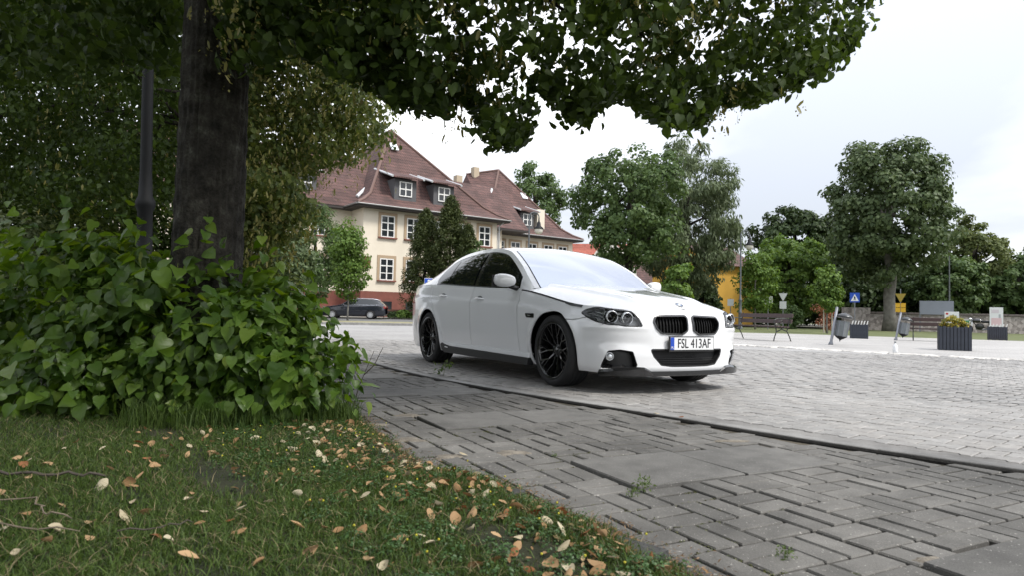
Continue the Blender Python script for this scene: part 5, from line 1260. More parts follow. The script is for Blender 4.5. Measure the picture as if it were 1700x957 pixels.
# ------------------------------------------------------------------ the white sedan
# car frame: x forward from the front axle, y to the car's left, z up
def build_sedan():
    WHITE = mat('car_white', (0.77, 0.78, 0.80), 0.22, spec=0.6, coat=1.0)
    DARK = mat('car_gap_black', (0.008, 0.008, 0.009), 0.7)
    GLOSSB = mat('car_gloss_black', (0.010, 0.010, 0.011), 0.16, coat=0.6)
    SATIN = mat('car_satin_black', (0.014, 0.014, 0.015), 0.42)
    RUBBER = mat('tyre_rubber', (0.016, 0.016, 0.017), 0.78, bump=0.15, bscale=120)
    CHROME = mat('chrome', (0.75, 0.76, 0.78), 0.12, metal=1.0)
    SILVER = mat('lamp_silver', (0.72, 0.74, 0.77), 0.25, metal=.8)
    GREYP = mat('lamp_grey', (0.16, 0.17, 0.18), 0.35, metal=0.4)
    GLASS = mat('tinted_glass', (0.006, 0.008, 0.009), 0.02, spec=0.6, ior=1.62)
    SCREEN = mat('windscreen_glass', (0.50, 0.53, 0.60), 0.02, metal=.85)
    LAMPG = bpy.data.materials.new('lamp_glass'); LAMPG.use_nodes = True
    nt = LAMPG.node_tree; out = nt.nodes['Material Output']
    tr = N(nt, 'ShaderNodeBsdfTransparent'); gl = N(nt, 'ShaderNodeBsdfGlossy'); gl.inputs['Roughness'].default_value = 0.02
    fz = N(nt, 'ShaderNodeFresnel'); fz.inputs['IOR'].default_value = 1.55
    mx = N(nt, 'ShaderNodeMixShader'); nt.links.new(fz.outputs[0], mx.inputs[0]); nt.links.new(tr.outputs[0], mx.inputs[1]); nt.links.new(gl.outputs[0], mx.inputs[2]); nt.links.new(mx.outputs[0], out.inputs[0])
    RED = mat('tail_red', (0.30, 0.008, 0.010), 0.15, coat=0.6)

    th = R(-60.5)
    car = empty('sedan_car', (1.172, 6.68, 0.0), th,
                'white four-door saloon with black wheels parked beside the sunken footpath', 'car')

    # ---- plan contour of the body at its widest
    cp = np.array([(.845, -.16), (.852, 0), (.845, .16), (.830, .31), (.805, .45), (.770, .575), (.717, .69), (.630, .785), (.47, .853), (.25, .892), (0, .910),
                   (-.4, .925), (-1, .932), (-1.6, .933), (-2.2, .932), (-2.7, .930), (-3.1, .922), (-3.45, .90), (-3.72, .85), (-3.9, .77), (-4.0, .65), (-4.055, .45), (-4.075, .2), (-4.078, 0), (-4.075, -.2)])
    ch = np.concatenate([[0], np.cumsum(np.hypot(*np.diff(cp, axis=0).T))])
    fx, fy = spline(ch, cp[:, 0]), spline(ch, cp[:, 1])
    tt = np.linspace(ch[1], ch[-2], 3000); X, Y = fx(tt), fy(tt)
    S = np.concatenate([[0], np.cumsum(np.hypot(np.diff(X), np.diff(Y)))]); SE = S[-1]
    def contour(s): return np.interp(s, S, X), np.interp(s, S, Y)
    def cnorm(s):
        e_ = 0.004
        a, b = contour(np.clip(s - e_, 0, SE)), contour(np.clip(s + e_, 0, SE))
        dx_, dy_ = b[0] - a[0], b[1] - a[1]; L = np.hypot(dx_, dy_)
        return -dy_ / L * -1, dx_ / L * -1          # outward
    def s_at_x(x): k = (S > 0.5) & (S < SE - .6); return float(np.interp(-x, -X[k], S[k]))
    zt_x = pchip([-4.2, -3.9, -3.4, -2.75, -2, -1, -.6, -.3, 0, .2, .40], [1.0, 1.03, 1.045, 1.03, .99, .94, .912, .868, .812, .777, .752])
    zt_s = pchip([0, .3, .5, .6, .8, .95, 1.1], [.738, .732, .724, .722, .731, .744, .758])
    def ztop(s):
        x, _ = contour(s); w = np.clip((s - .85) / .25, 0, 1); w = w * w * (3 - 2 * w)
        return zt_s(s) * (1 - w) + zt_x(x) * w
    ZB = 0.175
    Is = pchip([0, .05, .12, .22, .36, .5, .64, .755, .785, .82, .88, .94, 1], [.075, .055, .036, .020, .006, 0, -.001, .002, .008, .023, .036, .049, .068])
    If = pchip([0, .1, .25, .4, .6, .75, .85, .93, .97, 1], [.015, -.008, -.008, -.003, 0, .006, .020, .044, .064, .092])
    def belt_point(s, v, d=0.0):
        x, y = contour(s); nx, ny = cnorm(s)
        zt = ztop(s); zb = ZB + .012 * np.clip((s - 1.0), 0, .4)
        z = zb + (zt - zb) * v
        w = np.clip((s - .55) / .75, 0, 1); w = w * w * (3 - 2 * w)
        wr = np.clip((SE - .4 - s) / .8, 0, 1); wr = wr * wr * (3 - 2 * wr)
        ins = If(v) * (1 - w) + Is(v) * w
        ins = ins * wr + (1 - wr) * (If(v) * .6 + .01)
        # flared lips of the wheel arches
        for ax in (0.0, -2.968):
            r_ = np.hypot(x - ax, z - .335)
            ins = ins - .016 * np.exp(-((r_ - .375) / .055) ** 2) * (np.abs(x - ax) < .5)
        # bumper shelf under the lamps, and hollow above it
        ins = ins - .010 * np.exp(-((z - .565) / .022) ** 2) * np.clip((s - .42) / .15, 0, 1) * np.clip((1.08 - s) / .2, 0, 1)
        ins = ins + .010 * np.exp(-((z - .44) / .05) ** 2) * np.clip((s - .40) / .2, 0, 1) * np.clip((1.12 - s) / .25, 0, 1)
        ins = ins - d
        return x - nx * ins, np.where(s <= 1e-6, 0, y - ny * ins), z
    sg = np.concatenate([np.linspace(0, 1.6, 140), np.linspace(1.6, SE, 330)[1:]])
    vg = np.linspace(0, 1, 62)
    SS, VV = np.meshgrid(sg, vg, indexing='ij')
    x, y, z = belt_point(SS, VV)
    A = np.stack([x, y, z, SS, VV], -1)
    belt = Surf.grid(A)
    if (belt.normals()[:, 1]).mean() < 0: belt.T = belt.T[:, ::-1]
    B = belt.A
    side_x = lambda q: q.A[:, 0]
    def arch(q, r_=.366):
        f1 = np.hypot(q.A[:, 0] - 0.0, q.A[:, 2] - .335) - r_
        f2 = np.hypot(q.A[:, 0] + 2.968, q.A[:, 2] - .335) - r_
        return -np.minimum(f1, f2)
    body = belt.clip(arch(belt))
    RND = {}
    rr = lambda poly, q, k=0.0: sdf(poly, q.A[:, 3], q.A[:, 2]) - k - RND.get(id(poly), 0)     # region in (arc length, height)
    LAMP = [(.515, .590), (.540, .645), (.59, .698), (.70, .712), (.88, .727), (.985, .728), (1.075, .705), (1.10, .690), (1.04, .664), (.92, .624), (.80, .600), (.71, .598), (.67, .590)]
    KID = [(.060, .650), (.350, .644), (.362, .622), (.345, .582), (.308, .550), (.11, .542), (.064, .566)]
    INT = [(-.2, .372), (.405, .372), (.385, .33), (.315, .262), (.21, .250), (-.2, .248)]
    FOG = [(.600, .352), (.70, .366), (.795, .354), (.862, .225), (.575, .240), (.565, .25)]
    RND[id(KID)] = .030; RND[id(FOG)] = .012; RND[id(INT)] = .014; RND[id(LAMP)] = .006
    both = lambda q: q.join(q.mirror())
    # lamp and intake openings
    shell = body
    for poly in (LAMP, KID, INT, FOG):
        shell = shell.clip(-rr(poly, shell, .004))
    g = .0038
    xs_, zs_ = (lambda q: q.A[:, 0]), (lambda q: q.A[:, 2])
    SF = s_at_x(.30)
    # seam between bumper and wing: from the arch up to the lamp's tip
    seam = [(SF - .25, .61), (SF + .10, .628), (SF + .0, .64), (SF - .06, .67), (SF - .14, .69), (-1, .69), (-1, 3), (9, 3), (9, -1), (SF + .12, -1), (SF + .1, .628)]
    seam_x = np.array([[-5, .628], [.29, .628], [.36, .633], [.45, .655], [.52, .69], [.60, .74], [2, .74]])
    def f_seam(q):                       # >0 above / behind the bumper seam
        zz = np.interp(q.A[:, 0], seam_x[:, 0], seam_x[:, 1])
        up = q.A[:, 2] - zz
        return np.where(q.A[:, 0] < .2, 1.0, np.maximum(up, (.15 - q.A[:, 0])))
    bumper = shell.clip(f_seam(shell) + g)
    rest = shell.clip(-(f_seam(shell) - g))
    both(bumper).build('front_bumper', WHITE, car, thick=.012)
    # vertical door seams, x as a function of height
    hinge = lambda q: np.interp(q.A[:, 2], [.1, .35, .6, 1.1], [-.615, -.60, -.62, -.66])
    bpost = lambda q: np.interp(q.A[:, 2], [.1, .5, 1.1], [-1.69, -1.70, -1.735])
    def rdoor(q):
        zz = q.A[:, 2]
        return np.interp(zz, [.1, .30, .40, .55, .72, .85, 1.1], [-2.50, -2.50, -2.535, -2.625, -2.80, -2.93, -3.0])
    sill = lambda q: q.A[:, 2] - .262
    fx_ = lambda q: q.A[:, 0]
    rearb = lambda q: fx_(q) + 3.42 + .9 * np.clip(q.A[:, 2] - .62, 0, 1)
    for sgn, mir in (('near', True), ('far', False)):
        P = (lambda q: q.mirror()) if mir else (lambda q: q)
        fen = rest.clip(-(fx_(rest) - hinge(rest) - g))
        P(fen).build('wing', WHITE, car, thick=.012)
        d1 = rest.clip(fx_(rest) - hinge(rest) + g)
        d1s = d1.clip(sill(d1) + g).clip if False else d1
        fd = d1.clip(-(fx_(d1) - bpost(d1) - g)); fd = fd.clip(-(sill(fd) - g))
        fdo = P(fd).build('front_door', WHITE, car, thick=.012)
        d2 = d1.clip(fx_(d1) - bpost(d1) + g)
        rd = d2.clip(-(fx_(d2) - rdoor(d2) - g)); rd = rd.clip(-(sill(rd) - g))
        rdo = P(rd).build('rear_door', WHITE, car, thick=.012)
        sl = d1.clip(sill(d1) + g); sl = sl.clip(-(fx_(sl) + 2.62))
        P(sl).build('sill', WHITE, car, thick=.012)
        q3 = d2.clip(fx_(d2) - rdoor(d2) + g)
        qp = q3.clip(-(rearb(q3) - g)); qp = qp.clip(-(arch(qp, .0) + 0) * 0 - 1 + 0 * qp.A[:, 0])
        P(qp).build('rear_quarter', WHITE, car, thick=.012)
        # handles
        for o_, hx in ((fdo, -1.50), (rdo, -2.52)):
            sgy = -1 if mir else 1
            s_ = s_at_x(hx); v_ = .82
            bx_, by_, bz_ = belt_point(np.array([s_]), np.array([v_]))
            hb = MB(); n = 9
            pts = []
            for k in range(n):
                t = k / (n - 1); px_ = hx + .11 - .22 * t
                b2 = belt_point(np.array([s_at_x(px_)]), np.array([v_]))
                pts.append((px_, sgy * (float(b2[1][0]) + .006 + .022 * math.sin(math.pi * min(1, t * 1.1))), float(b2[2][0])))
            hb.tube(pts, [.007, .011, .0135, .0145, .0145, .0145, .0135, .011, .007], 8)
            hb.build('door_handle', WHITE, o_, smooth=True)
            cup = MB(); cup.lathe([(.0, .0), (.03, .001), (.042, -.001)], 18, (hx, 0, 0), 'y')
            vv = [(q[0] * 1 + (q[0] - hx) * .6, sgy * (float(by_[0]) + .0015), float(bz_[0]) + q[2] * .8) for q in cup.v]
            m2 = MB(); m2.add(vv, [f[::-1] for f in cup.f] if sgy < 0 else cup.f); m2.build('handle_recess', GREYP, o_, smooth=True)
    rb = rest.clip(fx_(rest) - rdoor(rest) + g); rb = rb.clip(rearb(rb) + g)
    TAIL = [(SE - 1.35, .80), (SE - .55, .74), (SE - .50, .92), (SE - .9, .94), (SE - 1.3, .90)]
    tl = rb.clip(rr(TAIL, rb)); rb = rb.clip(-rr(TAIL, rb, .003))
    both(rb).build('rear_bumper', WHITE, car, thick=.012)
    for P in (lambda q: q.mirror(), lambda q: q):
        P(tl.shifted(.006)).build('tail_lamp', RED, car, thick=.01)
    # dark inner shell seen through the gaps
    xi, yi, zi = belt_point(SS[::3, ::3], VV[::3, ::3], -.020)
    inner = Surf.grid(np.stack([xi, yi, zi, SS[::3, ::3], VV[::3, ::3]], -1)); 
    if (inner.normals()[:, 1]).mean() < 0: inner.T = inner.T[:, ::-1]
    inner = inner.clip(arch(inner, .375))
    for poly in (LAMP, KID, INT, FOG): inner = inner.clip(-rr(poly, inner, .02))
    both(inner).build('inner_shell', DARK, car)
    # recesses behind the openings: walls from the rim inwards plus a back plate
    def recess(poly, depth, name, m, parent, mirror, k=.004, flat=True):
        q = body.clip(rr(poly, body, k))
        A2 = q.A.copy(); nrm = q.normals(); A2[:, :3] -= nrm * depth
        b = q.boundary(); n_ = len(q.A)
        W = []
        for a_, b_ in b: W += [(a_, b_, b_ + n_), (a_, b_ + n_, a_ + n_)]
        r_ = Surf(np.concatenate([q.A, A2]), np.concatenate([q.T + n_, np.array(W)[:, ::-1] if False else np.array(W)[:, ::-1]]))
        if mirror: r_ = r_.mirror()
        return r_.compact().build(name, m, parent, smooth=False)
    def rim(poly, w, lift, name, m, parent, mirror, k=.004):
        q = body.clip(rr(poly, body, k)); q = q.clip(-rr(poly, q, k - w)).shifted(lift)
        if mirror: q = q.mirror()
        return q.build(name, m, parent, thick=.02)
    for mir in (True, False):
        sg_ = -1 if mir else 1
        gr = rim(KID, .014, .010, 'kidney_grille', GLOSSB, car, mir)
        recess(KID, .055, 'grille_recess', DARK, gr, mir)
        for k in range(10):
            s0 = .058 + k * .0335
            q = [(s0, .53), (s0 + .012, .53), (s0 + .012, .70), (s0, .70)]
            st = body.clip(rr(q, body)); st = st.clip(rr(KID, st, -.004)).shifted(-.034)
            if len(st.T) == 0: continue
            (st.mirror() if mir else st).build('grille_bar', mat('bar_black', (.006, .006, .006), .5, spec=.2), gr, thick=.022, smooth=False)
        fg = recess(FOG, .085, 'fog_recess', SATIN, car, mir)
        sx, sy_ = contour(np.array([.795])); nx_, ny_ = cnorm(np.array([.795]))
        c0 = Vector((float(sx[0] - nx_[0] * .05), sg_ * float(sy_[0] - ny_[0] * .05), .318))
        lb = MB(); lb.lathe([(.0, .02), (.018, .018), (.028, .010), (.031, .0), (.034, .008), (.038, .0), (.038, -.05)], 20, (0, 0, 0), 'x')
        fl = lb.build('fog_lamp', SILVER, fg, smooth=True)
        fl.location = c0; fl.rotation_euler = (0, 0, math.atan2(sg_ * float(ny_[0]), float(nx_[0])) * .5)
        # headlamp: dark tub, silver reflector fan, two barrels, clear cover
        hl = recess(LAMP, .065, 'headlamp', mat('lamp_tub', (.50,.51,.53), .35), car, mir)
        # reflector inner: shallow silver field on the outer third
        RF = [(.85, .610), (.85, .735), (.985, .728), (1.075, .705), (1.10, .690), (1.04, .664), (.92, .624)]
        q = body.clip(rr(RF, body, -.006)).shifted(-.035)
        (q.mirror() if mir else q).build('reflector', SILVER, hl, thick=.01)
        for k, (s0, z0, s1, z1) in enumerate([(.87, .655, 1.03, .692), (.87, .685, 1.0, .714), (.94, .648, 1.06, .690)]):
            q = body.clip(rr([(s0, z0), (s0 + .012, z0 - .012), (s1 + .01, z1 - .012), (s1, z1)], body)).shifted(-.02)
            (q.mirror() if mir else q).build('reflector_rib', GREYP, hl, thick=.008, smooth=False)
        EY = [(.55, .690), (.60, .704), (.88, .727), (.88, .700), (.60, .680), (.555, .668)]
        q = body.clip(rr(EY, body, -.002)).shifted(-.022)
        (q.mirror() if mir else q).build('brow', SILVER, hl, thick=.01)
        for s_, z_ in ((.785, .658), (.640, .646)):
            sx, sy_ = contour(np.array([s_])); nx_, ny_ = cnorm(np.array([s_]))
            c0 = Vector((float(sx[0] - nx_[0] * .045), sg_ * float(sy_[0] - ny_[0] * .045), z_))
            lb = MB(); lb.lathe([(.0, .0), (.02, -.004), (.034, -.02), (.039, .018), (.046, .024), (.050, .015), (.048, -.05)], 22, (0, 0, 0), 'x')
            pr = lb.build('lamp_barrel', GLOSSB, hl, smooth=True); pr.location = c0
            pr.rotation_euler = (0, 0, math.atan2(sg_ * float(ny_[0]), float(nx_[0])) * .35)
            rg = MB(); rg.lathe([(.045, .022), (.050, .028), (.055, .022), (.054, .0)], 22, (0, 0, 0), 'x')
            ro = rg.build('ring', SILVER, pr, smooth=True)
        q = body.clip(rr(LAMP, body, .0)).shifted(.003)
        (q.mirror() if mir else q).build('lamp_cover', LAMPG, hl)
        rim(LAMP, .009, .002, 'lamp_seal', DARK, hl, mir, .007)
    # lower intake with mesh bars
    q = body.clip(rr(INT, body, .004))
    ii = both(q).shifted(-.06); it = ii.build('lower_intake', DARK, car, smooth=False)
    rm = q.clip(-rr(INT, q, -.008)).clip(-(q.clip(-rr(INT, q, -.008)).A[:, 2] * 0 + 1)) if False else q.clip(-rr(INT, q, -.008))
    both(rm.shifted(-.004)).build('intake_rim', SATIN, it, thick=.05)
    for k in range(6):
        z0 = .262 + k * .02
        b_ = body.clip(rr([(-.1, z0), (.42, z0), (.42, z0 + .006), (-.1, z0 + .006)], body)); b_ = b_.clip(rr(INT, b_, -.01))
        if k < 4 and len(b_.T): both(b_.shifted(-.035)).build('intake_bar', SATIN, it, thick=.01, smooth=False)
    # plate: white with a blue strip, on a black carrier
    pl = MB(); pl.box((.868, 0, .434), (.012, .535, .135)); po = pl.build('plate_carrier', SATIN, car, bevel=.003)
    pf = MB(); pf.box((.8755, 0, .438), (.004, .515, .108)); pfo = pf.build('number_plate', mat('plate_white', (.74, .75, .76), .35), po)
    bl = MB(); bl.box((.8785, -.236, .438), (.003, .042, .106)); bl.build('plate_band', mat('plate_blue', (.01, .06, .42), .4), pfo)
    tm = text_mesh('FSL 413AF', .118); tm.materials.append(mat('plate_ink', (.012, .012, .014), .5))
    to = obj('plate_lettering', tm, None, pfo); to.matrix_local = Matrix.Translation((.8785, .022, .436)) @ Matrix(((0, 0, 1), (1, 0, 0), (0, 1, 0))).to_4x4() @ Matrix.Diagonal((.78, 1.0, 1, 1))
    tm = text_mesh('PL', .030); tm.materials.append(mat('plate_white', (.74, .75, .76), .35))
    to = obj('country_code', tm, None, pfo); to.matrix_local = Matrix.Translation((.8805, -.236, .402)) @ Matrix(((0, 0, 1), (1, 0, 0), (0, 1, 0))).to_4x4()
    # splitter and corner blades
    def strip(s0, s1, z0, z1, d0, d1, n=40):
        s_ = np.linspace(s0, s1, n); cx_, cy_ = contour(s_); nx_, ny_ = cnorm(s_)
        ring = []
        for (d_, z_) in ((d0, z0), (d1, z0), (d1, z1), (d0, z1)):
            ring.append(np.stack([cx_ + nx_ * d_, np.where(s_ < 1e-6, 0, cy_ + ny_ * d_), np.full(n, z_)], 1))
        m_ = MB(); v = [tuple(ring[k][i]) for i in range(n) for k in range(4)]
        f = [(i * 4 + k, i * 4 + (k + 1) % 4, i * 4 + 4 + (k + 1) % 4, i * 4 + 4 + k) for i in range(n - 1) for k in range(4)]
        f += [(3, 2, 1, 0), tuple((n - 1) * 4 + k for k in range(4))]
        m_.add(v, f); return m_
    m_ = strip(0, .885, .156, .168, -.10, .024); n0 = len(m_.v)
    m_.add([(a, -b, c) for a, b, c in m_.v], [f[::-1] for f in m_.f]); sp = m_.build('splitter', GLOSSB, car)
    chin = strip(0, .55, .166, .196, -.1, .006); chin.add([(a, -b, c) for a, b, c in chin.v], [f[::-1] for f in chin.f]); chin.build('chin', SATIN, sp)
    for sg_ in (-1, 1):
        s_ = np.linspace(.40, .885, 24); cx_, cy_ = contour(s_); nx_, ny_ = cnorm(s_)
        zt_ = np.interp(s_, [.40, .48, .55, .885], [.196, .235, .238, .205]); do = np.interp(s_, [.40, .47, .75, .885], [.008, .024, .028, .012])
        v = []
        for i in range(24):
            for d_, z_ in ((-.05, .168), (do[i], .168), (do[i], zt_[i] - .02), (do[i] - .02, zt_[i]), (-.05, zt_[i] + .004)):
                v.append((cx_[i] + nx_[i] * d_, sg_ * (cy_[i] + ny_[i] * d_), z_))
        f = [(i * 5 + k, i * 5 + (k + 1) % 5, i * 5 + 5 + (k + 1) % 5, i * 5 + 5 + k) for i in range(23) for k in range(5)] + [(4, 3, 2, 1, 0), tuple(23 * 5 + k for k in range(5))]
        if sg_ < 0: f = [q[::-1] for q in f]
        MB().add(v, f).build('corner_blade', GLOSSB, sp)

    # ---- bonnet
    s_end = s_at_x(-.60)
    su = np.linspace(0, s_end, 110); bu = np.linspace(0, 1, 46)
    rx, ry, rz = belt_point(su, np.ones_like(su))
    zc = pchip([.77, .70, .60, .45, .3, .1, -.1, -.3, -.46], [.739, .778, .818, .858, .885, .917, .947, .980, 1.006])
    cx_ = .757 + (-.44 - .757) * (su / s_end) ** 1.25; cz_ = zc(cx_)
    UU, BB = np.meshgrid(np.arange(110), bu, indexing='ij')
    def lines(b):
        pw = (1.8 + 2.0 * np.clip(su / s_end, 0, 1) ** 2)[:, None]; sh = 1 - (1 - b[None]) ** pw
        xx = rx[:, None] + (cx_ - rx)[:, None] * (b[None] * .6 + .4 * sh)
        yy = ry[:, None] * (1 - b[None]); zz = rz[:, None] + (cz_ - rz)[:, None] * sh
        ridge = np.interp(xx, [-.5, .75], [.60, .36]); amp = .016 * np.clip((.70 - xx) / .25, 0, 1)
        zz = zz + amp * np.exp(-((yy - ridge) / .05) ** 2) * np.clip(b[None] * 8, 0, 1)
        return xx, yy, zz
    xx, yy, zz = lines(bu)
    yy[:, -1] = 0
    A = np.stack([xx, yy, zz, BB, UU / 109.], -1)
    hood = Surf.grid(A); hood.T = hood.T[:, ::-1]
    if hood.normals()[:, 2].mean() < 0: hood.T = hood.T[:, ::-1]
    # trim a hair at the rail, cut the rear edge in a curve under the windscreen
    rim_d = np.hypot(hood.A[:, 1] - np.interp(hood.A[:, 4], su / s_end, ry), hood.A[:, 0] - np.interp(hood.A[:, 4], su / s_end, rx))
    hd = hood.clip(.0035 - rim_d)
    both(hd).build('bonnet', WHITE, car)
    edge = hood.clip(rim_d - .012).shifted(-.014)
    both(edge).build('bonnet_gap', DARK, car)
    # dark stripe along the wing top and the smoked patch ahead of it
    for mir in (True, False):
        q = body.clip(np.where((B_ := body.A)[:, 0] > .34, 1, np.where(B_[:, 0] < -.66, 1, (ztop(B_[:, 3]) - .014) - B_[:, 2])))
        q = q.shifted(.0025); (q.mirror() if mir else q).build('pinstripe', SATIN, car)
        pz = [(s_at_x(.36), .733), (s_at_x(.20), .752), (s_at_x(.10), .776), (s_at_x(.16), .792), (s_at_x(.36), .757)]
        q = body.clip(rr(pz, body)).shifted(.0035); (q.mirror() if mir else q).build('smoked_reflector', mat('smoked', (.05, .052, .055), .2, coat=.5), car)
        gl_ = [(s_at_x(-.30), .635), (s_at_x(-.44), .640), (s_at_x(-.455), .668), (s_at_x(-.31), .668)]
        q = body.clip(rr(gl_, body, .006)).shifted(.006); go = (q.mirror() if mir else q).build('side_gill', GLOSSB, car, thick=.01)
        gm = [(s_at_x(-.35), .648), (s_at_x(-.42), .650), (s_at_x(-.42), .660), (s_at_x(-.35), .659)]
        q = body.clip(rr(gm, body)).shifted(.009); (q.mirror() if mir else q).build('gill_badge', SILVER, go)
    # roundel
    em_ = MB(); em_.lathe([(.0, .0), (.041, .0), (.041, -.01)], 28); eo = em_.build('roundel', mat('badge_grey', (.18, .19, .20), .25, coat=.4), car)
    rg = MB(); rg.lathe([(.037, .0), (.037, .004), (.0415, .004), (.0415, .0)], 28); rg.build('roundel_ring', CHROME, eo, smooth=False)
    for k in range(4):
        qd = MB(); ar = [(0, 0)] + [(.025 * math.cos(R(k * 90 + t * 15)), .025 * math.sin(R(k * 90 + t * 15))) for t in range(7)]
        qd.prism(ar, .0005, .003); qd.build('roundel_quarter', mat('plate_white', (.74, .75, .76), .35) if k % 2 else mat('badge_blue', (.05, .12, .30), .3), eo)
    eo.location = (.705, 0, .7785); eo.rotation_euler = (0, R(24), 0)

    # ---- cabin: roof strip and side glazing share the pillar edge e
    ex = np.array([-.50, -.7, -.95, -1.2, -1.4, -1.7, -2.1, -2.5, -2.85, -3.15, -3.4, -3.6])
    ey = np.array([.800, .770, .722, .667, .632, .610, .600, .604, .622, .655, .695, .72])
    ez = np.array([.938, 1.062, 1.205, 1.318, 1.368, 1.402, 1.408, 1.380, 1.305, 1.195, 1.10, 1.05])
    px_ = np.array([-.36, -.56, -.83, -1.10, -1.32, -1.66, -2.1, -2.55, -2.95, -3.3, -3.6, -3.8])
    pz_ = np.array([.940, 1.078, 1.218, 1.343, 1.408, 1.448, 1.458, 1.432, 1.35, 1.22, 1.11, 1.06])
    kk = np.arange(12.); kf = np.linspace(0, 11, 150)
    EX, EY_, EZ, PX, PZ = [spline(kk, a)(kf) for a in (ex, ey, ez, px_, pz_)]
    bb = np.concatenate([[0, .012, .03, .055, .085], np.linspace(.12, 1, 34)])
    sh = (1 - (1 - bb) ** 2.1)[None]; shx = (1 - (1 - bb) ** 1.7)[None]
    RX = EX[:, None] + (PX - EX)[:, None] * shx; RY = EY_[:, None] * (1 - bb[None]); RZ = EZ[:, None] + (PZ - EZ)[:, None] * sh
    EZ = EZ + .035 * np.clip((EZ - .94) / .2, 0, 1); PZ = PZ + .03; RZ = EZ[:, None] + (PZ - EZ)[:, None] * sh
    KF = np.repeat(kf[:, None], len(bb), 1); BBB = np.repeat(bb[None], len(kf), 0)
    top = Surf.grid(np.stack([RX, RY, RZ, KF, BBB * np.maximum(EY_, .5)[:, None]], -1))
    if top.normals()[:, 2].mean() < 0: top.T = top.T[:, ::-1]
    k_, w_ = (lambda q: q.A[:, 3]), (lambda q: q.A[:, 4])
    WS0, WS1 = -1, 3.75
    hdr = lambda q: 3.72 - .10 * (w_(q) / .6) ** 2 * 0
    def f_ws(q, m=0.0):                       # windscreen field
        return np.maximum((k_(q) - 3.30) * .2 + m, (.052 - w_(q)) + m)
    def f_rw(q, m=0.0):
        return np.maximum(np.maximum((7.55 - k_(q)) * .3, (k_(q) - 10.3) * .3) + m, .07 - w_(q) + m)
    ws_seal = top.clip(f_ws(top)); glass = ws_seal.clip(f_ws(ws_seal, .012))
    roof = top.clip(-f_ws(top)); roof = roof.clip(-f_rw(roof))
    rw = top.clip(f_rw(top))
    both(roof).build('roof', WHITE, car, thick=.01)
    sl_ = both(ws_seal.shifted(-.004)).build('windscreen', DARK, car)
    both(glass.shifted(.001)).build('windscreen_pane', SCREEN, sl_)
    both(rw.shifted(-.002)).build('rear_window', GLASS, car)
    # wiper cowl
    # side: from the waist line up to e
    tz_ = np.linspace(0, 1, 40)
    sB = np.array([s_at_x(a) for a in EX]); bx_, by_, bz_ = belt_point(sB, np.ones_like(sB))
    SX = np.repeat(EX[:, None], 40, 1)
    bz2 = np.minimum(bz_, EZ - .002)
    SZ = bz2[:, None] + (EZ - bz2)[:, None] * tz_[None]
    hgt = (EZ - bz2)[:, None]
    SY = by_[:, None] + (EY_ - by_)[:, None] * tz_[None] + .05 * np.clip(hgt / .4, 0, 1) * np.sin(np.pi * tz_[None]) * .55
    side = Surf.grid(np.stack([SX, SY, SZ, SX * 0 + hgt, np.repeat(tz_[None], len(EX), 0)], -1))
    if (side.normals()[:, 1]).mean() < 0: side.T = side.T[:, ::-1]
    eZ = lambda x: np.interp(-x, -EX, EZ); bZ = lambda x: np.interp(-x, -EX, bz2)
    up = [(x_, float(eZ(x_)) - np.interp(x_, [-3.2, -2.8, -1.6, -1.1, -.7], [.085, .062, .045, .050, .058])) for x_ in np.linspace(-.74, -2.74, 26)]
    DLO = [(-.70, float(bZ(-.70)) + .012)] + [p for p in up if p[1] > float(bZ(p[0])) + .03] + [(-2.84, float(eZ(-2.84)) - .105), (-2.90, float(bZ(-2.90)) + .07), (-2.85, float(bZ(-2.85)) + .022), (-2.76, float(bZ(-2.76)) + .010)] + [(x_, float(bZ(x_)) + .008) for x_ in np.linspace(-2.6, -.9, 8)]
    fd_ = lambda q, k=0.0: sdf(DLO, q.A[:, 0], q.A[:, 2]) - k
    pil = side.clip(-fd_(side, .004))
    tr_ = side.clip(fd_(side, .004))
    def pane(x0, x1, sl0=0.0, sl1=0.0):
        q = tr_.clip(fd_(tr_, -.012))
        q = q.clip(q.A[:, 0] - (x0 + sl0 * (q.A[:, 2] - 1.1))); q = q.clip(-(q.A[:, 0] - (x1 + sl1 * (q.A[:, 2] - 1.1))))
        return q.shifted(.003)
    for mir in (True, False):
        P = (lambda q: q.mirror()) if mir else (lambda q: q)
        P(pil).build('pillar_frame', WHITE, car, thick=.01)
        wt = P(tr_.shifted(-.004)).build('window_trim', GLOSSB, car)
        P(pane(-.66, -1.655, 0, -.09)).build('window_pane', GLASS, wt)
        P(pane(-1.775, -2.50, -.09, .10)).build('window_pane', GLASS, wt)
        P(pane(-2.525, -3.2, .10, 0)).build('window_pane', GLASS, wt)
        br = side.clip(np.where((side.A[:, 0] > -.72) | (side.A[:, 0] < -2.86), 1, side.A[:, 2] - np.interp(-side.A[:, 0], -EX, bz2) - .011)).shifted(.006)
        P(br).build('waist_trim', mat('trim_steel', (.20, .21, .23), .25, metal=.8), wt, thick=.006)
        # mirror
        sg_ = -1 if mir else 1
        mo = MB()
        n = 22; rings = []
        prof = [(0, .0), (.02, .50), (.06, .78), (.12, .95), (.17, 1.0), (.195, .97), (.205, .85)]
        v = []; f = []
        # sections along y (outwards), each a rounded box in x,z
        secs = [(.0, .045, .030), (.015, .056, .050), (.05, .064, .063), (.10, .066, .068), (.155, .058, .064), (.188, .044, .050), (.203, .022, .026)]
        for (dy_, hx_, hz_) in secs:
            for k in range(n):
                a = 2 * math.pi * k / n; c_, s_ = math.cos(a), math.sin(a)
                sx_ = math.copysign(abs(c_) ** .65, c_) * hx_; sz_ = math.copysign(abs(s_) ** .75, s_) * hz_
                v.append((sx_ - dy_ * .22, sg_ * dy_, sz_ + dy_ * .05))
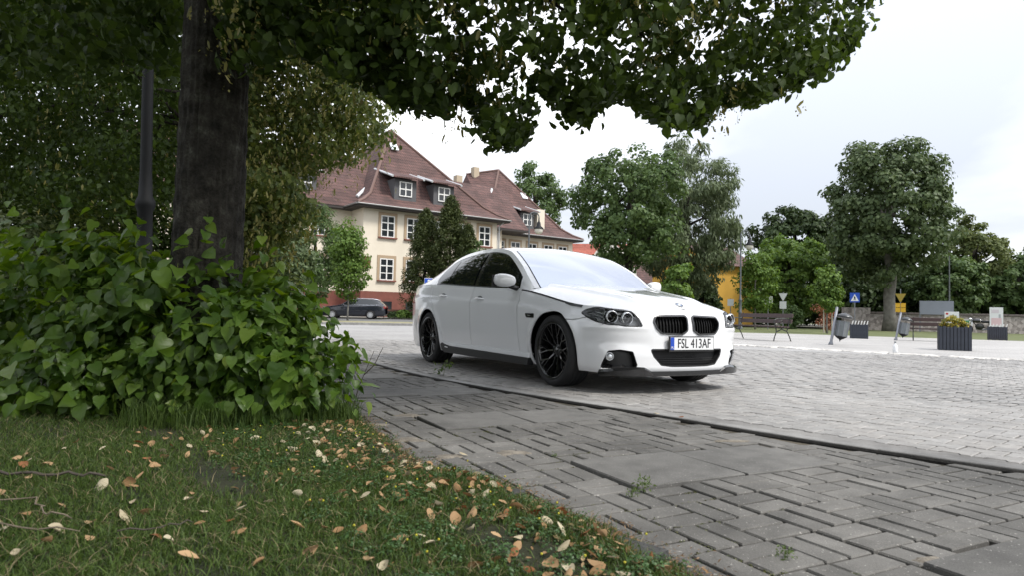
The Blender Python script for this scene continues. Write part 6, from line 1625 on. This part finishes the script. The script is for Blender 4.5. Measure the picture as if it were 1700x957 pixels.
        for i in range(len(secs) - 1):
            for k in range(n):
                f.append((i * n + k, i * n + (k + 1) % n, (i + 1) * n + (k + 1) % n, (i + 1) * n + k))
        f += [tuple(range(n - 1, -1, -1)), tuple((len(secs) - 1) * n + k for k in range(n))]
        if sg_ > 0: f = [q[::-1] for q in f]
        mm = MB().add(v, f).build('door_mirror', WHITE, car, smooth=True); mm.location = (-.745, sg_ * .905, 1.010)
        ar = MB(); ar.tube([(0, -sg_ * .10, -.085), (0, -sg_ * .02, -.075), (-.01, sg_ * .05, -.055)], [.035, .030, .026], 10); ar.build('mirror_arm', SATIN, mm, smooth=True)
        gs = MB(); gs.box((-.082, sg_ * .115, .0), (.01, .19, .115)); gs.build('mirror_face', SATIN, mm, bevel=.003)
    # rear deck
    A_ = np.linspace(s_at_x(-3.45), SE, 60); dx_, dy_, dz_ = belt_point(A_, np.ones_like(A_)); dy_[-1] = 0
    b3 = np.linspace(0, 1, 12)
    tx_ = np.interp(np.linspace(0, 1, 60), [0, 1], [-3.62, -4.02])
    D = np.stack([dx_[:, None] + (tx_ - dx_)[:, None] * b3, dy_[:, None] * (1 - b3), dz_[:, None] + (.055 * np.sin(b3 * np.pi / 2))[None] * np.ones((60, 1))], -1)
    dk = Surf.grid(np.concatenate([D, D[..., :2]], -1))
    if dk.normals()[:, 2].mean() < 0: dk.T = dk.T[:, ::-1]
    both(dk).build('boot_lid', WHITE, car)
    # floor pan
    fl = MB(); fl.prism([(.72, -.5), (.72, .5), (.40, .72), (-.4, .78), (-3.3, .78), (-3.95, .6), (-3.95, -.6), (-3.3, -.78), (-.4, -.78), (.40, -.72)], .19, .22); fl.build('floor_pan', DARK, car)
    for ax in (0, -2.968):
        wl = MB(); wl.box((ax, 0, .5), (.78, 1.16, .42)); wl.build('wheel_housing', DARK, car)
    cb = MB(); cb.box((-2.0, 0, .60), (3.4, 1.3, .5)); cb.build('cabin_lining', DARK, car)
    # side skirt blades
    for sg_ in (-1, 1):
        poly = [(-.40, .165), (-.40, .235), (-1.2, .240), (-2.28, .246), (-2.42, .262), (-2.52, .285), (-2.56, .262), (-2.50, .205), (-2.40, .168)]
        sk = MB(); sk.prism(poly, .855, .925, lambda a, b, c: (a, sg_ * (c + (.235 - b) * .12), b)); so = sk.build('side_skirt', SATIN, car, bevel=.004)
        tx = MB(); tx.box((-2.36, sg_ * .9275, .236), (.085, .004, .011), ry=R(3)); tx.build('skirt_badge', mat('plate_white', (.74, .75, .76), .35), so)
        ws = MB(); ws.prism([(-.40, .236), (-.40, .285), (-1.4, .292), (-2.3, .298), (-2.47, .33), (-2.58, .42), (-2.62, .36), (-2.56, .29), (-2.45, .268), (-2.28, .252), (-1.2, .243)], .86, .915, lambda a, b, c: (a, sg_ * (c - (b - .24) * .15), b)); ws.build('sill_cover', WHITE, car, bevel=.006)
    # ---- wheels
    def wheel(x, sg_, steer, w, yo):
        wh = empty('wheel', (x, sg_ * yo, .333)); wh.parent = car; wh.rotation_euler = (0, 0, steer)
        RT, RR_ = .333, .262
        ty = MB(); h = w / 2
        ty.lathe([(RR_ - .012, -h + .03), (RR_ + .004, -h + .008), (RR_ + .03, -h), (RT - .022, -h + .006), (RT - .005, -h + .022), (RT, -h + .05), (RT, -h + .075), (RT - .007, -h + .078), (RT - .007, -h + .086), (RT, -h + .089), (RT, -.006), (RT - .007, -.004), (RT - .007, .004), (RT, .006), (RT, h - .089), (RT - .007, h - .086), (RT - .007, h - .078), (RT, h - .075), (RT, h - .05), (RT - .005, h - .022), (RT - .022, h - .006), (RR_ + .03, h), (RR_ + .004, h - .008), (RR_ - .012, h - .03)], 64, axis='y')
        ty.build('tyre', RUBBER, wh, smooth=True)
        rm_ = MB(); o = 1 if sg_ > 0 else -1
        rm_.lathe([(RR_ - .03, -o * (h - .03)), (RR_ - .028, o * (h - .06)), (RR_ - .018, o * (h - .024)), (RR_ - .012, o * (h - .008)), (RR_ + .001, o * (h - .004)), (RR_ + .003, o * (h - .016))], 64, axis='y')
        ri = rm_.build('rim', GLOSSB, wh, smooth=True)
        hb = MB(); hb.lathe([(0, o * (h - .045)), (.03, o * (h - .045)), (.034, o * (h - .05)), (.062, o * (h - .058)), (.07, o * (h - .09)), (.07, -o * .02)], 28, axis='y'); hb.build('hub', GLOSSB, ri, smooth=True)
        for k in range(5):
            a = k * 2 * math.pi / 5; bo = MB(); bo.lathe([(0, o * (h - .054)), (.009, o * (h - .054)), (.009, o * (h - .07))], 8, axis='y'); b_ = bo.build('bolt', GREYP, ri); b_.location = (.05 * math.cos(a), 0, .05 * math.sin(a))
        # ten forked spokes
        def bar(p0, p1, w0, w1, y0, y1, t):
            d_ = Vector((p1[0] - p0[0], 0, p1[1] - p0[1])).normalized(); n_ = Vector((-d_.z, 0, d_.x))
            v = []
            for p, w__, yy_ in ((p0, w0, y0), (p1, w1, y1)):
                c = Vector((p[0], 0, p[1]))
                for s1, yf in ((-1, yy_ - t), (-.55, yy_), (.55, yy_), (1, yy_ - t)):
                    q = c + n_ * w__ * s1 * .5; v.append((q.x, o * yf, q.z))
            f = [(0, 1, 5, 4), (1, 2, 6, 5), (2, 3, 7, 6), (3, 0, 4, 7), (3, 2, 1, 0), (4, 5, 6, 7)]
            return v, ([q[::-1] for q in f] if o > 0 else f)
        me_ = None
        for k in range(10):
            if me_ is None:
                sp_ = MB(); pt = lambda r_, a: (r_ * math.cos(a), r_ * math.sin(a))
                sp_.add(*bar(pt(.055, 0), pt(.140, R(3)), .030, .019, h - .062, h - .040, .03))
                sp_.add(*bar(pt(.132, R(3)), pt(.247, R(-9.5)), .017, .014, h - .041, h - .018, .03))
                sp_.add(*bar(pt(.132, R(3)), pt(.247, R(9.5)), .017, .014, h - .041, h - .018, .03))
                sp_.add(*bar(pt(.20, R(-4.5)), pt(.247, R(-1.5)), .010, .010, h - .032, h - .020, .02))
                so_ = sp_.build('spoke', GLOSSB, ri); me_ = so_.data
            else:
                so_ = obj('spoke', me_, None, ri)
            so_.rotation_euler = (0, k * 2 * math.pi / 10, 0)
        br_ = MB(); br_.lathe([(.05, o * .0), (.175, o * .0), (.175, -o * .02), (.05, -o * .02)], 40, axis='y'); br_.build('brake_disc', mat('disc_steel', (.11, .11, .115), .45, metal=.8), wh)
        return wh
    wheel(0, -1, R(-1), .255, .785); wheel(0, 1, R(-1), .255, .785)
    wheel(-2.968, -1, 0, .275, .785); wheel(-2.968, 1, 0, .275, .785)
    return car
SEDAN = build_sedan()
# ------------------------------------------------------------------ street furniture
M_IRON = mat('cast_iron', (.030, .032, .030), .55, metal=.3)
M_BOARD = mat('bench_board', (.055, .032, .030), .55, var=.25, scale=9)
M_ZINC = mat('galvanised', (.19, .20, .225), .5, metal=.25, var=.08, scale=6)
M_POLE = mat('pole_black', (.010, .011, .013), .65, spec=.25)
M_LGREY = mat('sign_back', (.55, .57, .58), .5)
def bench(label, loc, rz, L=1.9):
    """seat faces local -y, long axis x"""
    b = empty('park_bench', loc, rz, label, 'bench')
    for z0, y0, tilt in ((.60, .30, 12), (.77, .335, 12)):
        m_ = MB(); m_.box((0, y0, z0), (L, .035, .125), rx=R(-tilt)); m_.build('back_board', M_BOARD, b, bevel=.006)
    for y0 in (-.20, -.08, .04, .16):
        m_ = MB(); m_.box((0, y0, .445 + (y0 + .2) * -.05), (L, .10, .035)); m_.build('seat_board', M_BOARD, b, bevel=.006)
    for s in (-1, 1):
        x_ = s * (L / 2 - .10); e_ = empty('end_frame', (x_, 0, 0)); e_.parent = b
        for nm, pts in (('leg', [(0, -.30, 0), (0, -.27, .12), (0, -.20, .28), (0, -.22, .42)]), ('leg', [(0, .36, 0), (0, .30, .14), (0, .20, .30), (0, .24, .42)]),
                        ('back_upright', [(0, .24, .42), (0, .29, .60), (0, .355, .86)]), ('seat_rail', [(0, -.26, .425), (0, 0, .40), (0, .26, .42)]),
                        ('arm', [(0, .29, .66), (0, .10, .685), (0, -.16, .68), (0, -.27, .64), (0, -.29, .56), (0, -.23, .44)]), ('scroll', [(0, -.05, .67), (0, -.12, .58), (0, -.04, .52), (0, .05, .57), (0, .02, .63), (0, -.04, .60)]), ('brace', [(0, -.20, .28), (0, 0, .36), (0, .20, .30)])):
            m_ = MB(); m_.tube(pts, .017 if nm != 'scroll' else .011, 6); m_.build(nm, M_IRON, e_)
    return b
bench('slatted bench with scrolled iron arms seen from behind, beside the leaning bins', (7.75, 21.1, .01), math.atan2(.93, -.36) - math.pi, 2.3)
bench('slatted bench partly hidden behind the flowering planter', (15.35, 24.2, .01), R(150), 1.6)

def bin_(label, loc, lean, rz, s=1.0):
    b = empty('litter_bin', loc, rz, label, 'litter bin'); b.rotation_euler = (0, lean, rz); b.scale = (s, s, s)
    p = MB(); p.tube([(0, 0, -.02), (0, 0, .06), (0, 0, .10), (0, 0, 1.03)], [.065, .055, .036, .034], 10); p.lathe([(.036, 1.03), (.03, 1.05), (.0, 1.06)], 10); p.build('post', M_ZINC, b, smooth=True)
    n = 8; k = MB(); k.lathe([(.125, .26), (.165, .285), (.165, .70), (.158, .70), (.155, .30), (0, .27)], n, (.215, 0, 0)); k.build('bucket', mat('bin_grey', (.15, .165, .17), .6, metal=.3, var=.15, scale=14), b)
    for i in range(n):
        a = 2 * math.pi * i / n; r_b = MB(); r_b.box((.215 + .166 * math.cos(a), .166 * math.sin(a), .49), (.012, .016, .42), rz=a); r_b.build('rib', M_ZINC, b)
    c = MB(); c.lathe([(.165, .28), (.10, .23), (.03, .19), (.012, .17), (.012, .14), (0, .135)], n, (.215, 0, 0)); c.build('bottom_cone', M_POLE, b)
    l = MB(); l.lathe([(.0, .945), (.02, .94), (.022, .925), (.07, .912), (.15, .875), (.205, .835), (.21, .80), (.19, .79), (.10, .815), (0, .82)], 20, (.235, 0, 0)); l.build('lid', mat('bin_lid', (.05, .053, .055), .3, metal=.5), b, smooth=True)
    for z0 in (.845, .60, .40):
        q = MB(); q.box((.05, 0, z0), (.12, .03, .03)); q.build('bracket', M_ZINC, b)
    return b
bin_('grey leaning litter bin with dark conical lid at the stone strip', (8.72, 18.27, 0), R(9), R(-8), 1.0)
bin_('grey leaning litter bin with pale lid behind the white bottle', (13.9, 24.2, 0), R(10), R(-8), .98)

M_SLATP = mat('planter_slats', (.030, .036, .050), .55, var=.2, scale=8)
def planter(label, loc, rz, w=.80, h=.56, n=9):
    p = empty('planter_box', loc, rz, label, 'planter'); c = MB(); c.box((0, 0, h / 2), (w - .06, w - .06, h - .02)); c.build('tub', M_POLE, p)
    for side in range(4):
        a = side * math.pi / 2
        for i in range(n):
            x_ = -w / 2 + w * (i + .5) / n; q = Matrix.Rotation(a, 3, 'Z') @ Vector((x_, -w / 2 + .012, h / 2 - .005 + (.02 if i % 3 == 1 else 0)))
            m_ = MB(); m_.box((0, 0, 0), (w / n - .012, .028 + (.014 if i % 3 == 1 else 0), h)); o = m_.build('slat', M_SLATP, p); o.location = q; o.rotation_euler = (0, 0, a)
    s = MB(); s.box((0, 0, h - .03), (w - .08, w - .08, .04)); s.build('soil', M_SOIL, p)
    return p
pl1 = planter('dark slatted planter with a yellow flower mound, front one of three', (10.92, 16.5, 0), R(-29), .66, .58)
pl2 = planter('dark slatted planter with pale stakes below the crossing sign', (13.3, 25.6, 0), R(-26), .60, .54)
pl3 = planter('dark slatted planter with pale stakes below the pink panel', (20.7, 28.5, 0), R(-35), .68, .56)
for p_, w in ((pl2, .60), (pl3, .68)):
    for i in range(6):
        s = MB(); x_ = -w / 2 + .05 + i * (w - .1) / 5; s.tube([(x_, -w / 2 + .06, .50), (x_ + .05, -w / 2 + .10, .68)], .016, 5); s.build('stake', mat('stake_white', (.62, .62, .60), .6), p_)
r2 = np.random.default_rng(160); fl = empty('flower_mound', (10.92, 16.5, .54), 0, 'yellow and green flower mound growing in the front planter', 'flowers')
C = crown_points((0, 0, .08), (.27, .26, .22), 80, r2, .7); C = C[C[:, 2] > -.02]
V, T = cluster_leaves(C, .07, 26, .040, OVAL, r2, np.array([0, 0, -.2]), .0, .6); obj('foliage', fast_mesh('foliage', V, T), leaf_mat('mound_green', (.10, .12, .02), (.22, .21, .03), .25), fl, kind='stuff')
V, T = cluster_leaves(C, .075, 16, .030, OVAL, r2, np.array([0, 0, -.2]), .0, .9); obj('blossom', fast_mesh('blossom', V, T), leaf_mat('mound_yellow', (.45, .30, .02), (.60, .46, .04), .25), fl, kind='stuff')

# lamp posts with a crook and hanging lantern
def lamp_post(label, loc, rz, H=6.2, r0=.055, detail=True):
    p = empty('lamp_post', loc, rz, label, 'lamp post')
    m_ = MB(); m_.lathe([(.15, 0), (.15, .12), (.11, .2), (.10, 1.0), (.12, 1.05), (.085, 1.12), (.08, 1.75), (.105, 1.80), (.105, 1.86), (r0 + .012, 1.92), (r0, 2.2), (r0 * .75, H)], 14); m_.build('pole', M_POLE if detail else mat('pole_grey', (.09, .10, .11), .5), p, smooth=True)
    c = MB(); R_ = .27; pts = [(R_ - R_ * math.cos(a), 0, H + R_ * math.sin(a)) for a in np.linspace(0, math.pi * 1.02, 14)]; c.tube(pts, [.04] * 9 + [.035] * 5, 7)
    sc = [(.27 + .14 * math.cos(a) * (1 - a / 9), 0, H + .06 + .14 * math.sin(a) * (1 - a / 9)) for a in np.linspace(0, 5.5, 14)]; c2 = MB(); c2.tube(sc, .018, 5)
    cr = c.build('crook', mat('pole_grey', (.09, .10, .11), .5), p); c2.build('scroll', mat('pole_grey', (.09, .10, .11), .5), cr)
    x_ = 2 * R_; l = MB(); l.lathe([(.0, H + .02), (.03, H), (.05, H - .25), (.10, H - .30), (.12, H - .48), (.27, H - .62), (.28, H - .66), (.0, H - .66)], 14, (x_, 0, 0)); lo = l.build('lantern', M_POLE, p, smooth=True)
    g_ = MB(); g_.lathe([(.24, H - .665), (.23, H - .80), (.15, H - .92), (.0, H - .96)], 14, (x_, 0, 0)); g_.build('globe', mat('lantern_glass', (.60, .58, .54), .3), lo, smooth=True)
    return p
lamp_post('slim crook-necked lamp post against open sky above the bench', tuple(view_point(1229, 500, 42).xy) + (0,), R(0), 6.0, detail=False)
lamp_post('slim crook-necked lamp post before the farther school roof', tuple(view_point(876, 500, 37).xy) + (0,), R(10), 6.1, detail=False)
lamp_post('crook-necked lamp post standing before the yellowing tree', tuple(view_point(1576, 500, 51).xy) + (0,), R(175), 6.1, detail=False)
lamp_post('crook-necked lamp post beside the ochre house', tuple(view_point(1180, 500, 58).xy) + (0,), R(0), 6.0, detail=False)
nl = view_point(243, 440, 7.6); nlp = lamp_post('black cast lamp post just behind the linden trunk', (nl.x, nl.y, 0), R(200), 5.6, .064); nlp.rotation_euler = (0, R(1.2), R(200))

# signs
def sign_post(name, label, x_, Y, ybase_z=0.0, h=2.4, r=.03):
    b = view_point(x_, 500, Y); p = empty(name, (b.x, b.y, 0), math.atan2(-b.x, b.y) * 1.0, label, 'sign'); p.rotation_euler = (0, 0, -math.atan2(b.x, b.y)); m_ = MB(); m_.tube([(0, 0, -.02), (0, 0, h)], r, 8); m_.build('post', M_ZINC, p); return p
def plate(p, z, w, h, m_, name='plate', y=-.045, t=.02): k = MB(); k.box((0, y, z), (w, t, h)); return k.build(name, m_, p)
M_SBLUE = mat('sign_blue', (.012, .07, .42), .4); M_SWHITE = mat('sign_white', (.72, .73, .74), .4); M_SYEL = mat('sign_yellow', (.62, .36, .02), .45)
sp = sign_post('traffic_sign', 'blue square pedestrian crossing sign above the staked planter', 1419, 46, h=2.5)
pz = plate(sp, 2.28, .60, .66, M_SBLUE)
k = MB(); k.prism([(-.25, 2.04), (.25, 2.04), (0, 2.52)], 0, .008, lambda a, b, c: (a, -.058 - c, b)); tr_ = k.build('triangle', M_SWHITE, pz)
k = MB(); poly = [(-.02, 2.36), (.02, 2.36), (.03, 2.30), (.07, 2.22), (.03, 2.22), (.05, 2.10), (.02, 2.10), (0, 2.2), (-.04, 2.10), (-.07, 2.10), (-.03, 2.22), (-.05, 2.28)]; k.prism(poly, 0, .006, lambda a, b, c: (a, -.067 - c, b)); k.build('figure', M_POLE, pz)
sp = sign_post('traffic_sign', 'blank grey back of a triangular yield sign over a square plate', 1300, 45, h=2.5)
k = MB(); k.prism([(-.28, 2.42), (.28, 2.42), (.03, 1.93), (-.03, 1.93)], 0, .015, lambda a, b, c: (a, -.05 - c, b)); k.build('triangle', M_LGREY, sp); plate(sp, 1.63, .42, .50, M_LGREY)
sp = sign_post('traffic_sign', 'blank grey back of two overlapping sign plates behind the bench', 1275, 45, h=2.2); plate(sp, 1.95, .38, .50, M_LGREY).location.x = .10; plate(sp, 1.78, .38, .46, M_LGREY, y=-.07).location.x = -.06
sp = sign_post('traffic_sign', 'blank grey back of a small plate beside the saloon nose', 1213, 45, h=2.0); plate(sp, 1.72, .40, .46, M_LGREY)
sp = sign_post('traffic_sign', 'yellow square sign with a yellow triangle above near the round linden', 1495, 47, h=3.0)
for dx_ in (-.165, .165):
    for dz_ in (-.165, .165): plate(sp, 1.68 + dz_, .30, .30, M_SYEL, 'panel').location.x = dx_
k = MB(); k.prism([(-.34, 2.66), (.34, 2.66), (.03, 2.08), (-.03, 2.08)], 0, .015, lambda a, b, c: (a, -.05 - c, b)); k.build('triangle', mat('sign_yellow_dull', (.30, .22, .03), .6), sp); sp.location.y += .0
sp = sign_post('traffic_sign', 'blue parking sign with a white P over the saloon boot', 713, 33, h=2.3); bl_ = plate(sp, 2.02, .52, .62, M_SBLUE); plate(sp, 2.02, .56, .66, M_SWHITE, 'border', -.028, .008)
tm = text_mesh('P', .62, .004, 'letter'); tm.materials.append(M_SWHITE); to = obj('letter', tm, None, bl_); to.matrix_local = Matrix.Translation((0, -.062, 2.03)) @ Matrix.Rotation(R(90), 4, 'X')
# billboard
b = view_point(1555, 500, 48); bb = empty('billboard', (b.x, b.y, 0), -math.atan2(b.x, b.y), 'grey blank billboard on two posts before the stone wall', 'billboard')
k = MB(); k.box((0, -.06, 1.75), (2.05, .06, .98)); k.build('panel', mat('billboard_grey', (.24, .26, .31), .6, var=.06, scale=2), bb)
for x_ in (-1.02, .92): k = MB(); k.box((x_, .02, 1.12), (.10, .08, 2.26)); k.build('post', M_ZINC, bb)
def panel(name, label, x_, Y, z, w, h, m_, extra=(), cat='sign'):
    b = view_point(x_, 500, Y); p = empty(name, (b.x, b.y, 0), -math.atan2(b.x, b.y), label, cat)
    k = MB(); k.box((0, 0, z), (w, .04, h)); pp = k.build('board', m_, p, bevel=.004); z0 = z - h / 2
    for s in (-.4, .4): k = MB(); k.box((s * w, .03, z0 / 2 + .05), (.04, .03, z0 + .14)); k.build('post', M_ZINC, p)
    for (dx_, dz_, ww, hh, mm) in extra: k = MB(); k.box((dx_, -.026, z + dz_), (ww, .008, hh)); k.build('print', mm, pp)
    return p
M_SRED = mat('print_red', (.45, .03, .03), .5); M_SGREEN = mat('print_green', (.02, .22, .10), .5); M_PINK = mat('print_pink', (.66, .48, .50), .5); M_GREYP2 = mat('print_grey', (.40, .42, .44), .5)
panel('notice_board', 'white notice panel behind the yellow flower mound', 1580, 44, 1.05, .80, .75, M_SWHITE, [(-.26, .24, .14, .12, M_SRED), (.08, .1, .40, .10, M_GREYP2)])
panel('notice_board', 'low green and white notice panel beside the motorcycle', 1603, 44.5, .72, .78, .42, M_SWHITE, [(-.05, .06, .50, .20, M_SGREEN)])
panel('notice_board', 'tall pale pink notice panel behind the end planter', 1654, 40, 1.10, .66, 1.15, M_SWHITE, [(.0, -.28, .50, .44, M_PINK), (.16, .05, .10, .22, M_GREYP2), (-.06, .34, .36, .20, mat('print_lilac', (.62, .56, .60), .5))])
# white bottle on the stone strip
bt = empty('bottle', (8.17, 14.24, .01), 0, 'small white plastic bottle with dark cap standing on the stone strip', 'bottle')
k = MB(); k.lathe([(0, 0), (.045, 0), (.05, .02), (.05, .13), (.035, .17), (.018, .19), (.018, .22)], 16); k.build('body', mat('bottle_white', (.75, .76, .77), .35), bt, smooth=True); k = MB(); k.lathe([(.021, .21), (.021, .245), (0, .248)], 12); k.build('cap', mat('cap_grey', (.18, .19, .20), .4), bt)
# low timber rail before the school
fr = empty('timber_rail', (-7.5, 52.6, 0), R(12), 'low brown timber rail before the school plinth', 'fence')
for i in range(6): k = MB(); k.box((-2.5 + i, 0, .35), (.1, .1, .8)); k.build('post', mat('rail_brown', (.10, .045, .030), .8), fr)
for z_ in (.4, .68): k = MB(); k.box((0, -.07, z_), (5.2, .03, .14)); k.build('rail', mat('rail_brown', (.10, .045, .030), .8), fr)

# ------------------------------------------------------------------ parked estate car
def estate(label, loc, rz, body):
    """front towards local +x, origin under the middle"""
    c = empty('estate_car', loc, rz, label, 'car')
    GLS = mat('tinted_glass', (.006, .008, .009), .02); RUB = MATS['tyre_rubber']
    # side outline stations: x, half width at waist, sill z, waist z, roof z, half width at roof
    st = [(2.28, .60, .32, .58, .60, .58), (2.22, .72, .24, .66, .68, .68), (2.0, .82, .20, .75, .78, .76), (1.5, .87, .19, .86, .89, .80), (1.0, .885, .19, .93, .965, .80), (.72, .89, .19, .96, 1.06, .74), (.25, .89, .19, .965, 1.36, .60), (0, .89, .19, .965, 1.42, .585), (-.6, .89, .19, .97, 1.44, .58), (-1.3, .885, .19, .98, 1.42, .575), (-1.75, .87, .20, .99, 1.36, .57), (-2.05, .84, .22, .99, 1.15, .62), (-2.22, .80, .28, .96, .99, .70), (-2.30, .70, .36, .80, .84, .66)]
    v = []; n = 9
    prof = lambda w, zs, zw, zr, wr: [(0, zs), (w * .9, zs), (w * .985, zs + .10), (w, zs + (zw - zs) * .55), (w * .97, zw - .05), (w * .945, zw), (wr + (w * .945 - wr) * .12, zr - (zr - zw) * .12), (wr * .8, zr), (0, zr + .015)]
    xs = np.array([s[0] for s in st]); fine = np.concatenate([np.linspace(2.28, -2.30, 90)])
    cols = [pchip(xs[::-1], np.array([s[k] for s in st])[::-1]) for k in range(1, 6)]
    G = []
    for x_ in fine: G.append([(x_, y_, z_, 0, 0) for y_, z_ in prof(*[float(f(x_)) for f in (cols[0], cols[1], cols[2], cols[3], cols[4])])])
    G = np.array(G); v4 = np.linspace(0, 8, 41); GG = np.stack([np.stack([np.interp(v4, range(9), G[i, :, k]) for k in range(5)], -1) for i in range(len(fine))]); GG[..., 4] = v4[None]
    q = Surf.grid(GG)
    if q.normals()[:, 1].mean() < 0: q.T = q.T[:, ::-1]
    for ax in (1.38, -1.27): q = q.clip(np.where(q.A[:, 1] > .45, .345 - np.hypot(q.A[:, 0] - ax, q.A[:, 2] - .31), -1.0))
    DL = [(.62, 1.01), (.28, 1.30), (.05, 1.36), (-.6, 1.38), (-1.3, 1.36), (-1.62, 1.31), (-1.92, 1.03)]
    win = q.clip(np.where(q.A[:, 4] > 6.6, 1., np.where(q.A[:, 4] < 4.6, 1., sdf(DL, q.A[:, 0], q.A[:, 2]))))
    bod = q.clip(-np.where(q.A[:, 4] > 6.6, 1., np.where(q.A[:, 4] < 4.6, 1., sdf(DL, q.A[:, 0], q.A[:, 2]))))
    both = lambda s: s.join(s.mirror())
    both(bod).build('body', body, c)
    for P in (lambda s: s, lambda s: s.mirror()): P(win.shifted(.002)).build('side_window', GLS, c)
    ws = q.clip(np.where((q.A[:, 4] > 6.7) & (q.A[:, 0] < .74) & (q.A[:, 0] > .18), -1., 1.)).shifted(.008); both(ws).build('windscreen', GLS, c)
    for s in (-1, 1):
        rl = MB(); rl.tube([(.2, s * .60, 1.37), (-.3, s * .60, 1.46), (-1.4, s * .59, 1.45), (-1.8, s * .585, 1.37)], .016, 6); rl.build('roof_rail', mat('chrome', (.75, .76, .78), .12, metal=1.0), c)
        tl = MB(); tl.box((-2.20, s * .66, .84), (.16, .26, .15), rz=s * R(12)); tl.build('tail_lamp', mat('tail_red', (.30, .008, .010), .15), c, bevel=.02)
        mr = MB(); mr.box((.62, s * .98, 1.0), (.12, .18, .12)); mr.build('door_mirror', body, c, bevel=.03)
        wt = MB(); wt.tube([(.6, s * .855, .985), (-.6, s * .858, .99), (-1.9, s * .83, 1.01)], .010, 5); wt.build('window_trim', mat('chrome', (.75, .76, .78), .12, metal=1.0), c)
        hd = MB(); hd.box((2.10, s * .62, .66), (.25, .30, .13), rz=s * R(-25)); hd.build('headlamp', mat('lamp_silver', (.55, .57, .60), .22), c, bevel=.02)
        for ax in (1.38, -1.27):
            w = empty('wheel', (ax, s * .77, .315)); w.parent = c; t_ = MB(); t_.lathe([(.20, -.1), (.30, -.1), (.315, -.07), (.315, .07), (.30, .1), (.20, .1)], 28, axis='y'); t_.build('tyre', RUB, w, smooth=True)
            d = MB(); d.lathe([(0, s * .085), (.05, s * .09), (.07, s * .08), (.20, s * .085), (.222, s * .1), (.225, s * .08)], 28, axis='y'); rm = d.build('rim', mat('alloy', (.58, .59, .61), .3, metal=.6), w, smooth=False)
            for k_ in range(10):
                a = k_ * math.pi / 5; h_ = MB(); h_.lathe([(0, s * .09), (.024, s * .09)], 8, (.15 * math.cos(a), 0, .15 * math.sin(a)), 'y'); h_.build('rim_slot', M_POLE, rm)
    fl = MB(); fl.box((0, 0, .27), (4.2, 1.2, .12)); fl.build('floor_pan', M_POLE, c)
    ih = MB(); ih.box((-.1, 0, .62), (3.9, 1.1, .5)); ih.build('lining', M_POLE, c)
    return c
NAVY = mat('estate_navy', (.012, .014, .022), .22, coat=1.0)
e_ = view_point(588, 510, 48.0)
estate('dark blue estate car with silver wheels parked before the school', (e_.x, e_.y, .012), R(184), NAVY)
estate('black car glimpsed through leaves beyond the shrubs', (-15.6, 20.5, 0), R(200), mat('estate_black', (.010, .010, .011), .2, coat=1.0))

# ------------------------------------------------------------------ motorcycle by the far verge
b = view_point(1628, 550, 43); mc = empty('motorcycle', (b.x, b.y, 0), R(150), 'dark motorcycle parked behind the planters near the stone wall', 'motorcycle')
for x_ in (.70, -.70):
    w = empty('wheel', (x_, 0, .31)); w.parent = mc; t_ = MB(); t_.lathe([(.21, -.05), (.29, -.055), (.31, 0), (.29, .055), (.21, .05)], 24, axis='y'); t_.build('tyre', MATS['tyre_rubber'], w, smooth=True); d = MB(); d.lathe([(.02, .03), (.21, .03), (.21, -.03), (.02, -.03)], 20, axis='y'); d.build('rim', M_IRON, w)
for nm, pts, rd, m_ in (('fork', [(.70, .08, .31), (.48, .06, .85), (.42, .06, 1.0)], .025, M_ZINC), ('fork', [(.70, -.08, .31), (.48, -.06, .85), (.42, -.06, 1.0)], .025, M_ZINC), ('handlebar', [(.30, .36, 1.05), (.42, .12, 1.02), (.42, -.12, 1.02), (.30, -.36, 1.05)], .018, M_POLE), ('exhaust', [(.25, -.14, .35), (-.1, -.18, .28), (-.85, -.20, .38)], .045, M_ZINC), ('frame', [(.45, 0, .85), (.15, 0, .45), (-.35, 0, .40), (-.70, 0, .31)], .03, M_POLE)):
    k = MB(); k.tube(pts, rd, 8); k.build(nm, m_, mc, smooth=True)
def blob(name, c, r, m_, p):
    k = MB(); k.lathe([(math.sin(t) * 1.0, -math.cos(t)) for t in np.linspace(.02, math.pi - .02, 10)], 16); k.v = [(c[0] + a * r[0], c[1] + b_ * r[1], c[2] + d * r[2]) for a, b_, d in k.v]; return k.build(name, m_, p, smooth=True)
BLK = mat('car_gloss_black', (.01, .01, .011), .16); blob('fuel_tank', (.18, 0, .86), (.30, .15, .14), BLK, mc); blob('seat', (-.32, 0, .80), (.38, .14, .08), M_POLE, mc); blob('engine', (.05, 0, .50), (.25, .17, .20), M_IRON, mc); blob('headlamp', (.55, 0, .95), (.10, .10, .10), mat('chrome', (.75, .76, .78), .12, metal=1.0), mc); blob('pannier', (-.68, .22, .68), (.24, .11, .20), BLK, mc); blob('pannier', (-.68, -.22, .68), (.24, .11, .20), BLK, mc); blob('top_box', (-.75, 0, 1.0), (.22, .22, .16), BLK, mc)
